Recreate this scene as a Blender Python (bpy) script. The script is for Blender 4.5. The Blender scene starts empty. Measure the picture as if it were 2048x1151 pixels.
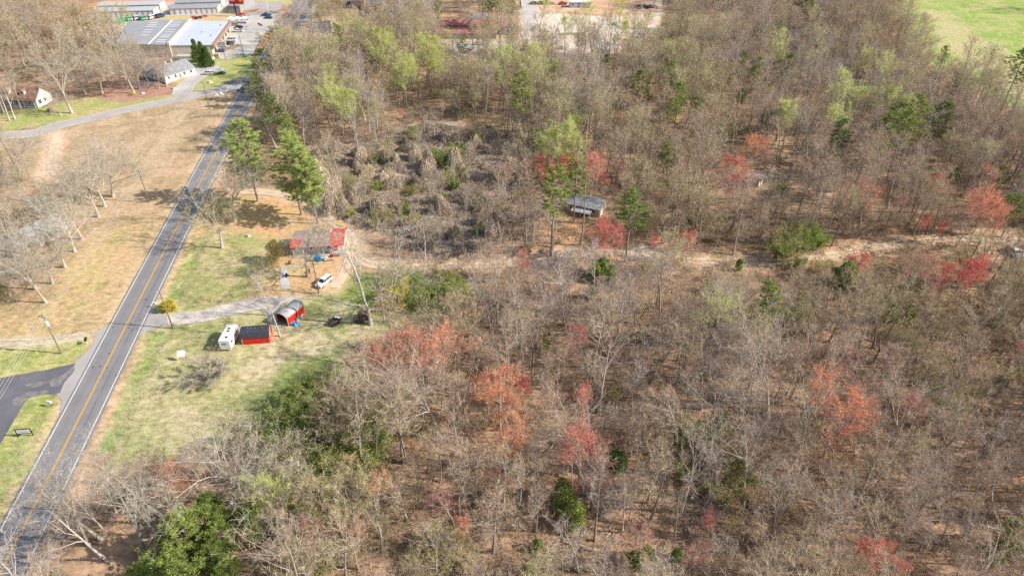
import bpy, math, random
import numpy as np
from mathutils import Vector, noise as mnoise

random.seed(7)
S = bpy.context.scene
COL = S.collection
R = math.radians

# ------------------------------------------------------------------ camera, sky, sun, exposure
CAM_H, PITCH, FPX = 100.0, R(35.5), 1366.0
cam_d = bpy.data.cameras.new("camera")
cam_d.sensor_width = 36.0
cam_d.lens = FPX / 2048.0 * 36.0
cam_d.clip_start = 1.0
cam_d.clip_end = 12000.0
cam = bpy.data.objects.new("camera", cam_d)
COL.objects.link(cam)
cam.location = (0, 0, CAM_H)
cam.rotation_euler = (math.pi / 2 - PITCH, 0, 0)
S.camera = cam

SUN_EL = R(34.0)
SUN_AZ = R(97.0)          # clockwise from +Y: the light comes from the right, a touch from the viewer's side
world = bpy.data.worlds.new("World")
S.world = world
world.use_nodes = True
wn = world.node_tree
wn.nodes.clear()
sky = wn.nodes.new("ShaderNodeTexSky")
sky.sky_type = 'NISHITA'
sky.sun_disc = False
sky.sun_elevation = SUN_EL
sky.sun_rotation = SUN_AZ
sky.air_density = 1.2
sky.dust_density = 1.6
bg = wn.nodes.new("ShaderNodeBackground")
bg.inputs[1].default_value = 0.125
wo = wn.nodes.new("ShaderNodeOutputWorld")
wn.links.new(sky.outputs[0], bg.inputs[0])
wn.links.new(bg.outputs[0], wo.inputs[0])

sun_d = bpy.data.lights.new("sun", 'SUN')
sun_d.energy = 5.0
sun_d.angle = R(0.5)
sun_d.color = (1.0, 0.95, 0.86)
sun = bpy.data.objects.new("sun", sun_d)
COL.objects.link(sun)
to_sun = Vector((math.sin(SUN_AZ) * math.cos(SUN_EL), math.cos(SUN_AZ) * math.cos(SUN_EL), math.sin(SUN_EL)))
sun.rotation_euler = to_sun.to_track_quat('Z', 'Y').to_euler()
sun.location = (200, 0, 150)

S.view_settings.view_transform = 'Standard'
S.view_settings.look = 'None'
S.view_settings.exposure = 0.38
S.view_settings.gamma = 1.0
S.view_settings.use_curve_mapping = False
S.cycles.max_bounces = 4
S.cycles.diffuse_bounces = 3
S.cycles.glossy_bounces = 2
S.cycles.transmission_bounces = 2
S.cycles.use_denoising = False


# ------------------------------------------------------------------ where a point of the photograph stands on the ground
def P(px, py, z=0.0):
    t = (py - 575.5) / FPX
    s = (px - 1024.0) / FPX
    k = (CAM_H - z) / (math.sin(PITCH) + t * math.cos(PITCH))
    return (s * k, (math.cos(PITCH) - t * math.sin(PITCH)) * k)


def P_np(px, py, z=0.0):
    t = (py - 575.5) / FPX
    s = (px - 1024.0) / FPX
    k = (CAM_H - z) / (math.sin(PITCH) + t * math.cos(PITCH))
    return s * k, (math.cos(PITCH) - t * math.sin(PITCH)) * k


def Q(x, y, z=0.0):
    """ground point -> photograph pixel (used to look up which patch of land a tree stands on)"""
    zc = y * math.cos(PITCH) + (CAM_H - z) * math.sin(PITCH)
    yc = -y * math.sin(PITCH) + (CAM_H - z) * math.cos(PITCH)
    return x / zc * FPX + 1024.0, yc / zc * FPX + 575.5


def mpp(py):
    t = (py - 575.5) / FPX
    return CAM_H / (math.sin(PITCH) + t * math.cos(PITCH)) / FPX


# ------------------------------------------------------------------ materials
def nodes_of(name):
    m = bpy.data.materials.new(name)
    m.use_nodes = True
    nt = m.node_tree
    nt.nodes.clear()
    return m, nt, nt.nodes.new, nt.links.new


def surf(name, c, c2=None, scale=2.0, rough=0.8, detail=5.0, metal=0.0, stretch=(1, 1, 1), lo=0.35, hi=0.65, bump=0.0,
         fine=0.12, spec=0.3, coord='Object'):
    m, nt, N, L = nodes_of(name)
    out = N("ShaderNodeOutputMaterial")
    b = N("ShaderNodeBsdfPrincipled")
    b.inputs["Roughness"].default_value = rough
    b.inputs["Metallic"].default_value = metal
    b.inputs["Specular IOR Level"].default_value = spec
    L(b.outputs[0], out.inputs[0])
    tc = N("ShaderNodeTexCoord")
    mp = N("ShaderNodeMapping")
    mp.inputs["Scale"].default_value = stretch
    L(tc.outputs[coord], mp.inputs[0])
    nz = N("ShaderNodeTexNoise")
    nz.inputs["Scale"].default_value = scale
    nz.inputs["Detail"].default_value = detail
    L(mp.outputs[0], nz.inputs[0])
    rp = N("ShaderNodeValToRGB")
    rp.color_ramp.elements[0].position = lo
    rp.color_ramp.elements[1].position = hi
    c2 = c2 or tuple(min(1, v * 0.72) for v in c)
    rp.color_ramp.elements[0].color = (*c2, 1)
    rp.color_ramp.elements[1].color = (*c, 1)
    L(nz.outputs[0], rp.inputs[0])
    n2 = N("ShaderNodeTexNoise")
    n2.inputs["Scale"].default_value = scale * 9
    n2.inputs["Detail"].default_value = 3
    L(mp.outputs[0], n2.inputs[0])
    mr = N("ShaderNodeMapRange")
    mr.inputs[1].default_value = 0.25
    mr.inputs[2].default_value = 0.75
    mr.inputs[3].default_value = 1 - fine
    mr.inputs[4].default_value = 1 + fine
    L(n2.outputs[0], mr.inputs[0])
    mul = N("ShaderNodeVectorMath")
    mul.operation = 'SCALE'
    L(rp.outputs[0], mul.inputs[0])
    L(mr.outputs[0], mul.inputs[3])
    L(mul.outputs[0], b.inputs["Base Color"])
    if bump:
        bp = N("ShaderNodeBump")
        bp.inputs["Strength"].default_value = bump
        bp.inputs["Distance"].default_value = 0.05
        L(n2.outputs[0], bp.inputs["Height"])
        L(bp.outputs[0], b.inputs["Normal"])
    return m


def leafy(name, cols, transl=0.25, loc_scale=0.011, rnd=0.45, island=0.45):
    """foliage and twigs: the tint drifts with where the plant stands, from plant to plant and from twig to twig"""
    m, nt, N, L = nodes_of(name)
    out = N("ShaderNodeOutputMaterial")
    oi = N("ShaderNodeObjectInfo")
    nz = N("ShaderNodeTexNoise")
    nz.inputs["Scale"].default_value = loc_scale
    nz.inputs["Detail"].default_value = 2
    L(oi.outputs["Location"], nz.inputs[0])
    a = N("ShaderNodeMapRange")
    a.inputs[1].default_value = 0.32
    a.inputs[2].default_value = 0.68
    a.inputs[3].default_value = -rnd * 0.5
    a.inputs[4].default_value = 1.0 - rnd * 0.5
    L(nz.outputs[0], a.inputs[0])
    ml = N("ShaderNodeMath")
    ml.operation = 'MULTIPLY'
    ml.inputs[1].default_value = rnd
    L(oi.outputs["Random"], ml.inputs[0])
    ad = N("ShaderNodeMath")
    ad.operation = 'ADD'
    L(a.outputs[0], ad.inputs[0])
    L(ml.outputs[0], ad.inputs[1])
    rp = N("ShaderNodeValToRGB")
    el = rp.color_ramp.elements
    while len(el) < len(cols):
        el.new(0.5)
    for i, c in enumerate(cols):
        el[i].position = i / (len(cols) - 1)
        el[i].color = (*c, 1)
    L(ad.outputs[0], rp.inputs[0])
    ge = N("ShaderNodeNewGeometry")
    mr = N("ShaderNodeMapRange")
    mr.inputs[3].default_value = 1 - island
    mr.inputs[4].default_value = 1 + island
    L(ge.outputs["Random Per Island"], mr.inputs[0])
    sc = N("ShaderNodeVectorMath")
    sc.operation = 'SCALE'
    L(rp.outputs[0], sc.inputs[0])
    L(mr.outputs[0], sc.inputs[3])
    d = N("ShaderNodeBsdfDiffuse")
    L(sc.outputs[0], d.inputs[0])
    if transl > 0:
        t = N("ShaderNodeBsdfTranslucent")
        L(sc.outputs[0], t.inputs[0])
        mx = N("ShaderNodeMixShader")
        mx.inputs[0].default_value = transl
        L(d.outputs[0], mx.inputs[1])
        L(t.outputs[0], mx.inputs[2])
        L(mx.outputs[0], out.inputs[0])
    else:
        L(d.outputs[0], out.inputs[0])
    return m


M = {}
M['bark_pale'] = leafy("bark_pale", [(0.42, 0.37, 0.31), (0.54, 0.49, 0.42), (0.36, 0.31, 0.26)], 0, island=0.12)
M['bark_grey'] = leafy("bark_grey", [(0.23, 0.19, 0.15), (0.37, 0.32, 0.27), (0.50, 0.46, 0.40)], 0, rnd=0.8, island=0.15)
M['bark_pine'] = leafy("bark_pine", [(0.26, 0.19, 0.15), (0.36, 0.29, 0.24)], 0, island=0.1)
M['twig'] = leafy("twig", [(0.48, 0.42, 0.24), (0.54, 0.43, 0.29), (0.52, 0.37, 0.26), (0.47, 0.38, 0.32), (0.44, 0.37, 0.34)], 0.1, rnd=0.7)
M['twig_oak'] = leafy("twig_oak", [(0.50, 0.45, 0.36), (0.42, 0.37, 0.30)], 0.1, rnd=0.8)
M['twig_olive'] = leafy("twig_olive", [(0.50, 0.45, 0.26), (0.55, 0.47, 0.30)], 0.2, rnd=0.8)
M['bud_red'] = leafy("bud_red", [(0.70, 0.24, 0.19), (0.70, 0.31, 0.24)], 0.25, rnd=0.9)
M['bud_orange'] = leafy("bud_orange", [(0.76, 0.34, 0.23), (0.74, 0.40, 0.23)], 0.25, rnd=0.9)
M['bud_rose'] = leafy("bud_rose", [(0.52, 0.29, 0.24), (0.55, 0.34, 0.25)], 0.2, rnd=0.9)
M['leaf_lime'] = leafy("leaf_lime", [(0.56, 0.59, 0.21), (0.63, 0.65, 0.29)], 0.35, rnd=0.9)
M['leaf_yellow'] = leafy("leaf_yellow", [(0.60, 0.50, 0.06), (0.66, 0.56, 0.08)], 0.3, rnd=0.9)
M['leaf_olive'] = leafy("leaf_olive", [(0.38, 0.37, 0.14), (0.48, 0.44, 0.20)], 0.3, rnd=0.9)
M['leaf_bronze'] = leafy("leaf_bronze", [(0.34, 0.27, 0.10), (0.26, 0.25, 0.09)], 0.3, rnd=0.9)
M['leaf_green'] = leafy("leaf_green", [(0.24, 0.32, 0.08), (0.40, 0.44, 0.13)], 0.3, rnd=0.9)
M['leaf_dark'] = leafy("leaf_dark", [(0.11, 0.18, 0.05), (0.16, 0.23, 0.07)], 0.25, rnd=0.9)
M['needle'] = leafy("needle", [(0.26, 0.33, 0.09), (0.36, 0.40, 0.12), (0.18, 0.25, 0.08)], 0.25, rnd=0.9)
M['needle_blue'] = leafy("needle_blue", [(0.48, 0.55, 0.19), (0.54, 0.60, 0.24)], 0.4, rnd=0.9)
M['vine'] = leafy("vine", [(0.60, 0.49, 0.38), (0.52, 0.42, 0.33), (0.42, 0.34, 0.25), (0.64, 0.52, 0.43)], 0.1, rnd=0.8)
M['dry_leaf'] = leafy("dry_leaf", [(0.45, 0.27, 0.13), (0.52, 0.35, 0.20)], 0.2, rnd=0.9)


# ------------------------------------------------------------------ mesh building
class MB:
    def __init__(s):
        s.v, s.f, s.m = [], [], []

    def add(s, vs, fs, mi=0):
        o = len(s.v)
        s.v.extend([tuple(map(float, p)) for p in vs])
        s.f.extend([tuple(i + o for i in f) for f in fs])
        s.m.extend([mi] * len(fs))
        return s

    def box(s, c, d, rz=0.0, mi=0, tx=1.0, ty=1.0):
        """centre of the base c, size d; tx, ty taper the top"""
        x, y, z = c
        a, b, h = d[0] / 2, d[1] / 2, d[2]
        ca, sa = math.cos(rz), math.sin(rz)
        vs = []
        for zz, kx, ky in ((0, 1, 1), (h, tx, ty)):
            for ux, uy in ((-a, -b), (a, -b), (a, b), (-a, b)):
                ux, uy = ux * kx, uy * ky
                vs.append((x + ux * ca - uy * sa, y + ux * sa + uy * ca, z + zz))
        s.add(vs, [(3, 2, 1, 0), (4, 5, 6, 7), (0, 1, 5, 4), (1, 2, 6, 5), (2, 3, 7, 6), (3, 0, 4, 7)], mi)
        return s

    def tube(s, pts, rad, n=6, mi=0, cap=True):
        pts = [Vector(p) for p in pts]
        if not isinstance(rad, (list, tuple, np.ndarray)):
            rad = [rad] * len(pts)
        o = len(s.v)
        up = None
        for i, p in enumerate(pts):
            d = (pts[min(i + 1, len(pts) - 1)] - pts[max(i - 1, 0)])
            if d.length < 1e-9:
                d = Vector((0, 0, 1))
            d.normalize()
            if up is None:
                up = Vector((1, 0, 0)) if abs(d.x) < 0.8 else Vector((0, 1, 0))
            a = (up - d * up.dot(d)).normalized()
            up = a
            b = d.cross(a)
            for k in range(n):
                t = 2 * math.pi * k / n
                q = p + (a * math.cos(t) + b * math.sin(t)) * rad[i]
                s.v.append((q.x, q.y, q.z))
        for i in range(len(pts) - 1):
            for k in range(n):
                k2 = (k + 1) % n
                s.f.append((o + i * n + k, o + i * n + k2, o + (i + 1) * n + k2, o + (i + 1) * n + k))
                s.m.append(mi)
        if cap:
            s.f.append(tuple(o + k for k in range(n))[::-1])
            s.m.append(mi)
            e = o + (len(pts) - 1) * n
            s.f.append(tuple(e + k for k in range(n)))
            s.m.append(mi)
        return s

    def prism(s, prof, axis_pts, mi=0):
        """prof: closed polygon of (u, z) ; swept from y0 to y1 (axis_pts) with u along x"""
        y0, y1 = axis_pts
        n = len(prof)
        vs = [(u, y0, z) for u, z in prof] + [(u, y1, z) for u, z in prof]
        fs = [tuple(range(n))[::-1], tuple(range(n, 2 * n))]
        for k in range(n):
            k2 = (k + 1) % n
            fs.append((k, k2, n + k2, n + k))
        return s.add(vs, fs, mi)

    def mesh(s, name, mats, smooth=False):
        me = bpy.data.meshes.new(name)
        me.from_pydata(s.v, [], s.f)
        for m in mats:
            me.materials.append(m)
        if len(mats) > 1:
            me.polygons.foreach_set("material_index", s.m)
        if smooth:
            me.polygons.foreach_set("use_smooth", [True] * len(me.polygons))
        me.update()
        return me


def obj(name, me, parent=None, loc=(0, 0, 0), rz=0.0):
    o = bpy.data.objects.new(name, me)
    COL.objects.link(o)
    o.location = loc
    o.rotation_euler = (0, 0, rz)
    if parent is not None:
        o.parent = parent
    return o


def part(name, mb, mats, parent, smooth=False, loc=(0, 0, 0), rz=0.0):
    if not isinstance(mats, (list, tuple)):
        mats = [mats]
    return obj(name, mb.mesh(name, mats, smooth), parent, loc, rz)


def tag(o, label=None, cat=None, group=None, kind=None):
    if label:
        o['label'] = label
    if cat:
        o['category'] = cat
    if group:
        o['group'] = group
    if kind:
        o['kind'] = kind
    return o


def thing(name, label, cat, loc, rz=0.0, group=None):
    o = bpy.data.objects.new(name, None)
    o.empty_display_size = 0.5
    COL.objects.link(o)
    o.location = (loc[0], loc[1], loc[2] if len(loc) > 2 else 0.0)
    o.rotation_euler = (0, 0, rz)
    return tag(o, label, cat, group)


def catmull(pts, step=1.5):
    """pts: list of tuples (any length); returns a smooth resampled list"""
    pts = [np.array(p, float) for p in pts]
    pts = [2 * pts[0] - pts[1]] + pts + [2 * pts[-1] - pts[-2]]
    out = []
    for i in range(1, len(pts) - 2):
        a, b, c, d = pts[i - 1:i + 3]
        n = max(2, int(np.linalg.norm(c[:2] - b[:2]) / step))
        for k in range(n):
            t = k / n
            out.append(0.5 * ((2 * b) + (c - a) * t + (2 * a - 5 * b + 4 * c - d) * t * t + (3 * b - a - 3 * c + d) * t ** 3))
    out.append(pts[-2])
    return np.array(out)


def offsets(line):
    d = np.gradient(line[:, :2], axis=0)
    d /= np.linalg.norm(d, axis=1)[:, None] + 1e-9
    return np.stack([d[:, 1], -d[:, 0]], 1)       # to the right of travel


def ribbon(name, line, left, right, z, mat, kind='structure', ragged=0.0, seed=0, parent=None, cols=2):
    nrm = offsets(line)
    n = len(line)
    l = np.full(n, float(left)) if np.isscalar(left) else np.array(left, float)
    r = np.full(n, float(right)) if np.isscalar(right) else np.array(right, float)
    if ragged:
        rg = np.random.RandomState(seed)
        k = np.array([0.25, 0.5, 0.25])
        l = l + np.convolve(rg.normal(0, ragged, n), k, 'same')
        r = r + np.convolve(rg.normal(0, ragged, n), k, 'same')
    vs, fs = [], []
    for i in range(n):
        for c in range(cols):
            q = l[i] + (r[i] - l[i]) * c / (cols - 1)
            vs.append((line[i, 0] + nrm[i, 0] * q, line[i, 1] + nrm[i, 1] * q, z))
    for i in range(n - 1):
        for c in range(cols - 1):
            a = i * cols + c
            fs.append((a, a + 1, a + cols + 1, a + cols))
    me = bpy.data.meshes.new(name)
    me.from_pydata(vs, [], fs)
    me.materials.append(mat)
    uv = me.uv_layers.new(name="uv")
    dist = np.concatenate([[0], np.cumsum(np.linalg.norm(np.diff(line[:, :2], axis=0), axis=1))])
    for lp in me.loops:
        i, c = divmod(lp.vertex_index, cols)
        uv.data[lp.index].uv = (c / (cols - 1), dist[i])
    o = obj(name, me, parent)
    if parent is None:
        tag(o, kind=kind)
    return o


def sheet(name, px, z, mat, kind='structure', world_pts=None, smooth=True, ragged=0.0, seed=1):
    pts = world_pts or [P(*p) for p in px]
    if smooth:
        loop = pts + [pts[0], pts[1], pts[2]]
        c = catmull(loop, 1.2)
        # cut the doubled part away
        d = np.linalg.norm(c[:, :2] - np.array(pts[1]), axis=1)
        hits = [i for i in range(len(d)) if d[i] < 1e-6]
        if len(hits) >= 2:
            c = c[hits[0]:hits[-1]]
        if ragged:
            rg = np.random.RandomState(seed)
            c = c + rg.normal(0, ragged, c.shape)
        pts = [tuple(p) for p in c]
    me = bpy.data.meshes.new(name)
    me.from_pydata([(x, y, z) for x, y in pts], [], [tuple(range(len(pts)))])
    me.materials.append(mat)
    me.update()
    if me.polygons[0].normal.z < 0:
        me.flip_normals()
    return tag(obj(name, me), kind=kind)


def world_poly(px):
    return np.array([P(*p) for p in px])


def poly_sd(X, Y, poly):
    """signed distance (negative inside) from points to a polygon"""
    d = np.full(X.shape, 1e9)
    inside = np.zeros(X.shape, bool)
    n = len(poly)
    for i in range(n):
        x0, y0 = poly[i]
        x1, y1 = poly[(i + 1) % n]
        ex, ey = x1 - x0, y1 - y0
        t = np.clip(((X - x0) * ex + (Y - y0) * ey) / (ex * ex + ey * ey + 1e-12), 0, 1)
        d = np.minimum(d, np.hypot(X - x0 - t * ex, Y - y0 - t * ey))
        c = ((y0 > Y) != (y1 > Y)) & (X < (x1 - x0) * (Y - y0) / (y1 - y0 + 1e-12) + x0)
        inside ^= c
    return np.where(inside, -d, d)


def line_d(X, Y, line):
    d = np.full(X.shape, 1e9)
    for i in range(len(line) - 1):
        x0, y0 = line[i][:2]
        x1, y1 = line[i + 1][:2]
        ex, ey = x1 - x0, y1 - y0
        t = np.clip(((X - x0) * ex + (Y - y0) * ey) / (ex * ex + ey * ey + 1e-12), 0, 1)
        d = np.minimum(d, np.hypot(X - x0 - t * ex, Y - y0 - t * ey))
    return d


def smooth_noise(X, Y, scale, seed):
    """cheap sum-of-sines value noise, about -1..1"""
    rg = np.random.RandomState(seed)
    out = np.zeros(X.shape)
    for k in range(7):
        a = rg.uniform(0, 2 * math.pi)
        f = scale * rg.uniform(0.6, 2.2)
        out += np.sin((X * math.cos(a) + Y * math.sin(a)) * f * 2 * math.pi + rg.uniform(0, 6.28) + 1.5 * np.sin((X * math.sin(a) - Y * math.cos(a)) * f * 2.1))
    return out / 4.0

# ================================================================== THE LAND
HW_PX = [(-190, 1520, 7.2), (27, 1093, 7.2), (159, 834, 7.2), (291, 575, 7.2), (420, 327, 7.2), (493, 190, 7.2), (530, 128, 8.2), (579, 52, 11.6), (609, 3, 11.6)]
hw = [(*P(a, b), w) for a, b, w in HW_PX]
dx, dy = hw[-1][0] - hw[-2][0], hw[-1][1] - hw[-2][1]
hw.append((hw[-1][0] + dx * 3, hw[-1][1] + dy * 3, 11.6))
HW = catmull(hw, 2.0)
SIDE = catmull([P(-420, 300), P(-150, 285), P(0, 271), P(62, 267), P(110, 253), P(190, 234), P(280, 213), P(345, 201), P(410, 185), P(455, 176), P(492, 168)], 2.0)
LANE_TOP = catmull([P(478, 381), P(530, 384), P(580, 392), P(620, 408), P(650, 430), P(680, 452), P(700, 470), P(708, 500), P(730, 524), P(790, 532), P(900, 531), P(1000, 528), P(1090, 512),
                    P(1180, 503), P(1240, 505), P(1300, 513), P(1400, 521), P(1536, 523), P(1630, 515), P(1700, 503), P(1790, 487), P(1880, 478), P(1960, 477), P(2060, 482), P(2250, 490)], 2.0)
LANE_HOUSE = catmull([P(700, 500), P(692, 540), P(668, 575)], 1.5)
SPUR = catmull([P(1287, 492), P(1290, 505), P(1300, 516)], 1.0)
TRACK_L = catmull([P(-80, 694), P(0, 685), P(60, 684), P(120, 678), P(168, 671)], 1.5)
TRACK_P = catmull([P(108, 268), P(110, 285), P(106, 305), P(98, 330), P(88, 352)], 1.5)
DRIVE_UP = catmull([P(362, 190), P(372, 172), P(388, 158), P(405, 146), P(432, 135)], 1.5)

ZONES = [  # photograph outline, colour, mottling colour, softness in metres
    ([(-400, 220), (0, 225), (60, 215), (200, 190), (330, 165), (420, 120), (500, 105), (520, 125), (498, 150), (440, 172), (340, 196), (200, 230), (100, 252), (0, 262), (-400, 280)], (0.50, 0.40, 0.20), (0.36, 0.38, 0.13), 3),
    ([(195, 192), (215, 172), (300, 168), (355, 166), (362, 185), (300, 195), (250, 205), (200, 200)], (0.40, 0.22, 0.16), (0.46, 0.28, 0.20), 2),
    ([(-500, 285), (0, 282), (60, 283), (120, 262), (250, 226), (370, 196), (450, 184), (470, 190), (455, 230), (400, 340), (330, 470), (262, 590), (230, 640), (180, 664), (130, 668), (0, 674), (-500, 700)], (0.54, 0.39, 0.25), (0.41, 0.30, 0.175), 2.5),
    ([(-300, 520), (60, 560), (200, 470), (330, 420), (350, 440), (262, 590), (225, 650), (150, 670), (150, 726), (60, 745), (-50, 760), (-300, 770)], (0.52, 0.41, 0.20), (0.56, 0.39, 0.22), 8),
    ([(-200, 690), (60, 694), (140, 680), (190, 672), (180, 700), (140, 730), (60, 745), (-50, 762), (-200, 780)], (0.50, 0.46, 0.20), (0.36, 0.40, 0.13), 3),
    ([(0, 770), (60, 780), (110, 785), (128, 815), (112, 865), (40, 1000), (-60, 1160), (-200, 1300), (-200, 800)], (0.50, 0.47, 0.20), (0.34, 0.38, 0.12), 1.5),
    ([(-300, 320), (60, 330), (120, 400), (165, 460), (130, 550), (80, 620), (-100, 640), (-300, 640)], (0.50, 0.33, 0.21), (0.42, 0.32, 0.18), 6),
    ([(290, 600), (420, 590), (560, 575), (600, 600), (570, 665), (420, 660), (290, 690)], (0.56, 0.45, 0.28), (0.42, 0.40, 0.17), 3),
    # the pine yard and the lawns right of the highway
    ([(380, 470), (412, 400), (440, 380), (520, 392), (590, 402), (650, 440), (684, 462), (690, 500), (640, 540), (500, 520), (380, 500)], (0.62, 0.38, 0.20), (0.55, 0.40, 0.18), 3),
    ([(345, 540), (375, 470), (450, 460), (520, 465), (545, 500), (520, 560), (505, 600), (400, 620), (330, 640), (300, 640)], (0.50, 0.42, 0.23), (0.37, 0.36, 0.15), 4),
    ([(505, 560), (530, 510), (600, 505), (700, 500), (735, 530), (720, 590), (600, 592), (505, 602)], (0.60, 0.38, 0.20), (0.55, 0.42, 0.22), 4),
    ([(300, 655), (420, 640), (520, 625), (620, 585), (760, 545), (850, 545), (900, 580), (880, 630), (800, 650), (730, 680), (700, 720), (700, 800), (640, 850), (520, 830), (470, 880), (330, 900), (240, 930), (190, 960), (205, 880), (270, 740)], (0.52, 0.45, 0.25), (0.38, 0.38, 0.16), 4),
    ([(500, 680), (620, 660), (740, 645), (700, 700), (560, 760), (420, 780), (400, 860), (300, 900), (280, 820), (380, 760)], (0.60, 0.49, 0.31), (0.50, 0.45, 0.24), 8),
    ([(690, 545), (820, 540), (920, 552), (930, 600), (870, 625), (760, 620), (690, 590)], (0.32, 0.36, 0.10), (0.22, 0.27, 0.06), 4),
    ([(560, 740), (690, 700), (710, 780), (640, 860), (540, 860), (490, 800)], (0.28, 0.34, 0.11), (0.24, 0.28, 0.10), 6),
    # the vine-choked hollow
    ([(620, 290), (700, 290), (800, 250), (900, 240), (1010, 280), (1040, 330), (1020, 420), (900, 480), (780, 470), (700, 440), (640, 380)], (0.48, 0.40, 0.33), (0.40, 0.34, 0.22), 5),
    # pasture
    ([(1770, -60), (1780, 30), (1800, 90), (1880, 150), (1980, 190), (2060, 235), (2400, 330), (4000, 200), (4000, -180), (1800, -180)], (0.29, 0.38, 0.10), (0.44, 0.43, 0.18), 2),
    ([(1840, 20), (1900, 25), (1950, 70), (2040, 120), (2200, 190), (2160, 240), (2040, 190), (1930, 130), (1880, 80)], (0.46, 0.43, 0.20), (0.52, 0.45, 0.25), 9),
    # yard, clay banks and the land round the shops
    ([(1035, 100), (1045, -20), (1150, -40), (1320, -20), (1330, 60), (1300, 112), (1150, 112)], (0.74, 0.60, 0.47), (0.66, 0.50, 0.38), 3),
    ([(1090, -20), (1300, -20), (1320, 25), (1180, 36), (1080, 20)], (0.72, 0.46, 0.33), (0.50, 0.32, 0.18), 3),
    ([(1330, 35), (1480, 35), (1490, 60), (1330, 62)], (0.58, 0.38, 0.26), (0.62, 0.44, 0.32), 3),
    ([(110, 40), (150, 22), (190, 2), (350, -8), (480, -10), (340, 8), (200, 12), (170, 42)], (0.70, 0.36, 0.20), (0.48, 0.26, 0.14), 2),
    ([(140, 38), (320, 30), (465, 24), (470, 34), (450, 42), (255, 50), (170, 55)], (0.52, 0.44, 0.20), (0.62, 0.42, 0.26), 2),
    ([(160, 50), (260, 44), (265, 90), (200, 95), (170, 75)], (0.76, 0.66, 0.56), (0.66, 0.52, 0.40), 3),
    ([(355, 100), (470, 116), (520, 110), (500, 160), (420, 178), (380, 172)], (0.46, 0.44, 0.18), (0.34, 0.38, 0.12), 3),
    ([(455, -20), (620, -30), (600, 6), (560, 10), (470, 2)], (0.52, 0.48, 0.20), (0.50, 0.42, 0.22), 3),
    ([(600, 40), (660, 30), (720, 40), (700, 60), (600, 80), (585, 70)], (0.66, 0.46, 0.28), (0.56, 0.44, 0.24), 3),
    ([(860, 80), (1050, 60), (1050, 112), (860, 112)], (0.70, 0.52, 0.38), (0.60, 0.48, 0.36), 3),
    # clearings in the wood
    ([(1060, 430), (1110, 405), (1230, 420), (1260, 470), (1200, 490), (1080, 490)], (0.58, 0.36, 0.20), (0.42, 0.28, 0.17), 3),
    ([(1500, 330), (1600, 320), (1620, 370), (1540, 400), (1480, 380)], (0.40, 0.26, 0.16), (0.30, 0.21, 0.13), 3),
    ([(1870, 460), (2080, 450), (2080, 520), (1950, 530), (1880, 500)], (0.58, 0.40, 0.25), (0.46, 0.30, 0.18), 3),
    ([(1000, 585), (1200, 560), (1340, 600), (1300, 640), (1100, 640)], (0.48, 0.31, 0.18), (0.38, 0.26, 0.16), 8),
    ([(1800, 585), (2050, 580), (2050, 680), (1850, 700)], (0.48, 0.31, 0.20), (0.38, 0.26, 0.17), 8),
    ([(950, 860), (1400, 860), (1420, 1000), (1000, 1000)], (0.48, 0.31, 0.18), (0.36, 0.25, 0.15), 10),
]


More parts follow.
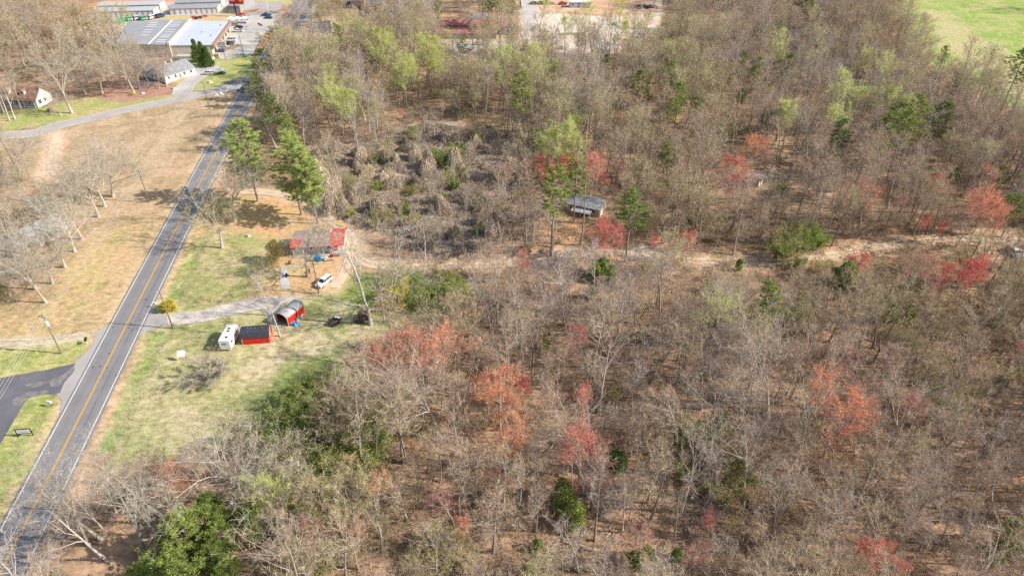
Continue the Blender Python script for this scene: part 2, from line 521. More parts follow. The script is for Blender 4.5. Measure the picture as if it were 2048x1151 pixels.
def make_ground():
    def axis(lo, hi, step, far):
        a = list(np.arange(lo, hi + 0.01, step))
        s, v = step, hi
        while v < far:
            s *= 1.25
            v += s
            a.append(v)
        s, v = step, lo
        pre = []
        while v > -far:
            s *= 1.25
            v -= s
            pre.append(v)
        return np.array(pre[::-1] + a)
    xs = axis(-250, 330, 1.3, 4500)
    ys = axis(36, 470, 1.3, 4500)
    X, Y = np.meshgrid(xs, ys)
    n = X.size
    x, y = X.ravel(), Y.ravel()
    wob = smooth_noise(x, y, 0.06, 3)
    wob2 = smooth_noise(x, y, 0.22, 4)
    A = np.tile(np.array([0.44, 0.285, 0.18]), (n, 1))
    B = np.tile(np.array([0.27, 0.185, 0.12]), (n, 1))
    big = (smooth_noise(x, y, 0.012, 8) * 0.5 + 0.5).clip(0, 1)[:, None]
    A = A * (0.88 + 0.3 * big)
    open_land = np.zeros(n)

    def blend(w, ca, cb):
        nonlocal A, B
        w = w[:, None]
        A = A * (1 - w) + np.array(ca) * w
        B = B * (1 - w) + np.array(cb) * w
    for px, ca, cb, soft in ZONES:
        sd = poly_sd(x, y, world_poly(px)) + wob * soft * 0.45 + wob2 * soft * 0.35
        w = np.clip(0.5 - sd / (soft * 1.1), 0, 1)
        w = w * w * (3 - 2 * w)
        blend(w, ca, cb)
        open_land = np.maximum(open_land, w)
    # verges of the highway: clay edge, then a green ditch line on the right
    nr = offsets(HW)
    d = line_d(x, y, HW[:-1])
    near = d < 30
    sgn = np.zeros(n)
    idx = np.where(near)[0]
    if len(idx):
        hx = HW[None, :, 0]
        k = np.concatenate([np.argmin((x[c][:, None] - hx) ** 2 + (y[c][:, None] - HW[None, :, 1]) ** 2, 1) for c in np.array_split(idx, 40)])
        sgn[idx] = np.sign((x[idx] - HW[k, 0]) * nr[k, 0] + (y[idx] - HW[k, 1]) * nr[k, 1])
    py = Q(x, y)[1]
    clay = np.clip(1 - np.abs(d - 5.2 + wob2 * 0.5) / 1.5, 0, 1) * (py > 200) * (0.55 + 0.45 * (wob > -0.3))
    blend(clay, (0.66, 0.46, 0.30), (0.60, 0.42, 0.26))
    band = np.clip(1 - np.abs(d - 8.0 + wob2 * 0.9) / 2.0, 0, 1) * (sgn > 0) * np.clip((py - 470) / 60, 0, 1)
    band *= np.where((py > 596) & (py < 664), 0, 1) * np.where(py > 900, 0, 1) * (0.35 + 0.65 * np.clip(wob * 2 + 0.6, 0, 1))
    blend(band, (0.26, 0.42, 0.07), (0.20, 0.34, 0.05))
    # clay along the left roadside cut
    cut = np.clip(1 - np.abs(d - 10.0 + wob * 1.5) / 3.0, 0, 1) * (sgn < 0) * np.clip((py - 250) / 80, 0, 1) * (py < 640) * 0.6
    blend(cut, (0.62, 0.38, 0.26), (0.56, 0.38, 0.22))
    for ln, wd, ca, cb, st in ((LANE_TOP, 4.6, (0.66, 0.46, 0.30), (0.50, 0.34, 0.20), 0.85), (LANE_HOUSE, 3.5, (0.66, 0.44, 0.28), (0.56, 0.40, 0.24), 0.8),
                               (TRACK_P, 4.5, (0.74, 0.50, 0.36), (0.66, 0.44, 0.30), 0.85), (TRACK_L, 2.6, (0.66, 0.54, 0.36), (0.56, 0.48, 0.28), 0.6),
                               (SIDE, 5.0, (0.60, 0.46, 0.26), (0.50, 0.42, 0.2), 0.5)):
        dd = line_d(x, y, ln)
        w = np.clip((wd + wob2 * 0.8 - dd) / 1.6, 0, 1) * st
        blend(w, ca, cb)
        open_land = np.maximum(open_land, np.clip((wd + 4 - dd) / 3, 0, 1))
    open_land = np.maximum(open_land, np.clip((16 - d) / 4, 0, 1))
    z = (smooth_noise(x, y, 0.03, 11) * 0.35 + smooth_noise(x, y, 0.11, 12) * 0.16 - 0.25) * (1 - open_land)
    z += (smooth_noise(x, y, 0.10, 14) * 0.03 - 0.05) * open_land
    ditch = np.clip(1 - np.abs(d - 8.2) / 2.2, 0, 1)
    z -= 0.45 * ditch * (py > 420) * np.where((sgn > 0) & (py > 590) & (py < 672), 0, 1) * (sgn > 0)
    me = bpy.data.meshes.new("ground")
    ny, nx = X.shape
    i = np.arange(n).reshape(ny, nx)
    faces = np.stack([i[:-1, :-1], i[:-1, 1:], i[1:, 1:], i[1:, :-1]], -1).reshape(-1, 4)
    me.vertices.add(n)
    me.vertices.foreach_set("co", np.stack([x, y, z], 1).ravel())
    me.loops.add(faces.size)
    me.loops.foreach_set("vertex_index", faces.ravel())
    me.polygons.add(len(faces))
    me.polygons.foreach_set("loop_start", np.arange(0, faces.size, 4))
    me.polygons.foreach_set("loop_total", np.full(len(faces), 4))
    me.polygons.foreach_set("use_smooth", np.ones(len(faces), bool))
    me.update()
    for nm, arr in (("soil_a", A), ("soil_b", B)):
        at = me.color_attributes.new(nm, 'FLOAT_COLOR', 'POINT')
        at.data.foreach_set("color", np.concatenate([arr, np.ones((n, 1))], 1).ravel())
    at = me.attributes.new("open_land", 'FLOAT', 'POINT')
    at.data.foreach_set("value", open_land)
    m, nt, N, L = nodes_of("soil_grass_and_litter")
    out = N("ShaderNodeOutputMaterial")
    b = N("ShaderNodeBsdfDiffuse")
    L(b.outputs[0], out.inputs[0])
    ge = N("ShaderNodeNewGeometry")
    ca, cb, op = N("ShaderNodeAttribute"), N("ShaderNodeAttribute"), N("ShaderNodeAttribute")
    ca.attribute_name, cb.attribute_name, op.attribute_name = "soil_a", "soil_b", "open_land"

    def nz(scale, detail, stretch=None, dist=0.0):
        t = N("ShaderNodeTexNoise")
        t.inputs["Scale"].default_value = scale
        t.inputs["Detail"].default_value = detail
        t.inputs["Distortion"].default_value = dist
        t.inputs["Roughness"].default_value = 0.65
        if stretch:
            mp = N("ShaderNodeMapping")
            mp.inputs["Scale"].default_value = stretch
            L(ge.outputs["Position"], mp.inputs[0])
            L(mp.outputs[0], t.inputs[0])
        else:
            L(ge.outputs["Position"], t.inputs[0])
        return t

    def rng(src, a0, a1, b0, b1):
        r = N("ShaderNodeMapRange")
        for k, v in zip((1, 2, 3, 4), (a0, a1, b0, b1)):
            r.inputs[k].default_value = v
        L(src, r.inputs[0])
        return r.outputs[0]
    n1 = nz(0.09, 7, dist=1.0)
    f1 = rng(n1.outputs[0], 0.44, 0.57, 0, 1)
    mix = N("ShaderNodeMix")
    mix.data_type = 'RGBA'
    L(f1, mix.inputs[0])
    L(ca.outputs[0], mix.inputs[6])
    L(cb.outputs[0], mix.inputs[7])
    n2 = nz(1.1, 6, (0.55, 1.0, 1.0))          # leaf drifts and grass clumps, combed sideways
    v2 = rng(n2.outputs[0], 0.3, 0.7, 0.66, 1.28)
    n3 = nz(6.5, 3)
    v3 = rng(n3.outputs[0], 0.25, 0.75, 0.80, 1.20)
    mm = N("ShaderNodeMath")
    mm.operation = 'MULTIPLY'
    L(v2, mm.inputs[0])
    L(v3, mm.inputs[1])
    sc = N("ShaderNodeVectorMath")
    sc.operation = 'SCALE'
    L(mix.outputs[2], sc.inputs[0])
    L(mm.outputs[0], sc.inputs[3])
    L(sc.outputs[0], b.inputs[0])
    bp = N("ShaderNodeBump")
    bp.inputs["Strength"].default_value = 0.6
    bp.inputs["Distance"].default_value = 0.25
    L(n2.outputs[0], bp.inputs["Height"])
    L(bp.outputs[0], b.inputs["Normal"])
    me.materials.append(m)
    return tag(obj("ground", me), kind='structure')


make_ground()


# ------------------------------------------------------------------ asphalt with wheel paths and stains
def asphalt(name, c, worn=0.12):
    m, nt, N, L = nodes_of(name)
    out = N("ShaderNodeOutputMaterial")
    b = N("ShaderNodeBsdfPrincipled")
    b.inputs["Roughness"].default_value = 0.85
    b.inputs["Specular IOR Level"].default_value = 0.25
    L(b.outputs[0], out.inputs[0])
    ge = N("ShaderNodeNewGeometry")
    n1 = N("ShaderNodeTexNoise")
    n1.inputs["Scale"].default_value = 0.16
    n1.inputs["Detail"].default_value = 8
    n1.inputs["Roughness"].default_value = 0.6
    L(ge.outputs["Position"], n1.inputs[0])
    r1 = N("ShaderNodeMapRange")
    r1.inputs[1].default_value, r1.inputs[2].default_value = 0.3, 0.7
    r1.inputs[3].default_value, r1.inputs[4].default_value = 1 - worn, 1 + worn
    L(n1.outputs[0], r1.inputs[0])
    n2 = N("ShaderNodeTexNoise")
    n2.inputs["Scale"].default_value = 9
    n2.inputs["Detail"].default_value = 2
    L(ge.outputs["Position"], n2.inputs[0])
    r2 = N("ShaderNodeMapRange")
    r2.inputs[3].default_value, r2.inputs[4].default_value = 0.88, 1.12
    L(n2.outputs[0], r2.inputs[0])
    uv = N("ShaderNodeUVMap")
    sp = N("ShaderNodeSeparateXYZ")
    L(uv.outputs[0], sp.inputs[0])
    # wheel paths: four pale bands across the width
    s1 = N("ShaderNodeMath")
    s1.operation = 'MULTIPLY'
    s1.inputs[1].default_value = 4 * 2 * math.pi
    L(sp.outputs[0], s1.inputs[0])
    s2 = N("ShaderNodeMath")
    s2.operation = 'COSINE'
    L(s1.outputs[0], s2.inputs[0])
    s3 = N("ShaderNodeMapRange")
    s3.inputs[1].default_value, s3.inputs[2].default_value = -1, 1
    s3.inputs[3].default_value, s3.inputs[4].default_value = 1.05, 0.96
    L(s2.outputs[0], s3.inputs[0])
    m1 = N("ShaderNodeMath")
    m1.operation = 'MULTIPLY'
    L(r1.outputs[0], m1.inputs[0])
    L(r2.outputs[0], m1.inputs[1])
    m2 = N("ShaderNodeMath")
    m2.operation = 'MULTIPLY'
    L(m1.outputs[0], m2.inputs[0])
    L(s3.outputs[0], m2.inputs[1])
    sc = N("ShaderNodeVectorMath")
    sc.operation = 'SCALE'
    sc.inputs[0].default_value = c
    L(m2.outputs[0], sc.inputs[3])
    L(sc.outputs[0], b.inputs["Base Color"])
    return m


M['asphalt'] = asphalt("asphalt_worn", (0.235, 0.222, 0.225))
M['asphalt_old'] = asphalt("asphalt_pale", (0.42, 0.385, 0.365), 0.12)
M['asphalt_new'] = asphalt("asphalt_dark", (0.15, 0.145, 0.16), 0.25)
M['concrete'] = surf("concrete_lot", (0.56, 0.52, 0.47), (0.46, 0.42, 0.38), 0.12, fine=0.08, coord='Object')
M['gravel'] = surf("gravel", (0.66, 0.58, 0.50), (0.44, 0.39, 0.35), 0.35, detail=9, fine=0.35, bump=0.6)
M['dirt'] = surf("lane_dirt", (0.74, 0.56, 0.40), (0.62, 0.45, 0.31), 0.3, detail=8, fine=0.22, bump=0.4)
M['clay'] = surf("orange_clay", (0.70, 0.40, 0.16), (0.62, 0.36, 0.15), 0.5, fine=0.1)
M['shadow_and_tar'] = surf("road_tar_and_shadow", (0.07, 0.07, 0.075), (0.10, 0.10, 0.10), 1.0)  # dark tone for tar patches and for the painted wire shadow


def paint(name, c, wear):
    return surf(name, c, tuple(v * 0.72 + 0.05 for v in c), 1.3, 0.7, detail=7, lo=wear, hi=wear + 0.12, fine=0.1)


M['white_line'] = paint("white_road_paint", (0.78, 0.76, 0.73), 0.36)
M['yellow_line'] = paint("yellow_road_paint", (0.72, 0.40, 0.06), 0.36)

road = ribbon("highway", HW, -(HW[:, 2] / 2 + 0.55), HW[:, 2] / 2 + 0.55, 0.020, M['asphalt'], cols=5, ragged=0.05, seed=5)
w2 = HW[:, 2] / 2
ribbon("edge_line", HW, -w2 - 0.09, -w2 + 0.09, 0.028, M['white_line'], parent=road)
ribbon("edge_line", HW, w2 - 0.09, w2 + 0.09, 0.028, M['white_line'], parent=road)
gap = np.clip((HW[:, 2] - 7.2) / 4.4, 0, 1) * 2.0
for sg in (-1, 1):
    ribbon("centre_line", HW, sg * (gap + 0.13) - 0.075, sg * (gap + 0.13) + 0.075, 0.028, M['yellow_line'], parent=road)
far = HW[HW[:, 2] > 11.0]
ribbon("centre_line", far, -1.70, -1.56, 0.028, M['yellow_line'], parent=road)
ribbon("centre_line", far, 1.56, 1.70, 0.028, M['yellow_line'], parent=road)
# wire's shadow painted dark along the right lane, and small tar patches
shadow_and_tar = HW[(HW[:, 1] > 40) & (HW[:, 1] < 260)]
ribbon("wire_shadow", shadow_and_tar, 1.72, 1.79, 0.024, M['shadow_and_tar'], parent=road, ragged=0.03, seed=9)
rs = np.random.RandomState(2)
for px, py in ((265, 660), (214, 734), (292, 598), (186, 734), (200, 733), (258, 655), (226, 654), (280, 640), (218, 706), (233, 749), (262, 648), (274, 656)):
    x0, y0 = P(px, py)
    mb = MB()
    k = 7
    mb.add([(x0 + rs.uniform(.12, .35) * math.cos(a * 6.28 / k), y0 + rs.uniform(.1, .5) * math.sin(a * 6.28 / k), 0.026) for a in range(k)], [tuple(range(k))])
    part("tar_patch", mb, M['shadow_and_tar'], road)
# curved tyre scuffs where turning cars leave the branch road
M['scuff'] = surf("tyre_scuff", (0.26, 0.25, 0.25), (0.22, 0.21, 0.215), 1.0, fine=0.1)
for k in range(6):
    c0, c1, c2 = P(170 + k * 3.2, 752 + k * 6), P(184 + k * 3, 757 + k * 6), P(196 + k * 1.5, 770 + k * 7)
    ribbon("tyre_scuff", catmull([c0, c1, c2], 0.8), -0.07, 0.07, 0.0245 + k * 0.0003, M['scuff'], parent=road)

side = ribbon("side_road", SIDE, -3.9, 3.9, 0.012, M['asphalt_old'], cols=5, ragged=0.06, seed=6)
for sg in (-1, 1):
    ribbon("centre_line", SIDE[8:-3], sg * 0.13 - 0.06, sg * 0.13 + 0.06, 0.017, M['yellow_line'], parent=side)
    ribbon("edge_line", SIDE[:-4], sg * 3.2 - 0.07, sg * 3.2 + 0.07, 0.017, M['white_line'], parent=side)
st = MB()
a, b = P(458, 175), P(453, 184)
c, d = P(451, 183), P(456, 174)
st.add([(*a, .0172), (*d, .0172), (*c, .0172), (*b, .0172)], [(0, 1, 2, 3)])
part("stop_line", st, M['white_line'], side)
sheet("side_road_mouth", [(425, 176), (455, 163), (475, 157), (495, 150), (508, 138), (515, 142), (500, 175), (484, 200), (468, 218), (473, 195), (474, 187), (455, 184), (430, 187)], 0.006, M['asphalt'], smooth=False)

sheet("branch_road", [(-260, 800), (0, 755), (88, 740), (150, 726), (146, 745), (128, 765), (120, 785), (107, 788), (82, 787), (57, 796), (45, 811), (15, 863), (-60, 990), (-260, 1100)], 0.010, M['asphalt_new'], smooth=False)
sheet("road_shoulder", [(150, 724), (175, 701), (186, 683), (191, 664), (217, 650), (240, 655), (200, 735), (150, 830), (110, 900), (60, 990), (40, 1000), (100, 885), (112, 862), (120, 826), (124, 800), (112, 787), (128, 762), (146, 742)], 0.005, M['asphalt_old'], smooth=False)
sheet("driveway_apron", [(321, 583), (311, 604), (308, 617), (312, 626), (330, 630), (350, 629), (350, 644), (320, 652), (296, 662), (277, 673), (262, 690), (285, 650), (300, 622)], 0.012, M['asphalt_old'], smooth=False)
drv = catmull([P(335, 640), P(350, 637), (P(400, 632)), P(450, 621), P(500, 609), P(540, 603), P(580, 598), P(604, 592)], 1.2)
wl = np.interp(np.linspace(0, 1, len(drv)), [0, .1, .5, .75, 1], [2.2, 2.3, 2.6, 2.5, .7])
wr = np.interp(np.linspace(0, 1, len(drv)), [0, .1, .5, .75, .85, 1], [2.2, 2.3, 2.5, 2.8, 1.8, .4])
ribbon("gravel_driveway", drv, -wl, wr, 0.016, M['gravel'], ragged=0.16, seed=8, cols=3)
sheet("gravel_pad", [(528, 604), (556, 606), (570, 622), (566, 646), (550, 654), (534, 642), (526, 620)], 0.013, M['gravel'], ragged=0.15)
M['dirt_dull'] = surf("lane_dirt_dull", (0.62, 0.45, 0.30), (0.48, 0.37, 0.23), 0.35, detail=8, fine=0.25, bump=0.4)
ln_ = ribbon("dirt_lane", LANE_TOP, -2.0, 2.0, 0.018, M['dirt_dull'], ragged=0.3, seed=3, cols=3)
for sg in (-1, 1):
    ribbon("wheel_rut", LANE_TOP, sg * 0.85 - 0.4, sg * 0.85 + 0.4, 0.026, M['dirt'], ragged=0.12, seed=31 + sg, parent=ln_)
for k_, pl_ in enumerate([[(98, 762), (118, 752), (140, 738), (150, 728), (146, 742), (128, 760), (118, 772), (104, 772)], [(20, 800), (45, 788), (78, 780), (100, 782), (84, 788), (56, 797), (40, 812)], [(50, 770), (80, 762), (96, 764), (70, 774)]]):
    sheet("dust_stain", pl_, 0.0135 + 0.001 * k_, surf("dusty_asphalt_%d" % k_, (0.26, 0.24, 0.23), (0.16, 0.15, 0.16), 0.8, detail=9, fine=0.3), ragged=0.2, seed=k_ + 3)
ribbon("dirt_lane", LANE_HOUSE, -1.3, 1.3, 0.024, M['dirt'], ragged=0.2, seed=4, cols=3)
ribbon("gravel_spur", SPUR, -4.2, 4.2, 0.024, M['gravel'], ragged=0.3, seed=4, cols=3)
for sg in (-1, 1):
    ribbon("wheel_rut", TRACK_L, sg * 0.95 - 0.38, sg * 0.95 + 0.38, 0.012, M['gravel'], ragged=0.12, seed=6 + sg)
ribbon("dirt_path", TRACK_P, -2.0, 1.6, 0.012, M['dirt'], ragged=0.35, seed=12, cols=3)
sheet("clay_patch", [(673, 441), (679, 439), (686, 444), (694, 452), (696, 458), (688, 458), (680, 452), (674, 446)], 0.03, M['clay'])
sheet("concrete_walk", [(562, 534), (574, 534), (576, 548), (580, 577), (561, 578), (560, 552)], 0.02, M['concrete'], smooth=False)
ribbon("driveway", DRIVE_UP, -4.0, 4.0, 0.009, M['concrete'], ragged=0.1, seed=3, cols=3)
sheet("driveway_pad", [(378, 142), (395, 131), (436, 131), (432, 140), (400, 152), (380, 166)], 0.014, M['concrete'])
sheet("parking_lot", [(444, 120), (424, 96), (461, 40), (470, 31), (520, 30), (548, 28), (568, 24), (563, 34), (545, 45), (558, 48), (548, 60), (532, 64), (520, 78), (512, 95), (506, 108), (480, 112)], 0.010, M['concrete'], smooth=False)
sheet("storage_yard", [(160, 38), (325, 33), (465, 27), (500, 2), (470, -6), (330, 6), (190, 14)], 0.012, M['concrete'], smooth=False)
sheet("asphalt_yard", [(487, 31), (502, 3), (535, 3), (570, 4), (560, 18), (545, 27), (520, 30)], 0.020, M['asphalt_old'], smooth=False)
sheet("far_car_park", [(692, -8), (850, -12), (872, 8), (830, 22), (792, 36), (756, 24), (700, 18)], 0.011, M['asphalt_new'], smooth=False)
sheet("shop_forecourt", [(617, 46), (660, 40), (668, 84), (644, 92), (618, 66)], 0.013, M['asphalt_new'], smooth=False)
sheet("gravel_yard", [(878, 88), (940, 84), (1030, 82), (1040, 108), (960, 112), (880, 112)], 0.012, M['concrete'], smooth=False)
sheet("sandy_yard", [(1052, 100), (1060, 30), (1100, 28), (1230, 34), (1250, 60), (1240, 100), (1150, 106)], 0.012, surf("sandy_yard_dirt", (0.76, 0.64, 0.54), (0.68, 0.54, 0.43), 0.12, detail=8), smooth=False)
sheet("far_sandy_road", [(1046, 36), (1040, -10), (1062, -10), (1075, 24), (1064, 60), (1050, 96)], 0.017, M['concrete'], smooth=False)
sheet("hatched_apron", [(600, 37), (612, 18), (624, 0), (640, 0), (632, 18), (622, 40), (608, 44)], 0.013, M['concrete'], smooth=False)
hat = bpy.data.objects["hatched_apron"]
for k in range(9):
    px, py = 607 + k * 2.2, 34 - k * 3.9
    q = MB()
    x0, y0 = P(px, py)
    q.box((x0 + 0.6, y0, 0.006), (2.6, 0.45, 0.012), rz=R(-18))
    part("painted_bar", q, M['shadow_and_tar'], hat)

# ================================================================== PLANT PROTOTYPES
def unit(v):
    return v / (np.linalg.norm(v) + 1e-9)


def perp(d, rg):
    a = unit(np.cross(d, rg.normal(size=3)))
    return a


def grow(rg, tubes, seeds, p, d, L, r, lvl, cfg):
    n = cfg['seg'][lvl]
    pts, rad = [p], [r]
    ds = []
    end = cfg.get('end', 0.25)
    for i in range(n):
        d = unit(d + rg.normal(0, cfg['wig'][lvl], 3) + np.array([0, 0, cfg['up'][lvl]]))
        p = p + d * (L / n)
        pts.append(p)
        ds.append(d)
        rad.append(r * (1 - (i + 1) / n * (1 - end)))
    tubes.append((pts, rad, lvl))
    if lvl >= cfg['depth']:
        seeds.append(pts)
        return
    if lvl == cfg['depth'] - 1:
        seeds.append(pts[len(pts) // 2:])
    k = cfg['kids'][lvl]
    for j in range(k):
        t = cfg['t0'][lvl] + (1 - cfg['t0'][lvl]) * (j + rg.uniform(0, 1)) / k
        t = min(t, 0.999)
        q = t * n
        i = int(q)
        base = pts[i] + (pts[i + 1] - pts[i]) * (q - i)
        rr = rad[i] + (rad[i + 1] - rad[i]) * (q - i)
        a = cfg['ang'][lvl] * rg.uniform(0.7, 1.3)
        az = perp(ds[i], rg)
        nd = unit(ds[i] * math.cos(a) + az * math.sin(a))
        if nd[2] < cfg.get('floor', -0.2):
            nd[2] = abs(nd[2]) * 0.3
            nd = unit(nd)
        ll = L * cfg['ratio'][lvl] * rg.uniform(0.7, 1.2)
        if cfg.get('crown') and lvl == 0:
            u = (t - cfg['t0'][0]) / (1 - cfg['t0'][0])
            ll *= 0.45 + 0.9 * math.sin(math.pi * min(1, u * 0.85 + 0.12))
        grow(rg, tubes, seeds, base, nd, ll, rr * cfg.get('rk', 0.55), lvl + 1, cfg)


def slivers(rg, O, D, L, W, curl=0.25):
    """thin pointed triangles from O along D"""
    n = len(O)
    s = np.cross(D, rg.normal(size=(n, 3)))
    s /= np.linalg.norm(s, axis=1)[:, None] + 1e-9
    s *= (W * 0.5)[:, None]
    tip = O + D * L[:, None] + rg.normal(0, curl, (n, 3)) * L[:, None] * 0.4
    return np.stack([O - s, O + s, tip], 1).reshape(-1, 3)


def leaves(rg, C, size):
    n = len(C)
    a = rg.normal(size=(n, 3))
    a /= np.linalg.norm(a, axis=1)[:, None]
    b = np.cross(a, rg.normal(size=(n, 3)))
    b /= np.linalg.norm(b, axis=1)[:, None]
    a *= (size * 0.6)[:, None]
    b *= (size * 0.5)[:, None]
    return np.stack([C - a, C + b, C + a], 1).reshape(-1, 3)


def twigs_from(rg, seeds, per, length, width, spread=0.9, up=0.25, droop=0.0):
    O, D = [], []
    for pts in seeds:
        pts = np.array(pts)
        k = len(pts) - 1
        t = rg.uniform(0.15, 1, per) * k
        i = np.minimum(t.astype(int), k - 1)
        f = (t - i)[:, None]
        base = pts[i] * (1 - f) + pts[i + 1] * f
        d = pts[i + 1] - pts[i]
        d /= np.linalg.norm(d, axis=1)[:, None] + 1e-9
        d = d + rg.normal(0, spread, (per, 3)) + np.array([0, 0, up - droop])
        d /= np.linalg.norm(d, axis=1)[:, None]
        O.append(base)
        D.append(d)
    O, D = np.concatenate(O), np.concatenate(D)
    L = rg.uniform(0.5, 1.25, len(O)) * length
    W = np.full(len(O), width) * rg.uniform(0.7, 1.3, len(O))
    T = slivers(rg, O, D, L, W)
    tips = O + D * (L * rg.uniform(0.4, 1.0, len(O)))[:, None]
    return T, tips


def soup(name, tris, mat, extra=None):
    """triangle soup; extra = an MB joined in with its own material"""
    me = bpy.data.meshes.new(name)
    n = len(tris)
    f = np.arange(n).reshape(-1, 3)
    if extra is None:
        me.from_pydata(tris.tolist(), [], f.tolist())
        me.materials.append(mat)
    else:
        mb, m2 = extra
        o = len(mb.v)
        me.from_pydata(mb.v + tris.tolist(), [], mb.f + (f + o).tolist())
        me.materials.append(m2)
        me.materials.append(mat)
        me.polygons.foreach_set("material_index", [0] * len(mb.f) + [1] * len(f))
    me.update()
    return me


CFG_WOOD = dict(depth=2, seg=[6, 4, 3], wig=[0.05, 0.16, 0.2], up=[0.03, 0.12, 0.06], kids=[15, 5], t0=[0.40, 0.25], ang=[R(48), R(42)], ratio=[0.30, 0.50], crown=True, rk=0.50, end=0.2)
CFG_POLE = dict(depth=2, seg=[6, 3, 3], wig=[0.03, 0.15, 0.2], up=[0.02, 0.15, 0.06], kids=[14, 4], t0=[0.55, 0.3], ang=[R(40), R(40)], ratio=[0.20, 0.50], crown=True, rk=0.4, end=0.25)
CFG_OAK = dict(depth=3, seg=[3, 6, 4, 3], wig=[0.05, 0.15, 0.2, 0.2], up=[0.03, 0.05, 0.05, 0.05], kids=[7, 9, 6], t0=[0.60, 0.20, 0.2], ang=[R(42), R(45), R(42)], ratio=[1.85, 0.42, 0.5], rk=0.62, end=0.3)
CFG_SYC = dict(depth=3, seg=[9, 6, 4, 3], wig=[0.06, 0.16, 0.22, 0.2], up=[0.03, 0.05, 0.03, 0.0], kids=[10, 6, 5], t0=[0.22, 0.3, 0.2], ang=[R(48), R(45), R(42)], ratio=[0.42, 0.42, 0.5], crown=True, rk=0.5, end=0.25)
CFG_LEAN = dict(depth=3, seg=[7, 5, 3, 2], wig=[0.05, 0.12, 0.2, 0.2], up=[0.03, 0.10, 0.05, 0.0], kids=[9, 5, 4], t0=[0.32, 0.3, 0.2], ang=[R(32), R(40), R(42)], ratio=[0.45, 0.42, 0.5], crown=True, rk=0.5, end=0.2)
CFG_BUSH = dict(depth=2, seg=[4, 3, 3], wig=[0.15, 0.2, 0.2], up=[0.0, 0.05, 0.05], kids=[7, 4], t0=[0.15, 0.2], ang=[R(45), R(42)], ratio=[0.55, 0.5], rk=0.6, end=0.3)


def trunk_mb(tubes, r0):
    mb = MB()
    for pts, rad, lvl in tubes:
        if lvl == 0:
            rad = list(rad)
            pts = list(pts)
            rad[0] *= 1.35
            pts.insert(0, pts[0] - np.array([0, 0, 0.6]))
            rad.insert(0, rad[0] * 1.15)
            mb.tube([tuple(p) for p in pts], rad, 7, cap=False)
        else:
            mb.tube([tuple(p) for p in pts], rad, 5 if lvl == 1 else 3, cap=False)
    return mb


def tree_parts(seed, cfg, H, r0, per, tlen, twid, lean=0.06, stems=1, spread=0.9, up=0.25):
    rg = np.random.RandomState(seed)
    tubes, seeds = [], []
    for s in range(stems):
        ln = lean if stems == 1 else 0.55
        a = rg.uniform(0, 6.28) if stems == 1 else s * 6.28 / stems + rg.uniform(-.3, .3)
        d = unit(np.array([math.cos(a) * ln, math.sin(a) * ln, 1.0]))
        grow(rg, tubes, seeds, np.array([0.1 * math.cos(a), 0.1 * math.sin(a), 0.0]) if stems > 1 else np.zeros(3), d, H, r0, 0, cfg)
    T, tips = twigs_from(rg, seeds, per, tlen, twid, spread, up)
    return trunk_mb(tubes, r0), T, tips, rg


class Kind:
    """a plant prototype: trunk mesh, crown mesh, height"""
    def __init__(s, tm, cm, h):
        s.tm, s.cm, s.h = tm, cm, h


WOOD_V, KINDS = [], {}


def proto(name, seed, cfg, H, r0, per, tlen, twid, bark, crown_mat, leaf=0, leaf_size=0.2, keep=False, **kw):
    mb, T, tips, rg = tree_parts(seed, cfg, H, r0, per, tlen, twid, **kw)
    if leaf:
        k = rg.choice(len(tips), leaf)
        C = tips[k] + rg.normal(0, 0.18, (leaf, 3))
        T = np.concatenate([T, leaves(rg, C, rg.uniform(0.6, 1.3, leaf) * leaf_size)])
    top = float(T[:, 2].max())
    K = Kind(mb.mesh(name + "_trunk", [bark], True), soup(name + "_crown", T, crown_mat), top)
    if keep:
        K.mb, K.T = mb, T
    return K


def pine_proto(name, seed, H, crown0, rmax, mat, n_br=60, per=36, dark=False, nl=0.55):
    rg = np.random.RandomState(seed)
    mb = MB()
    pts, rad = [], []
    lean = rg.normal(0, 0.025, 2)
    for i in range(9):
        t = i / 8
        pts.append((lean[0] * t * H, lean[1] * t * H, -0.6 if i == 0 else t * H))
        rad.append(0.32 * (H / 22) * (1 - 0.85 * t))
    mb.tube(pts, rad, 7, cap=False)
    O = []
    D = []
    for j in range(n_br):
        t = crown0 + (1 - crown0) * ((j + rg.uniform(0, 1)) / n_br)
        u = (t - crown0) / (1 - crown0)
        ln = rmax * (math.sin(math.pi * min(1, 0.16 + u * 0.80)) ** 0.75) * rg.uniform(0.55, 1.2)
        az = rg.uniform(0, 6.28)
        el = R(-8 + 50 * u + rg.uniform(-12, 12))
        d = np.array([math.cos(az) * math.cos(el), math.sin(az) * math.cos(el), math.sin(el)])
        base = np.array([lean[0] * t * H, lean[1] * t * H, t * H])
        tip = base + d * ln
        mid = base + d * ln * 0.5 + np.array([0, 0, -0.12 * ln * 0.5])
        mb.tube([tuple(base), tuple(mid), tuple(tip)], [0.075, 0.045, 0.015], 3, cap=False)
        nc = max(2, int(ln * 1.7))
        for c in range(nc):
            f = 0.35 + 0.65 * (c + 1) / nc
            cc = base + d * ln * f + rg.normal(0, 0.28, 3)
            cc[2] += 0.15
            dd = rg.normal(0, 1, (per, 3))
            dd /= np.linalg.norm(dd, axis=1)[:, None]
            dd[:, 2] = dd[:, 2] * 0.55 + 0.25
            O.append(cc + dd * 0.12)
            D.append(dd)
    # leader tuft
    O, D = np.concatenate(O), np.concatenate(D)
    T = slivers(rg, O, D, rg.uniform(0.6, 1.2, len(O)) * nl, np.full(len(O), 0.12), 0.2)
    return Kind(mb.mesh(name + "_trunk", [M['bark_pine']], True), soup(name + "_crown", T, mat), H)


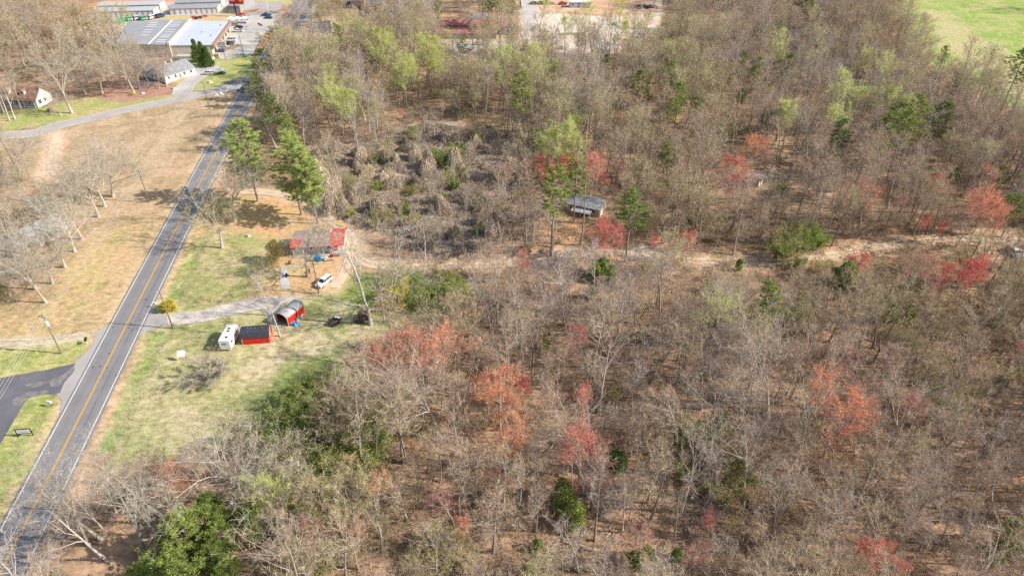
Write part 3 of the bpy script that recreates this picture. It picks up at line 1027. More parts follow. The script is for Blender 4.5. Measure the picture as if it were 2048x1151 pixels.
def conifer_proto(name, seed, H, rmax, mat, n=5200, egg=False, size=0.42):
    """dense evergreen (cedar, holly): leaf sprays in lumps all over a cone or an egg, hollow inside"""
    rg = np.random.RandomState(seed)
    mb = MB()
    mb.tube([(0, 0, -0.5), (0, 0, H * 0.5), (0, 0, H * 0.9)], [0.16 * H / 8, 0.11 * H / 8, 0.03], 6, cap=False)
    lumps = 70 if size > 0.4 else 170
    u = rg.uniform(0, 1, lumps) ** (1.0 if egg else 1.25)
    az = rg.uniform(0, 6.28, lumps)
    rr = np.sqrt(np.clip(1 - (2 * u - 0.9) ** 2 / 1.25, 0.02, 1)) if egg else (1 - u) ** 0.8 + 0.03
    rr = rr * rmax * rg.uniform(0.7, 1.1, lumps)
    C = np.stack([np.cos(az) * rr * 0.8, np.sin(az) * rr * 0.8, 0.08 * H + u * H * 0.88], 1)
    k = rg.choice(lumps, n)
    lump_r = (0.16 + 0.24 * (1 - u[k])) * rmax * (1.15 if size > 0.4 else 0.85)
    dd = rg.normal(size=(n, 3))
    dd /= np.linalg.norm(dd, axis=1)[:, None]
    O = C[k] + dd * (lump_r * rg.uniform(0.55, 1.05, n))[:, None] * np.array([1, 1, 1.1])
    O[:, 2] = np.maximum(O[:, 2], 0.1)
    D = dd + rg.normal(0, 0.5, (n, 3)) + np.array([0, 0, 0.35])
    D /= np.linalg.norm(D, axis=1)[:, None]
    T = slivers(rg, O, D, rg.uniform(0.6, 1.2, n) * size, np.full(n, 0.17), 0.2)
    return Kind(mb.mesh(name + "_trunk", [M['bark_pine']], True), soup(name + "_crown", T, mat), H)


def mound_proto(name, seed, H, rb, mat, green=0.0, lump=0.25):
    """dead snag smothered in vines: strands hanging from a crooked top down to the ground"""
    rg = np.random.RandomState(seed)
    n = 560
    pw = rg.uniform(.75, 1.3)
    tops = [np.array([rg.normal(0, rb * 0.25), rg.normal(0, rb * 0.25), H * rg.uniform(0.7, 1.0)]) for _ in range(4)]
    tris = []
    tipsl = []
    for k in range(n):
        tp = tops[rg.randint(4)]
        az = rg.uniform(0, 6.28)
        foot = np.array([math.cos(az), math.sin(az), 0]) * rb * rg.uniform(0.45, 1.1)
        foot[2] = -0.1
        st = rg.uniform(0, 0.5)
        prev = None
        w = rg.uniform(0.03, 0.075)
        segs = 6
        for i in range(segs + 1):
            t = st + (1 - st) * i / segs
            h = tp * (1 - t) + foot * t
            h = h.copy()
            # hang outward then down
            h[0] += math.cos(az) * rb * lump * math.sin(math.pi * t)
            h[1] += math.sin(az) * rb * lump * math.sin(math.pi * t)
            h[2] = tp[2] * (1 - t ** pw) + foot[2] * t
            h += rg.normal(0, 0.16, 3)
            if prev is not None:
                s = unit(np.cross(h - prev, rg.normal(size=3))) * w
                tris += [prev - s, prev + s, h + s * 0.6]
            prev = h
            tipsl.append(h)
    T = np.array(tris)
    tp = np.array(tipsl)
    k = rg.choice(len(tp), 900)
    D = rg.normal(size=(900, 3))
    D /= np.linalg.norm(D, axis=1)[:, None]
    T = np.concatenate([T, slivers(rg, tp[k], D, rg.uniform(.3, .8, 900), np.full(900, 0.06))])
    mb = MB()
    for t in tops:
        mb.tube([(0, 0, -0.3), (t[0] * .5, t[1] * .5, t[2] * .5), tuple(t + np.array([0, 0, .2]))], [0.14, 0.1, 0.04], 5, cap=False)
    trunk = mb.mesh(name + "_stem", [M['bark_grey']], True)
    leaf = None
    if green:
        m = int(2600 * green)
        q = tp[rg.choice(len(tp), m)] + rg.normal(0, 0.12, (m, 3))
        sel = q[:, 0] * math.cos(seed) + q[:, 1] * math.sin(seed) > -rb * 0.5
        leaf = soup(name + "_leaves", leaves(rg, q[sel], rg.uniform(.15, .3, sel.sum())), M['leaf_green' if green > .5 else 'leaf_olive'])
    K = Kind(trunk, soup(name + "_strands", T, mat), H)
    K.leaf = leaf
    return K


KINDS['wood'] = [proto("wood%d" % i, 100 + i, CFG_WOOD, h, 0.12 + 0.0095 * h, 19, 0.95, 0.034, M['bark_grey'], M['twig'], keep=True, lean=ln)
                 for i, (h, ln) in enumerate([(11, .05), (12, .12), (13, .04), (14, .08), (15, .05), (12, .2), (16, .05), (10, .1), (13, .15), (17, .06), (9, .1), (14, .25), (18, .04), (11, .18)])]
KINDS['pole'] = [proto("pole%d" % i, 200 + i, CFG_POLE, h, 0.20, 20, 0.9, 0.036, M['bark_grey'], M['twig'], keep=True, lean=.05) for i, h in enumerate([16, 18, 20, 17])]
KINDS['oak'] = [proto("oak%d" % i, 300 + i, CFG_OAK, h, 0.40, 16, 1.0, 0.034, M['bark_pale'], M['twig_oak'], spread=1.0, up=0.1) for i, h in enumerate([6.2, 7.0, 7.6, 5.8])]
KINDS['white'] = [proto("white%d" % i, 330 + i, CFG_OAK, h, 0.38, 11, 0.95, 0.034, M['bark_pale'], M['twig'], spread=1.0, up=0.1, lean=l) for i, (h, l) in enumerate([(6.2, .1), (7.4, .35), (6.8, .2)])]
KINDS['lean'] = [proto("lean%d" % i, 370 + i, CFG_LEAN, h, 0.30, 9, 0.9, 0.034, M['bark_pale'], M['twig_oak'], up=.15, lean=.12) for i, h in enumerate([15, 17, 13, 16])]
KINDS['syc'] = [proto("syc%d" % i, 350 + i, CFG_SYC, h, 0.42, 14, 0.8, 0.04, M['bark_pale'], M['twig_oak'], up=0.0, lean=.04) for i, h in enumerate([21, 19])]
KINDS['lime'] = [proto("lime%d" % i, 400 + i, CFG_WOOD, h, 0.2, 26, 0.9, 0.045, M['bark_grey'], M['leaf_lime'], leaf=6000, leaf_size=0.22, lean=.05) for i, h in enumerate([17, 19, 15])]
KINDS['lime_thin'] = [proto("limet%d" % i, 420 + i, CFG_WOOD, h, 0.16, 18, 0.9, 0.042, M['bark_grey'], M['twig_olive'], leaf=2200, leaf_size=0.18, lean=.05) for i, h in enumerate([15, 17, 13])]
KINDS['red'] = [proto("red%d" % i, 440 + i, CFG_WOOD, h, 0.15, 26, 0.9, 0.045, M['bark_pale'], M['bud_red'], leaf=2200, leaf_size=0.16, lean=.06) for i, h in enumerate([12, 14, 10])]
KINDS['orange'] = [proto("orange%d" % i, 460 + i, CFG_WOOD, h, 0.17, 24, 0.9, 0.045, M['bark_pale'], M['bud_orange'], leaf=2200, leaf_size=0.17, lean=.06) for i, h in enumerate([12, 14, 11])]
KINDS['rose'] = [proto("rose%d" % i, 480 + i, CFG_WOOD, h, 0.16, 22, 0.9, 0.045, M['bark_pale'], M['bud_rose'], leaf=900, leaf_size=0.15, lean=.06) for i, h in enumerate([12, 14, 11])]
KINDS['sapling'] = [proto("sapling%d" % i, 500 + i, CFG_BUSH, h, 0.05, 14, 0.7, 0.036, M['bark_grey'], M['twig'], stems=3, keep=True) for i, h in enumerate([3.2, 4.2, 5.0, 2.6])]
KINDS['bush'] = [proto("bush%d" % i, 520 + i, CFG_BUSH, h, 0.07, 16, 0.6, 0.05, M['bark_grey'], M['leaf_olive'], leaf=2100, leaf_size=0.21, stems=4, keep=True) for i, h in enumerate([3.2, 4.2, 5.0])]
KINDS['bushg'] = [proto("bushg%d" % i, 540 + i, CFG_BUSH, h, 0.07, 12, 0.6, 0.05, M['bark_grey'], M['leaf_green'], leaf=3800, leaf_size=0.24, stems=4) for i, h in enumerate([3.0, 4.4])]
KINDS['yellow'] = [proto("yellow0", 560, CFG_BUSH, 1.5, 0.04, 30, 0.5, 0.05, M['bark_grey'], M['leaf_yellow'], leaf=2600, leaf_size=0.2, stems=5),
                   proto("yellow1", 561, CFG_WOOD, 9, 0.14, 10, 0.8, 0.04, M['bark_pale'], M['leaf_yellow'], leaf=900, leaf_size=0.22)]
KINDS['pear'] = [proto("pear", 570, CFG_BUSH, 4.4, 0.10, 60, 0.7, 0.035, M['bark_grey'], M['twig_oak'], stems=6, spread=1.1)]
KINDS['pine'] = [pine_proto("pine%d" % i, 600 + i, h, c, r, M['needle']) for i, (h, c, r) in enumerate([(20, .45, 3.7), (18, .42, 3.4), (22, .52, 3.9), (15, .32, 3.2), (16, .5, 3.0)])]
KINDS['bigpine'] = [pine_proto("bigpine%d" % i, 620 + i, h, c, r, M['needle_blue'], n_br=135, per=36, nl=0.7) for i, (h, c, r) in enumerate([(25, .26, 6.2), (23, .28, 5.0)])]
KINDS['cedar'] = [conifer_proto("cedar%d" % i, 640 + i, h, r, M['leaf_dark']) for i, (h, r) in enumerate([(10, 2.6), (8, 2.0)])]
KINDS['hemlock'] = [pine_proto("hemlock%d" % i, 650 + i, h, .06, r, M['leaf_green'], n_br=95, per=34, nl=0.5) for i, (h, r) in enumerate([(9, 3.1), (7, 2.7), (10, 2.6)])]
KINDS['holly'] = [conifer_proto("holly%d" % i, 660 + i, h, r, M['leaf_green'], egg=True) for i, (h, r) in enumerate([(7, 2.0), (5, 1.7)])]
KINDS['hollyd'] = [conifer_proto("hollyd%d" % i, 670 + i, h, r, M['leaf_dark'], egg=True) for i, (h, r) in enumerate([(7, 2.2), (6, 2.4)])]
KINDS['arbor'] = [conifer_proto("arbor", 680, 8, 1.4, M['leaf_dark'])]
KINDS['bronze'] = [conifer_proto("bronze", 690, 11, 3.4, M['leaf_bronze'], egg=True, n=6500)]
KINDS['mound'] = [mound_proto("mound%d" % i, 700 + i, h, r, M['vine'], g) for i, (h, r, g) in enumerate([(5, 2.6, 0), (7, 2.6, 0), (3.5, 2.8, 0), (6, 3.2, .3), (2.6, 2.4, .25), (4.2, 2.4, .9), (8.5, 2.8, 0)])]

# ================================================================== BUILDINGS
M['white_wall'] = surf("white_siding", (0.80, 0.78, 0.76), (0.70, 0.68, 0.66), 0.6, fine=0.05, rough=0.7)
M['cream_wall'] = surf("cream_metal_wall", (0.66, 0.57, 0.47), (0.58, 0.50, 0.42), 0.6, fine=0.06)
M['grey_wall'] = surf("grey_metal_wall", (0.34, 0.32, 0.33), (0.28, 0.27, 0.28), 0.6, fine=0.06)
M['brick'] = surf("brown_brick_wall", (0.36, 0.24, 0.19), (0.27, 0.18, 0.14), 2.5, fine=0.2)
M['shingle_brown'] = surf("brown_shingle", (0.36, 0.25, 0.20), (0.26, 0.18, 0.15), 0.9, detail=8, fine=0.25)
M['shingle_rust'] = surf("rust_brown_shingle", (0.38, 0.22, 0.15), (0.27, 0.16, 0.12), 0.8, detail=8, fine=0.22)
M['shingle_grey'] = surf("grey_shingle", (0.33, 0.33, 0.34), (0.24, 0.24, 0.25), 0.8, detail=8, fine=0.2)
M['shingle_mauve'] = surf("mauve_brown_shingle", (0.38, 0.27, 0.23), (0.29, 0.21, 0.18), 0.7, detail=8, fine=0.25)
M['red_metal'] = surf("red_metal_roof", (0.60, 0.10, 0.08), (0.50, 0.08, 0.065), 0.6, rough=0.45, fine=0.08)
M['red_faded'] = surf("faded_red_roof", (0.48, 0.17, 0.15), (0.36, 0.13, 0.12), 0.4, rough=0.6, fine=0.15)
M['tin'] = surf("weathered_tin", (0.44, 0.44, 0.45), (0.26, 0.24, 0.23), 0.7, rough=0.55, fine=0.15, detail=7)
M['tin_pale'] = surf("pale_grey_roof", (0.50, 0.50, 0.50), (0.45, 0.45, 0.46), 0.3, rough=0.6, fine=0.05)
M['roof_grey'] = surf("grey_metal_roof", (0.36, 0.36, 0.375), (0.31, 0.31, 0.325), 0.15, rough=0.6, fine=0.05)
M['roof_blue'] = surf("bluish_white_roof", (0.56, 0.59, 0.66), (0.52, 0.55, 0.62), 0.1, rough=0.5, fine=0.04)
M['white_trim'] = surf("white_trim", (0.80, 0.78, 0.75), (0.74, 0.72, 0.69), 1, fine=0.04)
M['skylight'] = surf("skylight_panel", (0.80, 0.80, 0.78), (0.74, 0.74, 0.72), 1, rough=0.4, fine=0.04)
M['door_white'] = surf("roll_up_door", (0.70, 0.70, 0.76), (0.64, 0.64, 0.70), 0.8, rough=0.5, fine=0.04)
M['glass'] = surf("dark_glass", (0.035, 0.045, 0.055), (0.025, 0.03, 0.04), 1, rough=0.08, spec=0.8, fine=0.02)
M['red_board'] = surf("red_painted_board", (0.62, 0.035, 0.02), (0.54, 0.03, 0.018), 0.9, rough=0.6, fine=0.08)
M['shingle_black'] = surf("charcoal_shingle", (0.055, 0.06, 0.075), (0.04, 0.045, 0.055), 1.2, fine=0.25)
M['wood_raw'] = surf("raw_timber", (0.60, 0.45, 0.30), (0.48, 0.35, 0.23), 2, fine=0.12)
M['wood_dark'] = surf("dark_timber", (0.16, 0.11, 0.08), (0.10, 0.07, 0.055), 2, fine=0.3)
M['pole_wood'] = surf("pole_timber", (0.27, 0.22, 0.16), (0.20, 0.16, 0.12), 1.5, fine=0.2)
M['metal_grey'] = surf("galvanised_steel", (0.50, 0.51, 0.52), (0.42, 0.43, 0.44), 2, rough=0.45, metal=0.3)
M['black'] = surf("black_steel", (0.03, 0.03, 0.032), (0.02, 0.02, 0.022), 2, rough=0.5)
M['rubber'] = surf("tyre_rubber", (0.03, 0.03, 0.03), (0.02, 0.02, 0.02), 3, rough=0.9)
M['blue_plastic'] = surf("blue_plastic", (0.03, 0.30, 0.62), (0.025, 0.25, 0.52), 2, rough=0.4)
M['blue_tarp'] = surf("blue_tarp", (0.07, 0.27, 0.56), (0.20, 0.38, 0.60), 2.2, rough=0.5, lo=0.45, hi=0.6)
M['tarp_grey'] = surf("grey_tarp", (0.46, 0.47, 0.48), (0.30, 0.31, 0.33), 2.0)
M['yellow_p'] = surf("yellow_plastic", (0.72, 0.52, 0.04), (0.62, 0.44, 0.03), 2)
M['green_p'] = surf("green_plastic", (0.05, 0.50, 0.18), (0.05, 0.42, 0.16), 2)
M['teal_p'] = surf("teal_plastic", (0.22, 0.55, 0.50), (0.18, 0.46, 0.42), 2)
M['red_sign'] = surf("red_sign_face", (0.70, 0.03, 0.045), (0.62, 0.03, 0.04), 1, fine=0.03)
M['white_sign'] = surf("white_sign_face", (0.80, 0.80, 0.80), (0.76, 0.76, 0.76), 1, fine=0.03)
M['wire'] = surf("wire_aluminium", (0.46, 0.42, 0.38), (0.40, 0.37, 0.34), 1)


def dist2(a, b):
    return math.hypot(a[0] - b[0], a[1] - b[1])


def frame_of(A, B, depth):
    """front edge from A (left) to B (right) on the ground; returns centre of the footprint, heading, width"""
    rz = math.atan2(B[1] - A[1], B[0] - A[0])
    w = dist2(A, B)
    cx = (A[0] + B[0]) / 2 - math.sin(rz) * depth / 2
    cy = (A[1] + B[1]) / 2 + math.cos(rz) * depth / 2
    return (cx, cy), rz, w


def gable_walls(W, D, hw, hr, axis='x'):
    mb = MB()
    a, b = W / 2, D / 2
    if axis == 'x':
        prof = [(-b, -0.3), (b, -0.3), (b, hw), (0, hw + hr), (-b, hw)]
        vs = [(-a, u, z) for u, z in prof] + [(a, u, z) for u, z in prof]
    else:
        prof = [(-a, -0.3), (a, -0.3), (a, hw), (0, hw + hr), (-a, hw)]
        vs = [(u, -b, z) for u, z in prof] + [(u, b, z) for u, z in prof]
    n = 5
    fs = [tuple(range(n)), tuple(range(n, 2 * n))[::-1]] + [(k, n + k, n + (k + 1) % n, (k + 1) % n) for k in range(n)]
    return mb.add(vs, fs)


def roof_slab(x0, x1, D, hw, hr, over, side, axis='x', lift=0.0, th=0.14, t0=0.0, t1=1.0):
    """one slope; side -1 = front / left; t0..t1 from ridge to eave"""
    b = D / 2
    sl = hr / b
    L = b + over

    def pt(t, dz):
        u = side * L * t
        z = hw + hr - sl * L * t + 0.05 + lift + dz
        return u, z
    vs = []
    for x in (x0, x1):
        for t, dz in ((t0, 0), (t1, 0), (t1, th), (t0, th)):
            u, z = pt(t, dz)
            vs.append((x, u, z) if axis == 'x' else (u, x, z))
    fs = [(0, 1, 2, 3), (7, 6, 5, 4), (0, 4, 5, 1), (1, 5, 6, 2), (2, 6, 7, 3), (3, 7, 4, 0)]
    return MB().add(vs, fs)


def window(parent, x, y, z, w, h, face='front', frame='white_trim'):
    """pane with a raised frame round it; face tells which way it looks (front -y, right +x, left -x)"""
    f, g = MB(), MB()
    d = 0.06
    if face == 'front':
        g.box((x, y - 0.02, z), (w, 0.04, h))
        for ax, az, aw, ah in ((0, -0.08, w + .16, .08), (0, h, w + .16, .08)):
            f.box((x + ax, y - 0.04, z + az), (aw, 0.08, ah))
        for sx in (-1, 1):
            f.box((x + sx * (w / 2 + .04), y - 0.04, z), (.08, 0.08, h))
        f.box((x, y - 0.05, z + h / 2 - .03), (w, 0.03, .06))
    else:
        s = 1 if face == 'right' else -1
        g.box((x + s * 0.02, y, z), (0.04, w, h))
        for az, aw, ah in ((-0.08, w + .16, .08), (h, w + .16, .08)):
            f.box((x + s * 0.04, y, z + az), (0.08, aw, ah))
        for sy in (-1, 1):
            f.box((x + s * 0.04, y + sy * (w / 2 + .04), z), (0.08, .08, h))
        f.box((x + s * 0.05, y, z + h / 2 - .03), (0.03, w, .06))
    p = part("window", g, M['glass'], parent)
    part("frame", f, M[frame], p)
    return p


def door(parent, x, y, z, w, h, mat, face='front', name="door"):
    g = MB()
    if face == 'front':
        g.box((x, y - 0.03, z), (w, 0.07, h))
    else:
        s = 1 if face == 'right' else -1
        g.box((x + s * 0.03, y, z), (0.07, w, h))
    return part(name, g, M[mat], parent)


# --- house with the red metal roof
A, B = P(581, 497, 2.9), P(687, 491, 2.9)
Bk = P(693, 457, 2.9)
dep = dist2(B, Bk)
c0, rz0, W0 = frame_of(A, B, dep)
h = thing("house", "low house with a brown shingle roof patched with red metal, beside the dirt yard", "house", c0, rz0)
D0 = dep - 2.2
hh, hr = 2.9, 1.25
part("wall", gable_walls(W0 - 1.0, dep - 2.6, hh - 0.1, hr * 0.62), M['white_wall'], h, loc=(0, 0.9, 0))
xs = W0 / 2
cut = xs - 3.9
part("roof", roof_slab(-xs, cut, dep, hh, hr, 0.0, -1).add(*(lambda m: (m.v, m.f))(roof_slab(-xs, cut, dep, hh, hr, 0, 1))), M['shingle_mauve'], h)
for sd in (-1, 1):
    part("metal_roof_panel", roof_slab(cut + 0.02, xs + 0.2, dep, hh, hr, 0.1, sd, lift=0.05), M['red_metal'], h)
part("metal_roof_panel", roof_slab(-xs - 0.1, -xs + 2.6, dep, hh, hr, 0.1, -1, lift=0.16, t0=0.35), M['red_metal'], h)
fl = MB().box((cut, 0, hh + hr + 0.10), (0.16, 0.5, 0.14))
part("flashing", MB().add(*(lambda m: (m.v, m.f))(roof_slab(cut - 0.1, cut + 0.12, dep, hh, hr, 0.1, 1, lift=0.2, th=0.05, t0=0.1))), M['white_trim'], h)
vent = MB().tube([(-0.5, -1.5, hh + .6), (-0.5, -1.5, hh + 1.5)], 0.12, 8)
part("vent_pipe", vent, M['metal_grey'], h)
for k, x in enumerate(np.linspace(-xs + 0.5, xs - 0.4, 6)):
    part("porch_post", MB().box((x, -dep / 2 + 0.25, -0.2), (0.13, 0.13, hh + 0.0)), M['red_board' if k == 4 else 'white_trim'], h)
yw = 0.9 - (dep - 2.6) / 2
for x in (-4.4, -1.8, 2.6):
    window(h, x, yw, 1.0, 1.1, 1.2)
door(h, 0.6, yw, 0.1, 0.95, 2.05, 'brick')
door(h, 4.4, yw, 0.1, 0.95, 2.05, 'red_board')
for y in (-0.4, 2.2):
    window(h, (W0 - 1.0) / 2, y, 1.0, 0.9, 1.1, 'right')
part("porch_floor", MB().box((0, -dep / 2 + 1.0, 0.0), (W0 - .4, 2.2, 0.14)), M['concrete'], h)
part("timber_fascia", MB().box((xs + 0.16, 0, hh - 0.1), (0.1, dep + .2, 0.2)), M['white_trim'], h)

# --- grey cabin in the wood
x, y = P(1172, 418)
h = thing("cabin", "weathered cabin with a patchy grey tin roof in the pine clearing", "cabin", (x, y, 0), R(-24))
part("wall", gable_walls(10.5, 6.4, 2.7, 1.5), M['wood_raw'], h)
for sd in (-1, 1):
    part("roof", roof_slab(-5.7, 5.7, 6.4, 2.7, 1.5, 0.5, sd), M['tin'], h)
part("porch_roof", roof_slab(-3.0, 3.0, 6.4, 2.1, 0.6, 2.3, -1, lift=-0.2, t0=0.6), M['tin_pale'], h)
for x in (-2.8, 0, 2.8):
    part("porch_post", MB().box((x, -5.0, -0.2), (0.14, 0.14, 2.3)), M['white_trim'], h)
for x in (-3.6, 3.4):
    window(h, x, -3.2, 1.0, 1.0, 1.1)
door(h, 0, -3.2, 0.1, 0.9, 2.0, 'wood_dark')
window(h, 5.25, 0.5, 1.0, 1.0, 1.1, 'right')
part("wall_panel", MB().box((5.29, -1.6, 0.0), (0.06, 2.2, 2.3)), M['white_wall'], h)

# --- white house hidden behind the oaks on the left
x, y = P(78, 478)
h = thing("white_house", "white house with a pale grey roof hidden behind the oaks left of the highway", "house", (x, y, 0), R(62))
part("wall", gable_walls(13, 7.5, 2.9, 2.0), M['white_wall'], h)
for sd in (-1, 1):
    part("roof", roof_slab(-6.9, 6.9, 7.5, 2.9, 2.0, 0.45, sd), M['tin_pale'], h)
for x in (-4.5, -1.5, 1.6, 4.6):
    window(h, x, -3.75, 1.0, 1.0, 1.3)
door(h, 0.1, -3.75, 0.1, 0.95, 2.05, 'wood_dark')
for y in (-1.6, 1.6):
    window(h, 6.5, y, 1.0, 1.0, 1.3, 'right')
x, y = P(24, 500)
h = thing("white_outbuilding", "smaller white building with a grey roof at the left edge, below the white house", "outbuilding", (x, y, 0), R(-20))
part("wall", gable_walls(9, 6, 2.6, 1.3), M['white_wall'], h)
for sd in (-1, 1):
    part("roof", roof_slab(-4.8, 4.8, 6, 2.6, 1.3, 0.4, sd), M['tin'], h)
window(h, 2.2, -3.0, 1.0, 1.0, 1.1)
window(h, -2.2, -3.0, 1.0, 1.0, 1.1)
door(h, 0, -3.0, 0.1, 0.95, 2.0, 'wood_dark')

# --- long white house with dormers
A, B = P(-52, 209), P(77, 215)
Bk = P(116, 201)
dep = dist2(B, Bk)
c0, rz0, W0 = frame_of(A, B, dep)
h = thing("dormer_house", "long white house with a rust brown roof, three dormers and a columned front porch", "house", c0, rz0)
part("wall", gable_walls(W0, dep, 3.0, 3.6), M['white_wall'], h)
for sd in (-1, 1):
    part("roof", roof_slab(-W0 / 2 - .35, W0 / 2 + .25, dep, 3.0, 3.6, 0.5, sd), M['shingle_rust'], h)
part("porch_grey_panel", MB().box((0, -dep / 2 - 0.03, 0.3), (W0 - 1.5, 0.06, 2.3)), M['grey_wall'], h)  # flat grey panel on the front wall, standing for a porch recess
for x in np.linspace(-W0 / 2 + 1, W0 / 2 - 1, 7):
    part("porch_column", MB().box((x, -dep / 2 - 0.35, -0.2), (0.18, 0.18, 3.1)), M['white_trim'], h)
for x in np.linspace(-W0 / 2 + 3.0, W0 / 2 - 3.0, 5):
    window(h, x, -dep / 2 - 0.07, 1.0, 1.1, 1.4)
window(h, W0 / 2, -dep * .28, 1.0, 1.6, 1.5, 'right')
window(h, W0 / 2, dep * .05, 1.0, 1.0, 1.3, 'right')
for x in (W0 / 2 - 6.0, W0 / 2 - 12.5, W0 / 2 - 19.0):
    d = MB()
    yy = -dep * 0.26
    zb = 3.0 + 3.6 * 0.42
    d.add([(x - 0.9, yy - 0.6, zb - 0.1), (x + 0.9, yy - 0.6, zb - 0.1), (x + 0.9, yy - 0.6, zb + 1.3), (x, yy - 0.6, zb + 2.0), (x - 0.9, yy - 0.6, zb + 1.3),
           (x - 0.9, yy + 1.4, zb - 0.1), (x + 0.9, yy + 1.4, zb - 0.1), (x + 0.9, yy + 1.4, zb + 1.3), (x, yy + 2.6, zb + 2.0), (x - 0.9, yy + 1.4, zb + 1.3)],
          [(0, 1, 2, 3, 4), (9, 8, 7, 6, 5), (0, 5, 6, 1), (1, 6, 7, 2), (4, 9, 5, 0)])
    dm = part("dormer", d, M['white_wall'], h)
    r = MB()
    for s in (-1, 1):
        r.add([(x + s * 1.1, yy - 0.85, zb + 1.18), (x + s * 1.1, yy + 1.4, zb + 1.18), (x, yy + 2.7, zb + 2.08), (x, yy - 0.85, zb + 2.08)], [(0, 1, 2, 3)])
    part("dormer_roof", r, M['shingle_rust'], dm)
    part("dormer_window", MB().box((x, yy - 0.63, zb + 0.25), (0.8, 0.06, 0.95)), M['glass'], dm)
part("chimney", MB().box((-W0 / 2 + 6, 0.3, 5.6), (0.9, 0.9, 2.4)), M['brick'], h)

# --- grey-roofed house with the white end wall
x, y = P(347, 152)
h = thing("grey_roof_house", "white house with a grey shingle roof and two white chimneys beside the looped driveway", "house", (x, y, 0), R(56))
W0, dep = 15.0, 11.0
part("wall", gable_walls(W0, dep, 3.0, 2.6), M['white_wall'], h)
for sd in (-1, 1):
    part("roof", roof_slab(-W0 / 2 - .3, W0 / 2 + .3, dep, 3.0, 2.6, 0.5, sd), M['shingle_grey'], h)
for x, y in ((-1.5, 1.0), (1.8, 1.6)):
    part("chimney", MB().box((x, y, 4.8), (0.55, 0.55, 1.9)), M['white_wall'], h)
for x in (-5.5, -2.2, 2.2, 5.5):
    window(h, x, -dep / 2, 1.0, 1.1, 1.3)
for y in (-3, 0.5, 3.4):
    window(h, -W0 / 2, y, 1.0, 1.0, 1.3, 'left')
door(h, 0, -dep / 2, 0.1, 1.0, 2.1, 'brick')
part("side_wing_wall", gable_walls(6.5, 6, 2.7, 1.4, 'y'), M['white_wall'], h, loc=(-4.0, dep / 2 + 2.6, 0))
for sd in (-1, 1):
    part("side_wing_roof", roof_slab(-3.2, 3.4, 6.5, 2.7, 1.4, 0.4, sd, 'y'), M['shingle_grey'], h, loc=(-4.0, dep / 2 + 2.6, 0))
f = thing("board_fence", "low grey board fence with a white gate leaf in front of the grey-roofed house", "fence", P(300, 169))
f.rotation_euler = (0, 0, R(4))
for k in range(12):
    part("fence_board", MB().box((-9 + k * 1.15, 0, -0.1), (1.08, 0.08, 1.2)), M['tin_pale'], f)
part("gate", MB().box((7.2, 2.2, 0), (0.1, 5.5, 1.6)), M['white_wall'], f)

# --- the shop: two joined halls
def hall(name, label, corners, z, roofm, wallm, cat="shop"):
    pts = [P(*p, z) for p in corners]
    cx, cy = sum(p[0] for p in pts) / 4, sum(p[1] for p in pts) / 4
    t = thing(name, label, cat, (cx, cy))
    loc = [(p[0] - cx, p[1] - cy) for p in pts]
    w = MB()
    w.add([(a, b, -0.2) for a, b in loc] + [(a, b, z - 0.12) for a, b in loc], [(0, 1, 5, 4), (1, 2, 6, 5), (2, 3, 7, 6), (3, 0, 4, 7)])
    part("wall", w, M[wallm], t)
    r = MB()
    k = 1.012
    r.add([(a * k, b * k, z - 0.1) for a, b in loc] + [(a * k, b * k, z + 0.12) for a, b in loc], [(0, 1, 5, 4), (1, 2, 6, 5), (2, 3, 7, 6), (3, 0, 4, 7), (4, 5, 6, 7), (3, 2, 1, 0)])
    part("roof", r, M[roofm], t)
    return t, loc, z


def on_roof(t, loc, z, u, v, w, d, rz, mat, name, zz=0.0, hh=0.05):
    """u along the near edge 0..1, v towards the far edge 0..1 (corners: near-left, near-right, far-right, far-left)"""
    a = [loc[0][k] * (1 - u) + loc[1][k] * u for k in (0, 1)]
    b = [loc[3][k] * (1 - u) + loc[2][k] * u for k in (0, 1)]
    x, y = a[0] * (1 - v) + b[0] * v, a[1] * (1 - v) + b[1] * v
    return part(name, MB().box((x, y, z + 0.12 + zz), (w, d, hh), rz), M[mat], t)


t, loc, z = hall("shop_grey_hall", "wide shop hall with a grey metal roof set with rows of pale skylights", [(232, 88), (338, 90), (383, 40), (256, 43)], 5.5, 'roof_grey', 'cream_wall')
ang = math.atan2(loc[2][1] - loc[1][1], loc[2][0] - loc[1][0]) - math.pi / 2
ridge_u = 0.66
L_ = dist2(loc[1], loc[2])
on_roof(t, loc, z, ridge_u, 0.5, 0.7, L_ * 0.98, ang, 'skylight', "ridge_cap", 0.02, 0.14)
for k, v in enumerate((0.10, 0.17, 0.28, 0.36, 0.48, 0.58, 0.72, 0.80, 0.90)):
    on_roof(t, loc, z, 0.80, v, 4.4, 0.75, 0, 'skylight', "skylight")
    if v > 0.3:
        on_roof(t, loc, z, 0.42, v, 4.4, 0.75, 0, 'skylight', "skylight")
x0 = loc[1]
x1 = loc[2]
part("parapet_wall", MB().box(((x0[0] + x1[0]) / 2 - .3, (x0[1] + x1[1]) / 2, z), (1.1, L_, 0.9), ang), M['cream_wall'], t)
t, loc, z = hall("shop_white_hall", "shop hall with a bluish white flat roof, its brown side facing the car park", [(339, 91), (421, 90), (456, 43), (384, 42)], 5.0, 'roof_blue', 'cream_wall')
ang = math.atan2(loc[2][1] - loc[1][1], loc[2][0] - loc[1][0]) - math.pi / 2
L_ = dist2(loc[1], loc[2])
mid = ((loc[1][0] + loc[2][0]) / 2, (loc[1][1] + loc[2][1]) / 2)
part("fascia", MB().box((mid[0] + .75, mid[1], 3.3), (1.5, L_, 1.7), ang), M['brick'], t)
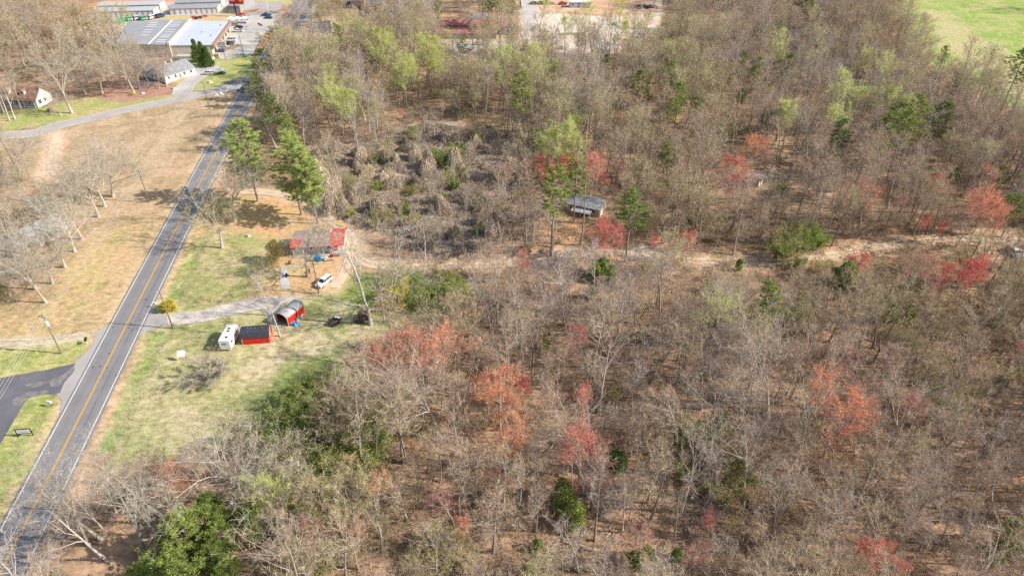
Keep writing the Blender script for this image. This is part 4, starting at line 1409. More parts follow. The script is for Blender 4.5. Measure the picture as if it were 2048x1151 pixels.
for v in (0.15, 0.3, 0.45, 0.6, 0.75, 0.9):
    a = (loc[1][0] * (1 - v) + loc[2][0] * v, loc[1][1] * (1 - v) + loc[2][1] * v)
    part("window", MB().box((a[0] + .08, a[1], 0.3), (0.14, L_ * 0.09, 2.4), ang), M['glass'], t)
for u, v in ((.55, .5), (.9, .8), (.86, .35)):
    on_roof(t, loc, z, u, v, 0.8, 0.8, 0, 'metal_grey', "roof_vent", 0, 0.5)
part("rear_dock", MB().box((loc[0][0] + 8, loc[0][1] - 2.2, -0.1), (10, 4, 1.2)), M['concrete'], t)


# --- self storage rows
def storage(label, A, B, C, hgt, n, roofm, wallm, first=0, doors=True):
    dep_ = dist2(A, C)
    c0, rz, W = frame_of(A, B, dep_)
    t = thing("storage_building", label, "storage building", c0, rz, "rows of storage units behind the shop")
    part("wall", gable_walls(W, dep_, hgt, 0.5), M[wallm], t)
    for sd in (-1, 1):
        part("roof", roof_slab(-W / 2 - .3, W / 2 + .3, dep_, hgt, 0.5, 0.35, sd), M[roofm], t)
    if doors:
        me = MB().box((0, -dep_ / 2 - 0.04, 0.05), (W / n * 0.72, 0.07, hgt * 0.78)).mesh("roll_up_door", [M['door_white']])
        for k in range(first, n):
            obj("roll_up_door", me, t, (-W / 2 + W / n * (k + 0.5), 0, 0))
        pil = MB().box((0, -dep_ / 2 - 0.1, 0), (0.35, 0.16, hgt)).mesh("pilaster", [M['grey_wall']])
        for k in range(n + 1):
            obj("pilaster", pil, t, (-W / 2 + W / n * k + (0.2 if k == 0 else -0.2 if k == n else 0), 0, 0))
    part("end_trim", MB().box((W / 2 + 0.04, -dep_ / 2 + .2, 0), (0.06, 0.4, hgt)), M['yellow_p'], t)
    return t


def off(A, ang_deg, d):
    return (A[0] + math.cos(R(ang_deg)) * d, A[1] + math.sin(R(ang_deg)) * d)


A, B = P(180, 36), P(309, 33)
storage("long pale storage row with twelve white roll-up doors, front row of the left pair", A, B, off(A, 90, 9.5), 3.2, 12, 'tin_pale', 'cream_wall')
A, B = P(196, 24), P(321.5, 21)
storage("long pale storage row standing behind the twelve-door row", A, B, off(A, 90, 10), 3.2, 12, 'tin_pale', 'cream_wall')
A, B = P(341, 30), P(436, 27)
storage("grey-roofed storage row with eight white doors, left of the red billboard", A, B, off(A, 90, 10), 3.2, 9, 'roof_grey', 'cream_wall', first=1)
A, B = P(352, 18), P(444, 15)
storage("grey-roofed storage row behind the eight-door row near the top edge", A, B, off(A, 90, 10), 3.2, 8, 'roof_grey', 'cream_wall')
A, B = P(458, 27), P(482, 27)
storage("short grey storage building standing behind the red billboard", A, B, off(A, 78, 26), 4.0, 1, 'roof_grey', 'grey_wall', doors=False)

# --- long red-roofed building beyond the wood
A, B = P(868, 78), P(992, 78)
c0, rz0, W0 = frame_of(A, B, 16)
h = thing("red_roof_building", "long low building with a faded red two-step roof seen through the bare trees", "building", c0, rz0)
part("wall", MB().box((0, 0, -.2), (W0, 16, 3.2)), M['brick'], h)
part("upper_wall", MB().box((0, 3.5, 3.0), (W0 - 4, 8, 2.0)), M['grey_wall'], h)
part("lower_roof", MB().add([(-W0 / 2 - .5, -8.6, 2.9), (W0 / 2 + .5, -8.6, 2.9), (W0 / 2 + .5, -0.4, 4.2), (-W0 / 2 - .5, -0.4, 4.2)], [(0, 1, 2, 3)]), M['red_faded'], h)
part("upper_roof", gable_walls(W0 - 3, 9, 0.3, 1.5).add([], []), M['red_faded'], h, loc=(0, 3.5, 5.0))
for k in range(9):
    window(h, -W0 / 2 + 2 + k * (W0 - 4) / 8, -8.0, 1.0, 1.6, 1.3)
x, y = P(1019, 66)
h = thing("red_roof_annex", "smaller red-roofed building with dark front at the right end of the long red-roofed building", "building", (x, y), 0)
part("wall", gable_walls(8.5, 8, 4.2, 1.0), M['grey_wall'], h)
for sd in (-1, 1):
    part("roof", roof_slab(-4.6, 4.6, 8, 4.2, 1.0, 0.4, sd), M['red_faded'], h)
door(h, 0, -4.0, 0.1, 3, 3, 'wood_dark')
x, y = P(957, 42)
h = thing("grey_outbuilding", "small grey-roofed shed with a white end behind the long red-roofed building", "shed", (x, y), R(8))
part("wall", gable_walls(9, 5, 2.6, 1.2), M['white_wall'], h)
for sd in (-1, 1):
    part("roof", roof_slab(-4.7, 4.7, 5, 2.6, 1.2, 0.4, sd), M['tin'], h)
window(h, 2, -2.5, 1, 1, 1)

# --- mobile home, far sheds
A, B = P(1139, 15.5), P(1181, 15.5)
c0, rz0, W0 = frame_of(A, B, 4.6)
h = thing("mobile_home", "pale blue mobile home with a white roof at the back of the sandy yard", "mobile home", c0, rz0)
part("wall", MB().box((0, 0, 0.3), (W0, 4.6, 2.6)), surf("pale_blue_siding", (0.50, 0.56, 0.62), None, 1), h)
part("roof", MB().box((0, 0, 2.9), (W0 + .3, 4.9, 0.25)), M['white_trim'], h)
part("skirt", MB().box((0, 0, -0.2), (W0 - .2, 4.4, 0.5)), M['grey_wall'], h)
for x in (-4.2, 3.0):
    window(h, x, -2.3, 1.3, 1.2, 1.0)
door(h, -0.6, -2.3, 0.4, 0.9, 2.0, 'wood_dark')
t, loc, z = hall("far_barn", "low building with a pale grey roof above the wood at the top edge", [(1632, 9), (1668, 9), (1668, -3), (1634, -3)], 4.0, 'tin_pale', 'brick', "barn")
t, loc, z = hall("far_grey_shed", "small grey flat-roofed shed below the pale-roofed barn at the top edge", [(1646, 16), (1657, 16), (1658, 9), (1647, 9)], 2.8, 'roof_grey', 'grey_wall', "shed")
t, loc, z = hall("far_dark_shed", "long low shed with a dusty flat roof right of the sandy yard", [(1337, 42), (1385, 41), (1392, 33), (1345, 35)], 3.0, 'tin', 'wood_dark', "shed")
t, loc, z = hall("far_office", "dark flat-roofed office building at the top edge beyond the car park", [(700, 1), (728, 1), (730, -12), (700, -12)], 4.5, 'roof_grey', 'brick', "building")

# --- ruined white boards in the wood
f = thing("ruined_fence", "leaning row of white boards by a collapsed shed in the right-hand wood", "fence", P(1517, 374))
a, b = P(1517, 374), P(1553, 338)
rz = math.atan2(b[1] - a[1], b[0] - a[0])
f.rotation_euler = (0, 0, rz)
Lf = dist2(a, b)
rs = np.random.RandomState(4)
for k in range(int(Lf / 1.0)):
    if k in (6, 7):
        continue
    part("board", MB().box((k * 1.0, rs.normal(0, .12), -0.1), (0.8, 0.07, rs.uniform(1.2, 2.0)), rs.normal(0, .06)), M['white_wall'], f)
x, y = P(1500, 362)
h = thing("collapsed_shed", "low weathered shed with a brown tin roof beside the leaning white boards", "shed", (x, y), R(18))
part("wall", gable_walls(8, 5, 1.9, 0.8), M['wood_dark'], h)
for sd in (-1, 1):
    part("roof", roof_slab(-4.3, 4.3, 5, 1.9, 0.8, 0.4, sd), surf("rusty_tin", (0.36, 0.29, 0.25), (0.24, 0.18, 0.15), 0.8, detail=8), h)


# --- the red sheds
def gambrel(W, hw):
    """barn roof outline across the width, wall plates at hw"""
    a = W / 2
    return [(-a, hw), (-a * 0.72, hw + 0.95), (0, hw + 1.5), (a * 0.72, hw + 0.95), (a, hw)]


A, B = P(486, 689), P(541, 685)
c0, rz0, W0 = frame_of(A, B, 3.4)
h = thing("red_shed", "bright red shed with a charcoal barn roof and pale corner boards, beside the camper", "shed", c0, rz0)
hw = 1.9
g = gambrel(3.4, hw)
w = MB()
prof = [(-1.7, -0.1), (1.7, -0.1)] + [(u, z) for u, z in g[::-1]]
n = len(prof)
w.add([(-W0 / 2, u, z) for u, z in prof] + [(W0 / 2, u, z) for u, z in prof], [tuple(range(n)), tuple(range(n, 2 * n))[::-1]] + [(k, n + k, n + (k + 1) % n, (k + 1) % n) for k in range(n)])
part("wall", w, M['red_board'], h)
for k in range(4):
    (u0, z0), (u1, z1) = g[k], g[k + 1]
    ex = 0.12
    if k == 0:
        u0, z0 = u0 - ex, z0 - ex * 1.2
    if k == 3:
        u1, z1 = u1 + ex, z1 - ex * 1.2
    q = MB()
    q.add([(-W0 / 2 - .15, u0, z0 + .03), (W0 / 2 + .15, u0, z0 + .03), (W0 / 2 + .15, u1, z1 + .03), (-W0 / 2 - .15, u1, z1 + .03),
           (-W0 / 2 - .15, u0, z0 + .11), (W0 / 2 + .15, u0, z0 + .11), (W0 / 2 + .15, u1, z1 + .11), (-W0 / 2 - .15, u1, z1 + .11)],
          [(0, 3, 2, 1), (4, 5, 6, 7), (0, 1, 5, 4), (1, 2, 6, 5), (2, 3, 7, 6), (3, 0, 4, 7)])
    part("roof_slope", q, M['shingle_black'], h)
for sx in (-1, 1):
    for sy in (-1, 1):
        part("corner_board", MB().box((sx * (W0 / 2 - 0.02), sy * 1.68, -0.1), (0.14, 0.14, hw + .1)), M['wood_raw'], h)
tr = MB()
for k in range(4):
    (u0, z0), (u1, z1) = g[k], g[k + 1]
    tr.tube([(W0 / 2 + .17, u0, z0), (W0 / 2 + .17, u1, z1)], 0.07, 4)
part("gable_trim", tr, M['wood_raw'], h)
dr = part("door", MB().box((W0 / 2 + 0.03, -0.1, 0.05), (0.06, 1.7, 1.9)), M['red_board'], h)
tt = MB()
for y0_, z0_, y1_, z1_ in ((-.95, .05, -.95, 1.95), (.75, .05, .75, 1.95), (-.95, 1.95, .75, 1.95), (-.1, .05, -.1, 1.95), (-.95, .05, -.1, 1.9), (-.1, 1.9, .75, .05)):
    tt.tube([(W0 / 2 + .08, y0_, z0_), (W0 / 2 + .08, y1_, z1_)], 0.045, 4)
part("door_trim", tt, M['wood_raw'], dr)
part("ramp", MB().add([(W0 / 2 + .05, -.9, .08), (W0 / 2 + 1.5, -.9, 0), (W0 / 2 + 1.5, .7, 0), (W0 / 2 + .05, .7, .08)], [(0, 1, 2, 3)]), M['wood_raw'], h)
for k in range(5):
    part("shingle_patch", MB().box((-1.6 + k * .8, -0.15, hw + 1.53), (0.25, 0.12, 0.04)), M['tin'], h)

A, B = P(572, 650), P(609, 625)
c0, rz0, W0 = frame_of(P(577, 651), P(610, 624), 3.3)
h = thing("red_canopy_shed", "open-ended red shed under a rounded grey metal roof, stuffed with brush", "shed", c0, rz0)
hw = 2.0
prof = [(-1.65 * math.cos(a), hw + 0.95 * math.sin(a)) for a in np.linspace(0, math.pi, 9)]
r = MB()
x0, x1 = -W0 / 2 - .2, W0 / 2 + .2
r.add([(x0, u * 1.05, z + .02) for u, z in prof] + [(x1, u * 1.05, z + .02) for u, z in prof] + [(x0, u * 1.05, z + .1) for u, z in prof] + [(x1, u * 1.05, z + .1) for u, z in prof],
      [(k, k + 1, 9 + k + 1, 9 + k) for k in range(8)] + [(18 + k, 27 + k, 27 + k + 1, 18 + k + 1) for k in range(8)] + [(0, 18, 19 + k, 1 + k) for k in range(0)])
part("roof", r, M['tin'], h, smooth=False)
for sd in (-1, 1):
    part("side_wall", MB().box((0, sd * 1.6, -.1), (W0, 0.08, hw + .1)), M['red_board'], h)
part("end_wall", MB().box((W0 / 2 - .04, 0, -.1), (0.08, 3.2, hw + .7)), M['red_board'], h)
for sx in (-1, 1):
    for sd in (-1, 1):
        part("post", MB().box((sx * W0 / 2, sd * 1.66, -.1), (0.13, 0.13, hw + .2)), M['wood_raw'], h)
rs = np.random.RandomState(3)
br = MB()
for k in range(120):
    a = rs.uniform(0, 6.28)
    p0 = np.array([-W0 / 2 - .6 + rs.uniform(-0.3, W0 * .5), rs.uniform(-1.4, 1.4), rs.uniform(0, 1.7)])
    d = np.array([rs.normal(), rs.normal(), rs.normal() * .7])
    d /= np.linalg.norm(d)
    br.tube([tuple(p0), tuple(p0 + d * .6 + rs.normal(0, .1, 3)), tuple(p0 + d * rs.uniform(.9, 1.4))], 0.022, 3, cap=False)
o = part("brush_pile", br, M['wood_dark'], None, loc=(*c0, 0), rz=rz0)
tag(o, "tangle of dark brush filling the open end of the canopy shed", "brush pile")


def crumple(name, label, cat, px, size, mat, seed, flat=0.5):
    rg = np.random.RandomState(seed)
    x, y = P(*px)
    n = 9
    g = rg.uniform(0.15, 1.0, (n, n)) * flat
    vs = []
    for i in range(n):
        for j in range(n):
            e = min(i, j, n - 1 - i, n - 1 - j)
            z = g[i, j] if e > 0 else -0.02
            vs.append(((i / (n - 1) - .5) * size[0] + rg.normal(0, .05), (j / (n - 1) - .5) * size[1] + rg.normal(0, .05), z))
    fs = [(i * n + j, (i + 1) * n + j, (i + 1) * n + j + 1, i * n + j + 1) for i in range(n - 1) for j in range(n - 1)]
    return tag(obj(name, MB().add(vs, fs).mesh(name, [M[mat]]), None, (x, y, 0), rg.uniform(0, 3)), label, cat)


crumple("blue_tarp", "crumpled blue tarpaulin at the near corner of the canopy shed", "tarp", (590, 648), (1.9, 1.7), 'blue_tarp', 1, 0.7)
crumple("grey_tarp", "crumpled grey tarpaulin along the side of the canopy shed", "tarp", (596, 636), (1.6, 1.2), 'tarp_grey', 2, 0.6)
crumple("white_sack", "white sack lying beside the canopy shed", "sack", (602, 631), (0.9, 0.7), 'white_sign', 3, 0.5)
crumple("debris_pile", "small pile of pale rubble in front of the canopy shed's open end", "debris", (570, 648), (1.5, 0.8), 'tarp_grey', 5, 0.3)

# --- camper trailer
A, B = P(446, 697), P(468, 698)
ctr = P(462, 684)
hd = math.atan2(P(474, 664)[1] - P(457, 698)[1], P(474, 664)[0] - P(457, 698)[0])
h = thing("camper_trailer", "white box camper trailer parked at the left end of the red shed", "camper", ctr, hd)
L0, W0, H0 = 6.2, 2.4, 2.5
bd = MB()
pr = [(-L0 / 2, .5), (L0 / 2 - .3, .5), (L0 / 2, 1.2), (L0 / 2 - .1, 2.6), (L0 / 2 - .5, 2.95), (-L0 / 2, 2.95)]
m_ = MB().prism(pr, (-W0 / 2, W0 / 2))
part("body", m_, M['white_sign'], h)
part("roof_sheet", MB().box((-.2, 0, 2.955), (L0 - .5, W0 - .12, 0.05)), M['white_trim'], h)
for x, y in ((1.2, .1), (0.3, 0), (-1.9, -.3)):
    part("roof_vent", MB().box((x, y, 3.0), (0.42, 0.42, 0.14)), M['black'], h)
part("awning", MB().tube([(-2.4, -W0 / 2 - .08, 2.75), (2.2, -W0 / 2 - .08, 2.75)], 0.08, 8), M['grey_wall'], h)
for x in (-1.8, 0.3, 1.9):
    part("window", MB().box((x, -W0 / 2 - .01, 1.6), (0.8, 0.05, 0.6)), M['glass'], h)
part("door", MB().box((1.1, -W0 / 2 - .015, .6), (0.65, 0.05, 1.85)), M['white_trim'], h)
part("rear_window", MB().box((-L0 / 2 - .01, 0, 1.9), (0.04, 1.0, 0.4)), surf("purple_grey_glass", (0.30, 0.26, 0.36), None, 1), h)
for sy in (-1, 1):
    part("wheel", MB().tube([(-.4, sy * 1.08, .36), (-.4, sy * 1.24, .36)], 0.36, 12), M['rubber'], h)
    part("tail_light", MB().box((-L0 / 2 - .01, sy * 1.0, .8), (0.05, 0.18, 0.18)), M['red_sign'], h)
part("tow_bar", MB().tube([(L0 / 2 - .2, -.6, .5), (L0 / 2 + 1.1, 0, .45)], 0.05, 6).tube([(L0 / 2 - .2, .6, .5), (L0 / 2 + 1.1, 0, .45)], 0.05, 6), M['black'], h)


# ================================================================== VEHICLES
def car_paint(name, c):
    m = surf(name, c, tuple(v * 0.93 for v in c), 0.8, rough=0.28, fine=0.02, spec=0.6)
    return m


PAINT = {k: car_paint(k + "_car_paint", c) for k, c in dict(white=(0.78, 0.78, 0.78), silver=(0.52, 0.54, 0.56), black=(0.03, 0.032, 0.035), navy=(0.03, 0.06, 0.14), red=(0.62, 0.04, 0.03),
                                                             grey=(0.20, 0.21, 0.22), teal=(0.02, 0.07, 0.10), olive=(0.38, 0.36, 0.22), blue=(0.06, 0.14, 0.30), green=(0.10, 0.42, 0.24)).items()}
PROFILES = {  # side outline of the body, then the greenhouse (bottom front, top front, top rear, bottom rear) and roof height
    'sedan': ([(2.25, .35), (2.3, .62), (2.1, .82), (1.05, .95), (-1.55, .98), (-2.2, .92), (-2.3, .6), (-2.25, .35)], (1.05, .30, -.95, -1.75), 1.42, .34, 1.42),
    'suv': ([(2.4, .4), (2.45, .75), (2.25, .98), (1.2, 1.08), (-2.3, 1.12), (-2.4, .8), (-2.35, .4)], (1.2, .55, -2.05, -2.3), 1.80, .40, 1.50),
    'pickup': ([(2.7, .45), (2.75, .8), (2.55, 1.05), (1.45, 1.15), (-.75, 1.15), (-.75, 1.12), (-2.75, 1.12), (-2.8, .5)], (1.45, .85, -.45, -.78), 1.85, .42, 1.75),
    'van': ([(2.6, .4), (2.65, .9), (2.3, 1.25), (1.7, 1.4), (-2.6, 1.4), (-2.65, .9), (-2.6, .4)], (1.75, 1.0, -2.5, -2.6), 2.25, .38, 1.65),
}
CARS = {}


def car_meshes(kind, paint):
    key = (kind, paint)
    if key in CARS:
        return CARS[key]
    prof, (a, b, c, d), rh, wr, wb = PROFILES[kind]
    hw_ = 0.92 if kind != 'sedan' else 0.88
    body = MB().prism(prof, (-hw_, hw_))
    for i, v in enumerate(body.v):      # tuck the shoulders in a little
        if v[2] > 0.9:
            body.v[i] = (v[0], v[1] * 0.95, v[2])
    belt = prof[3][1]
    glass = MB()
    k = 0.80
    glass.add([(a, -hw_ * .93, belt - .02), (b, -hw_ * k, rh - .06), (c, -hw_ * k, rh - .06), (d, -hw_ * .93, belt - .02),
               (a, hw_ * .93, belt - .02), (b, hw_ * k, rh - .06), (c, hw_ * k, rh - .06), (d, hw_ * .93, belt - .02)],
              [(0, 1, 2, 3), (7, 6, 5, 4), (0, 4, 5, 1), (1, 5, 6, 2), (2, 6, 7, 3)])
    roof = MB().box(((b + c) / 2, 0, rh - .07), (b - c + .1, hw_ * 1.62, 0.08), tx=.94, ty=.9)
    for t in (0.34, 0.68):
        for sy in (-1, 1):
            xb, xt = a + (d - a) * t, b + (c - b) * t
            roof.tube([(xb, sy * hw_ * .935, belt - .02), (xt, sy * hw_ * .81, rh - .05)], 0.045, 4)
    for xb, xt in ((a, b), (d, c)):
        for sy in (-1, 1):
            roof.tube([(xb, sy * hw_ * .92, belt - .02), (xt, sy * hw_ * .80, rh - .05)], 0.05, 4)
    if kind == 'van':
        roof.box((-1.0, 0, 1.35), (3.0, hw_ * 1.8, 0.82), ty=.9)
    wheel = MB().tube([(0, -.11, 0), (0, .11, 0)], wr, 14)
    hub = MB().tube([(0, -.125, 0), (0, .125, 0)], wr * .58, 10)
    bed = MB().box((-1.75, 0, 1.125), (1.75, 1.5, 0.02)) if kind == 'pickup' else None
    y = hw_ * .72
    r = dict(body=body.mesh("car_body", [PAINT[paint]]), glass=glass.mesh("car_windows", [M['glass']]), roof=roof.mesh("car_roof", [PAINT[paint]]),
             wheel=wheel.mesh("car_tyre", [M['rubber']], True), hub=hub.mesh("car_rim", [M['metal_grey']]), wb=wb, wr=wr, hw=hw_,
             head=MB().box((prof[1][0] - .04, 0, prof[1][1] - .06), (0.10, 0.34, 0.16)).mesh("headlight", [M['skylight']]),
             tail=MB().box((prof[-2][0] + .03, 0, prof[-2][1] - .02), (0.10, 0.22, 0.20)).mesh("tail_light", [M['red_sign']]),
             bed=bed.mesh("load_bed", [M['black']]) if bed else None, y=y)
    CARS[key] = r
    return r


def car(name, label, cat, kind, paint, px, rz_deg, group=None, scale=1.0, mirror=False, full=True):
    x, y = P(*px)
    t = thing(name, label, cat, (x, y, 0.02), R(rz_deg), group)
    t.scale = (scale,) * 3
    m = car_meshes(kind, paint)
    obj("body", m['body'], t)
    obj("side_windows", m['glass'], t)
    obj("roof", m['roof'], t)
    for sx in (-1, 1):
        for sy in (-1, 1):
            w = obj("wheel", m['wheel'], t, (sx * m['wb'], sy * (m['hw'] - .10), m['wr']))
            if full:
                obj("rim", m['hub'], w)
    for sy in (-1, 1):
        obj("headlight", m['head'], t, (0, sy * m['y'], 0))
        obj("tail_light", m['tail'], t, (0, sy * m['y'], 0))
    if m['bed']:
        obj("load_bed", m['bed'], t)
    return t


def head(p0, p1):
    a, b = P(*p0), P(*p1)
    return math.degrees(math.atan2(b[1] - a[1], b[0] - a[0]))


car("white_suv", "white four-wheel-drive parked on the dirt below the red-roofed house", "car", 'suv', 'white', (649, 567), head((661, 556), (640, 573)))
car("dark_suv", "dark teal car driving on the highway at the side road junction", "car", 'suv', 'teal', (487, 182), head((492, 172), (484, 186)))
car("red_car", "small red car on the left lane of the highway near the top edge", "car", 'sedan', 'red', (573.5, 31), head((578, 20), (568, 40)))
car("white_estate", "white car parked on the looped driveway of the grey-roofed house", "car", 'suv', 'white', (417, 149), 178)
car("silver_minivan", "silver minivan at the far right end of the dirt lane", "car", 'suv', 'silver', (2026, 508), head((2013, 500), (2036, 516)))
lot = "cars in the shop's car park"
car("navy_pickup", "navy pickup beside a blue car near the highway grass strip", "pickup", 'pickup', 'navy', (533, 32.5), 175, lot)
car("navy_car", "dark blue car parked below the navy pickup by the highway grass strip", "car", 'sedan', 'navy', (537, 37.5), 178, lot)
car("white_pickup", "long white pickup parked facing the shop front", "pickup", 'pickup', 'white', (476, 64), 182, lot)
car("dark_car", "black car with an open hatch parked above the long white pickup", "car", 'sedan', 'black', (478, 56.5), 180, lot)
car("olive_car", "dusty olive car next to the green shop displays", "car", 'sedan', 'olive', (470, 51), 180, lot)
car("white_van", "white box van parked in front of the shop", "van", 'van', 'white', (463, 83), 182, lot)
car("black_suv", "black car in front of the white box van", "car", 'suv', 'black', (459, 90), 180, lot)
car("slate_car", "slate blue car parked beside the shop sign", "car", 'sedan', 'blue', (441, 104), 185, lot)
car("maroon_car", "maroon car at the top of the shop's car park row", "car", 'sedan', 'red', (484, 31.5), 180, lot)
car("silver_car", "silver car just below the maroon one in the shop's car park", "car", 'sedan', 'silver', (486, 35.5), 180, lot)
car("grey_car", "grey car in the row behind the white marquee", "car", 'sedan', 'grey', (489, 39.5), 180, lot)
sf = "cars on the dark forecourt right of the highway"
car("white_forecourt_car", "white car on the dark forecourt right of the highway, the farther one", "car", 'suv', 'white', (625, 55.5), 172, sf)
car("white_forecourt_car", "white car on the dark forecourt half under the trees, the nearer one", "car", 'suv', 'white', (645, 75), 80, sf)
cp = "cars in the far dark car park"
car("white_far_car", "white car alone in the far dark car park", "car", 'suv', 'white', (766, 10), 115, cp)
car("grey_far_car", "grey car at the right side of the far dark car park", "car", 'sedan', 'silver', (816, 9), 95, cp)
yd = "cars in the yard before the red-roofed building"
car("white_yard_car", "white pickup in the gravel yard below the red-roofed building", "pickup", 'pickup', 'white', (957, 90), 170, yd)
car("dark_yard_car", "dark car under the bare trees in the gravel yard", "car", 'sedan', 'black', (963, 104), 175, yd)
car("silver_yard_car", "silver car right of the dark one in the gravel yard", "car", 'sedan', 'silver', (982, 105), 175, yd)
car("white_edge_car", "white car left of the dark one in the gravel yard", "car", 'suv', 'white', (940, 103), 100, yd)
for k, (px, py, kd, c, lb) in enumerate([(1066, 9, 'suv', 'olive', "olive"), (1079, 9, 'suv', 'grey', "grey"), (1092, 8.5, 'sedan', 'blue', "blue"), (1103, 8.5, 'sedan', 'silver', "silver"), (1125, 9.5, 'pickup', 'red', "red")]):
    car(lb + "_parked_car", lb + " vehicle in the row left of the blue mobile home", "car", kd, c, (px, py), 175 + k * 3, "vehicles beside the mobile home", full=False)
for k, (px, py, kd, c, lb) in enumerate([(1228, 50, 'sedan', 'white', "white"), (1273, 68, 'sedan', 'silver', "silver"), (1281, 74, 'sedan', 'white', "small white"), (1307, 95, 'pickup', 'silver', "silver"), (1299, 101, 'sedan', 'white', "white low"), (1267, 102, 'van', 'red', "rusty red"),
                                         (1050, 101, 'van', 'black', "black"), (1064, 103, 'sedan', 'white', "white"), (1123, 97, 'sedan', 'olive', "olive")]):
    car("junkyard_vehicle", lb + " scrap vehicle at the edge of the sandy yard, " + ["upper left", "upper right", "below the silver car", "far right", "lower right", "lower middle", "far left", "left", "centre"][k], "vehicle", kd, c, (px, py), 150 + k * 37,
        "scrap vehicles round the sandy yard", full=False)
for k, (px, py, c, lb) in enumerate([(263, 41, 'green', "green"), (270, 39.5, 'white', "white"), (277, 39, 'silver', "silver"), (284, 38, 'silver', "grey"), (291, 39.5, 'green', "pale green"), (299, 38, 'white', "white"), (307, 37.5, 'white', "small white"), (314, 36, 'grey', "dark grey"), (321, 35, 'navy', "navy")]):
    car("rental_vehicle", lb + " vehicle in the row behind the grey shop roof, " + ["leftmost", "second from left", "third from left", "fourth from left", "middle", "sixth from left", "seventh from left", "second from right", "rightmost"][k], "vehicle", 'van' if k % 2 == 0 else 'suv', c, (px, py), 60,
        "vehicles parked between shop and storage rows", full=False)
for k, (px, py, c, lb) in enumerate([(389, 36, 'red', "orange-red"), (394, 37.5, 'black', "black"), (401, 36, 'grey', "grey"), (409, 34, 'red', "red-topped")]):
    car("lawn_tractor", lb + " small tractor on the grass behind the white shop roof", "tractor", 'sedan', c, (px, py), 40 + k * 60, "small tractors behind the shop", 0.75, full=False)

# utility trailer with a load of brush
x, y = P(671, 646)
h = thing("utility_trailer", "small open trailer loaded with brown brush on the lawn right of the sheds", "trailer", (x, y), R(74))
part("deck", MB().box((0, 0, .45), (3.0, 1.8, 0.1)), M['wood_dark'], h)
for sy in (-1, 1):
    part("side_rail", MB().box((0, sy * .9, .55), (3.0, .07, .45)), M['black'], h)
    part("wheel", MB().tube([(-.2, sy * .95, .33), (-.2, sy * 1.12, .33)], .33, 12), M['rubber'], h)
part("front_box", MB().box((1.25, 0, .56), (.6, 1.5, .35)), M['white_sign'], h)
part("tow_bar", MB().tube([(1.5, 0, .45), (2.6, 0, .4)], .05, 6), M['black'], h)
ld = MB()
for k in range(70):
    p0 = np.array([rs.uniform(-1.3, .7), rs.uniform(-.75, .75), rs.uniform(.6, .95)])
    d = np.array([rs.normal(), rs.normal(), rs.normal() * .2])
    d /= np.linalg.norm(d)
    ld.tube([tuple(p0 - d * .35), tuple(p0 + d * .35)], .035, 3, cap=False)
o = part("brush_load", ld, M['brick'], None, loc=(x, y, 0), rz=R(74))
tag(o, "brown brush piled on the small open trailer", "brush")
crumple("leaf_heap", "low heap of brown debris lying in the trailer bed", "debris", (671, 643), (1.9, 1.4), 'wood_dark', 8, 0.75).location.z = 0.3

# log piles under the big pale tree
rs = np.random.RandomState(11)
for k, (px, py, L_, n, a, lb) in enumerate([(729, 634, 2.6, 16, 10, "dark split-log pile at the foot of the big pale tree"), (722, 641, 2.4, 12, 70, "low dark log pile left of the big pale tree's foot"),
                                            (746, 619, 4.2, 9, 5, "stack of pale long logs behind the big pale tree")]):
    x, y = P(px, py)
    t = thing("log_pile", lb, "log pile", (x, y), R(a))
    for j in range(n):
        row, c = divmod(j, 5)
        lg = MB().tube([(-L_ / 2 + rs.normal(0, .2), (c - 2) * .42 + rs.normal(0, .06), .2 + row * .34), (L_ / 2 + rs.normal(0, .2), (c - 2) * .42 + rs.normal(0, .12), .2 + row * .34 + rs.normal(0, .05))], rs.uniform(.15, .22), 7)
        part("log", lg, M['wood_raw' if k == 2 else 'wood_dark'], t)
x, y = P(760, 576)
t = thing("tool_heap", "dark heap of old machinery between the trees above the lawn", "scrap", (x, y))
part("tank", MB().tube([(-.8, 0, .5), (.7, .2, .5)], .42, 10), M['black'], t)
part("crate", MB().box((.9, -.4, 0), (.9, .8, .7)), M['wood_dark'], t)
part("frame", MB().tube([(-1, -.5, 0), (-.6, -.5, 1.1), (.8, -.5, 1.1), (1.1, -.5, 0)], .05, 5), M['metal_grey'], t)


# ================================================================== POLES AND WIRES
POLES = []


def utility_pole(px, hgt, label, arm=True, can=False, rz=0.0, lean=(0, 0), mat='pole_wood', r=0.17, arms=1):
    x, y = P(*px)
    t = thing("utility_pole", label, "utility pole", (x, y), rz, "utility poles along the roads")
    part("pole", MB().tube([(0, 0, -0.5), (lean[0] * .5, lean[1] * .5, hgt * .5), (lean[0], lean[1], hgt)], [r, r * .85, r * .65], 8), M[mat], t)
    if arm:
        part("crossarm", MB().box((lean[0], lean[1] - .12, hgt - .75), (2.6, .14, .14)), M[mat], t)
        for k in (-1.2, -.45, .45, 1.2):
            part("insulator", MB().tube([(lean[0] + k, lean[1] - .12, hgt - .6), (lean[0] + k, lean[1] - .12, hgt - .38)], .06, 6), M['white_sign'], t)
    if can:
        part("transformer", MB().tube([(.42, -.1, hgt - 3.0), (.42, -.1, hgt - 1.9)], .30, 10), M['white_sign'], t)
        part("bracket", MB().box((.2, -.1, hgt - 2.5), (.4, .08, .1)), M['black'], t)
    return (x + lean[0], y + lean[1], hgt), rz


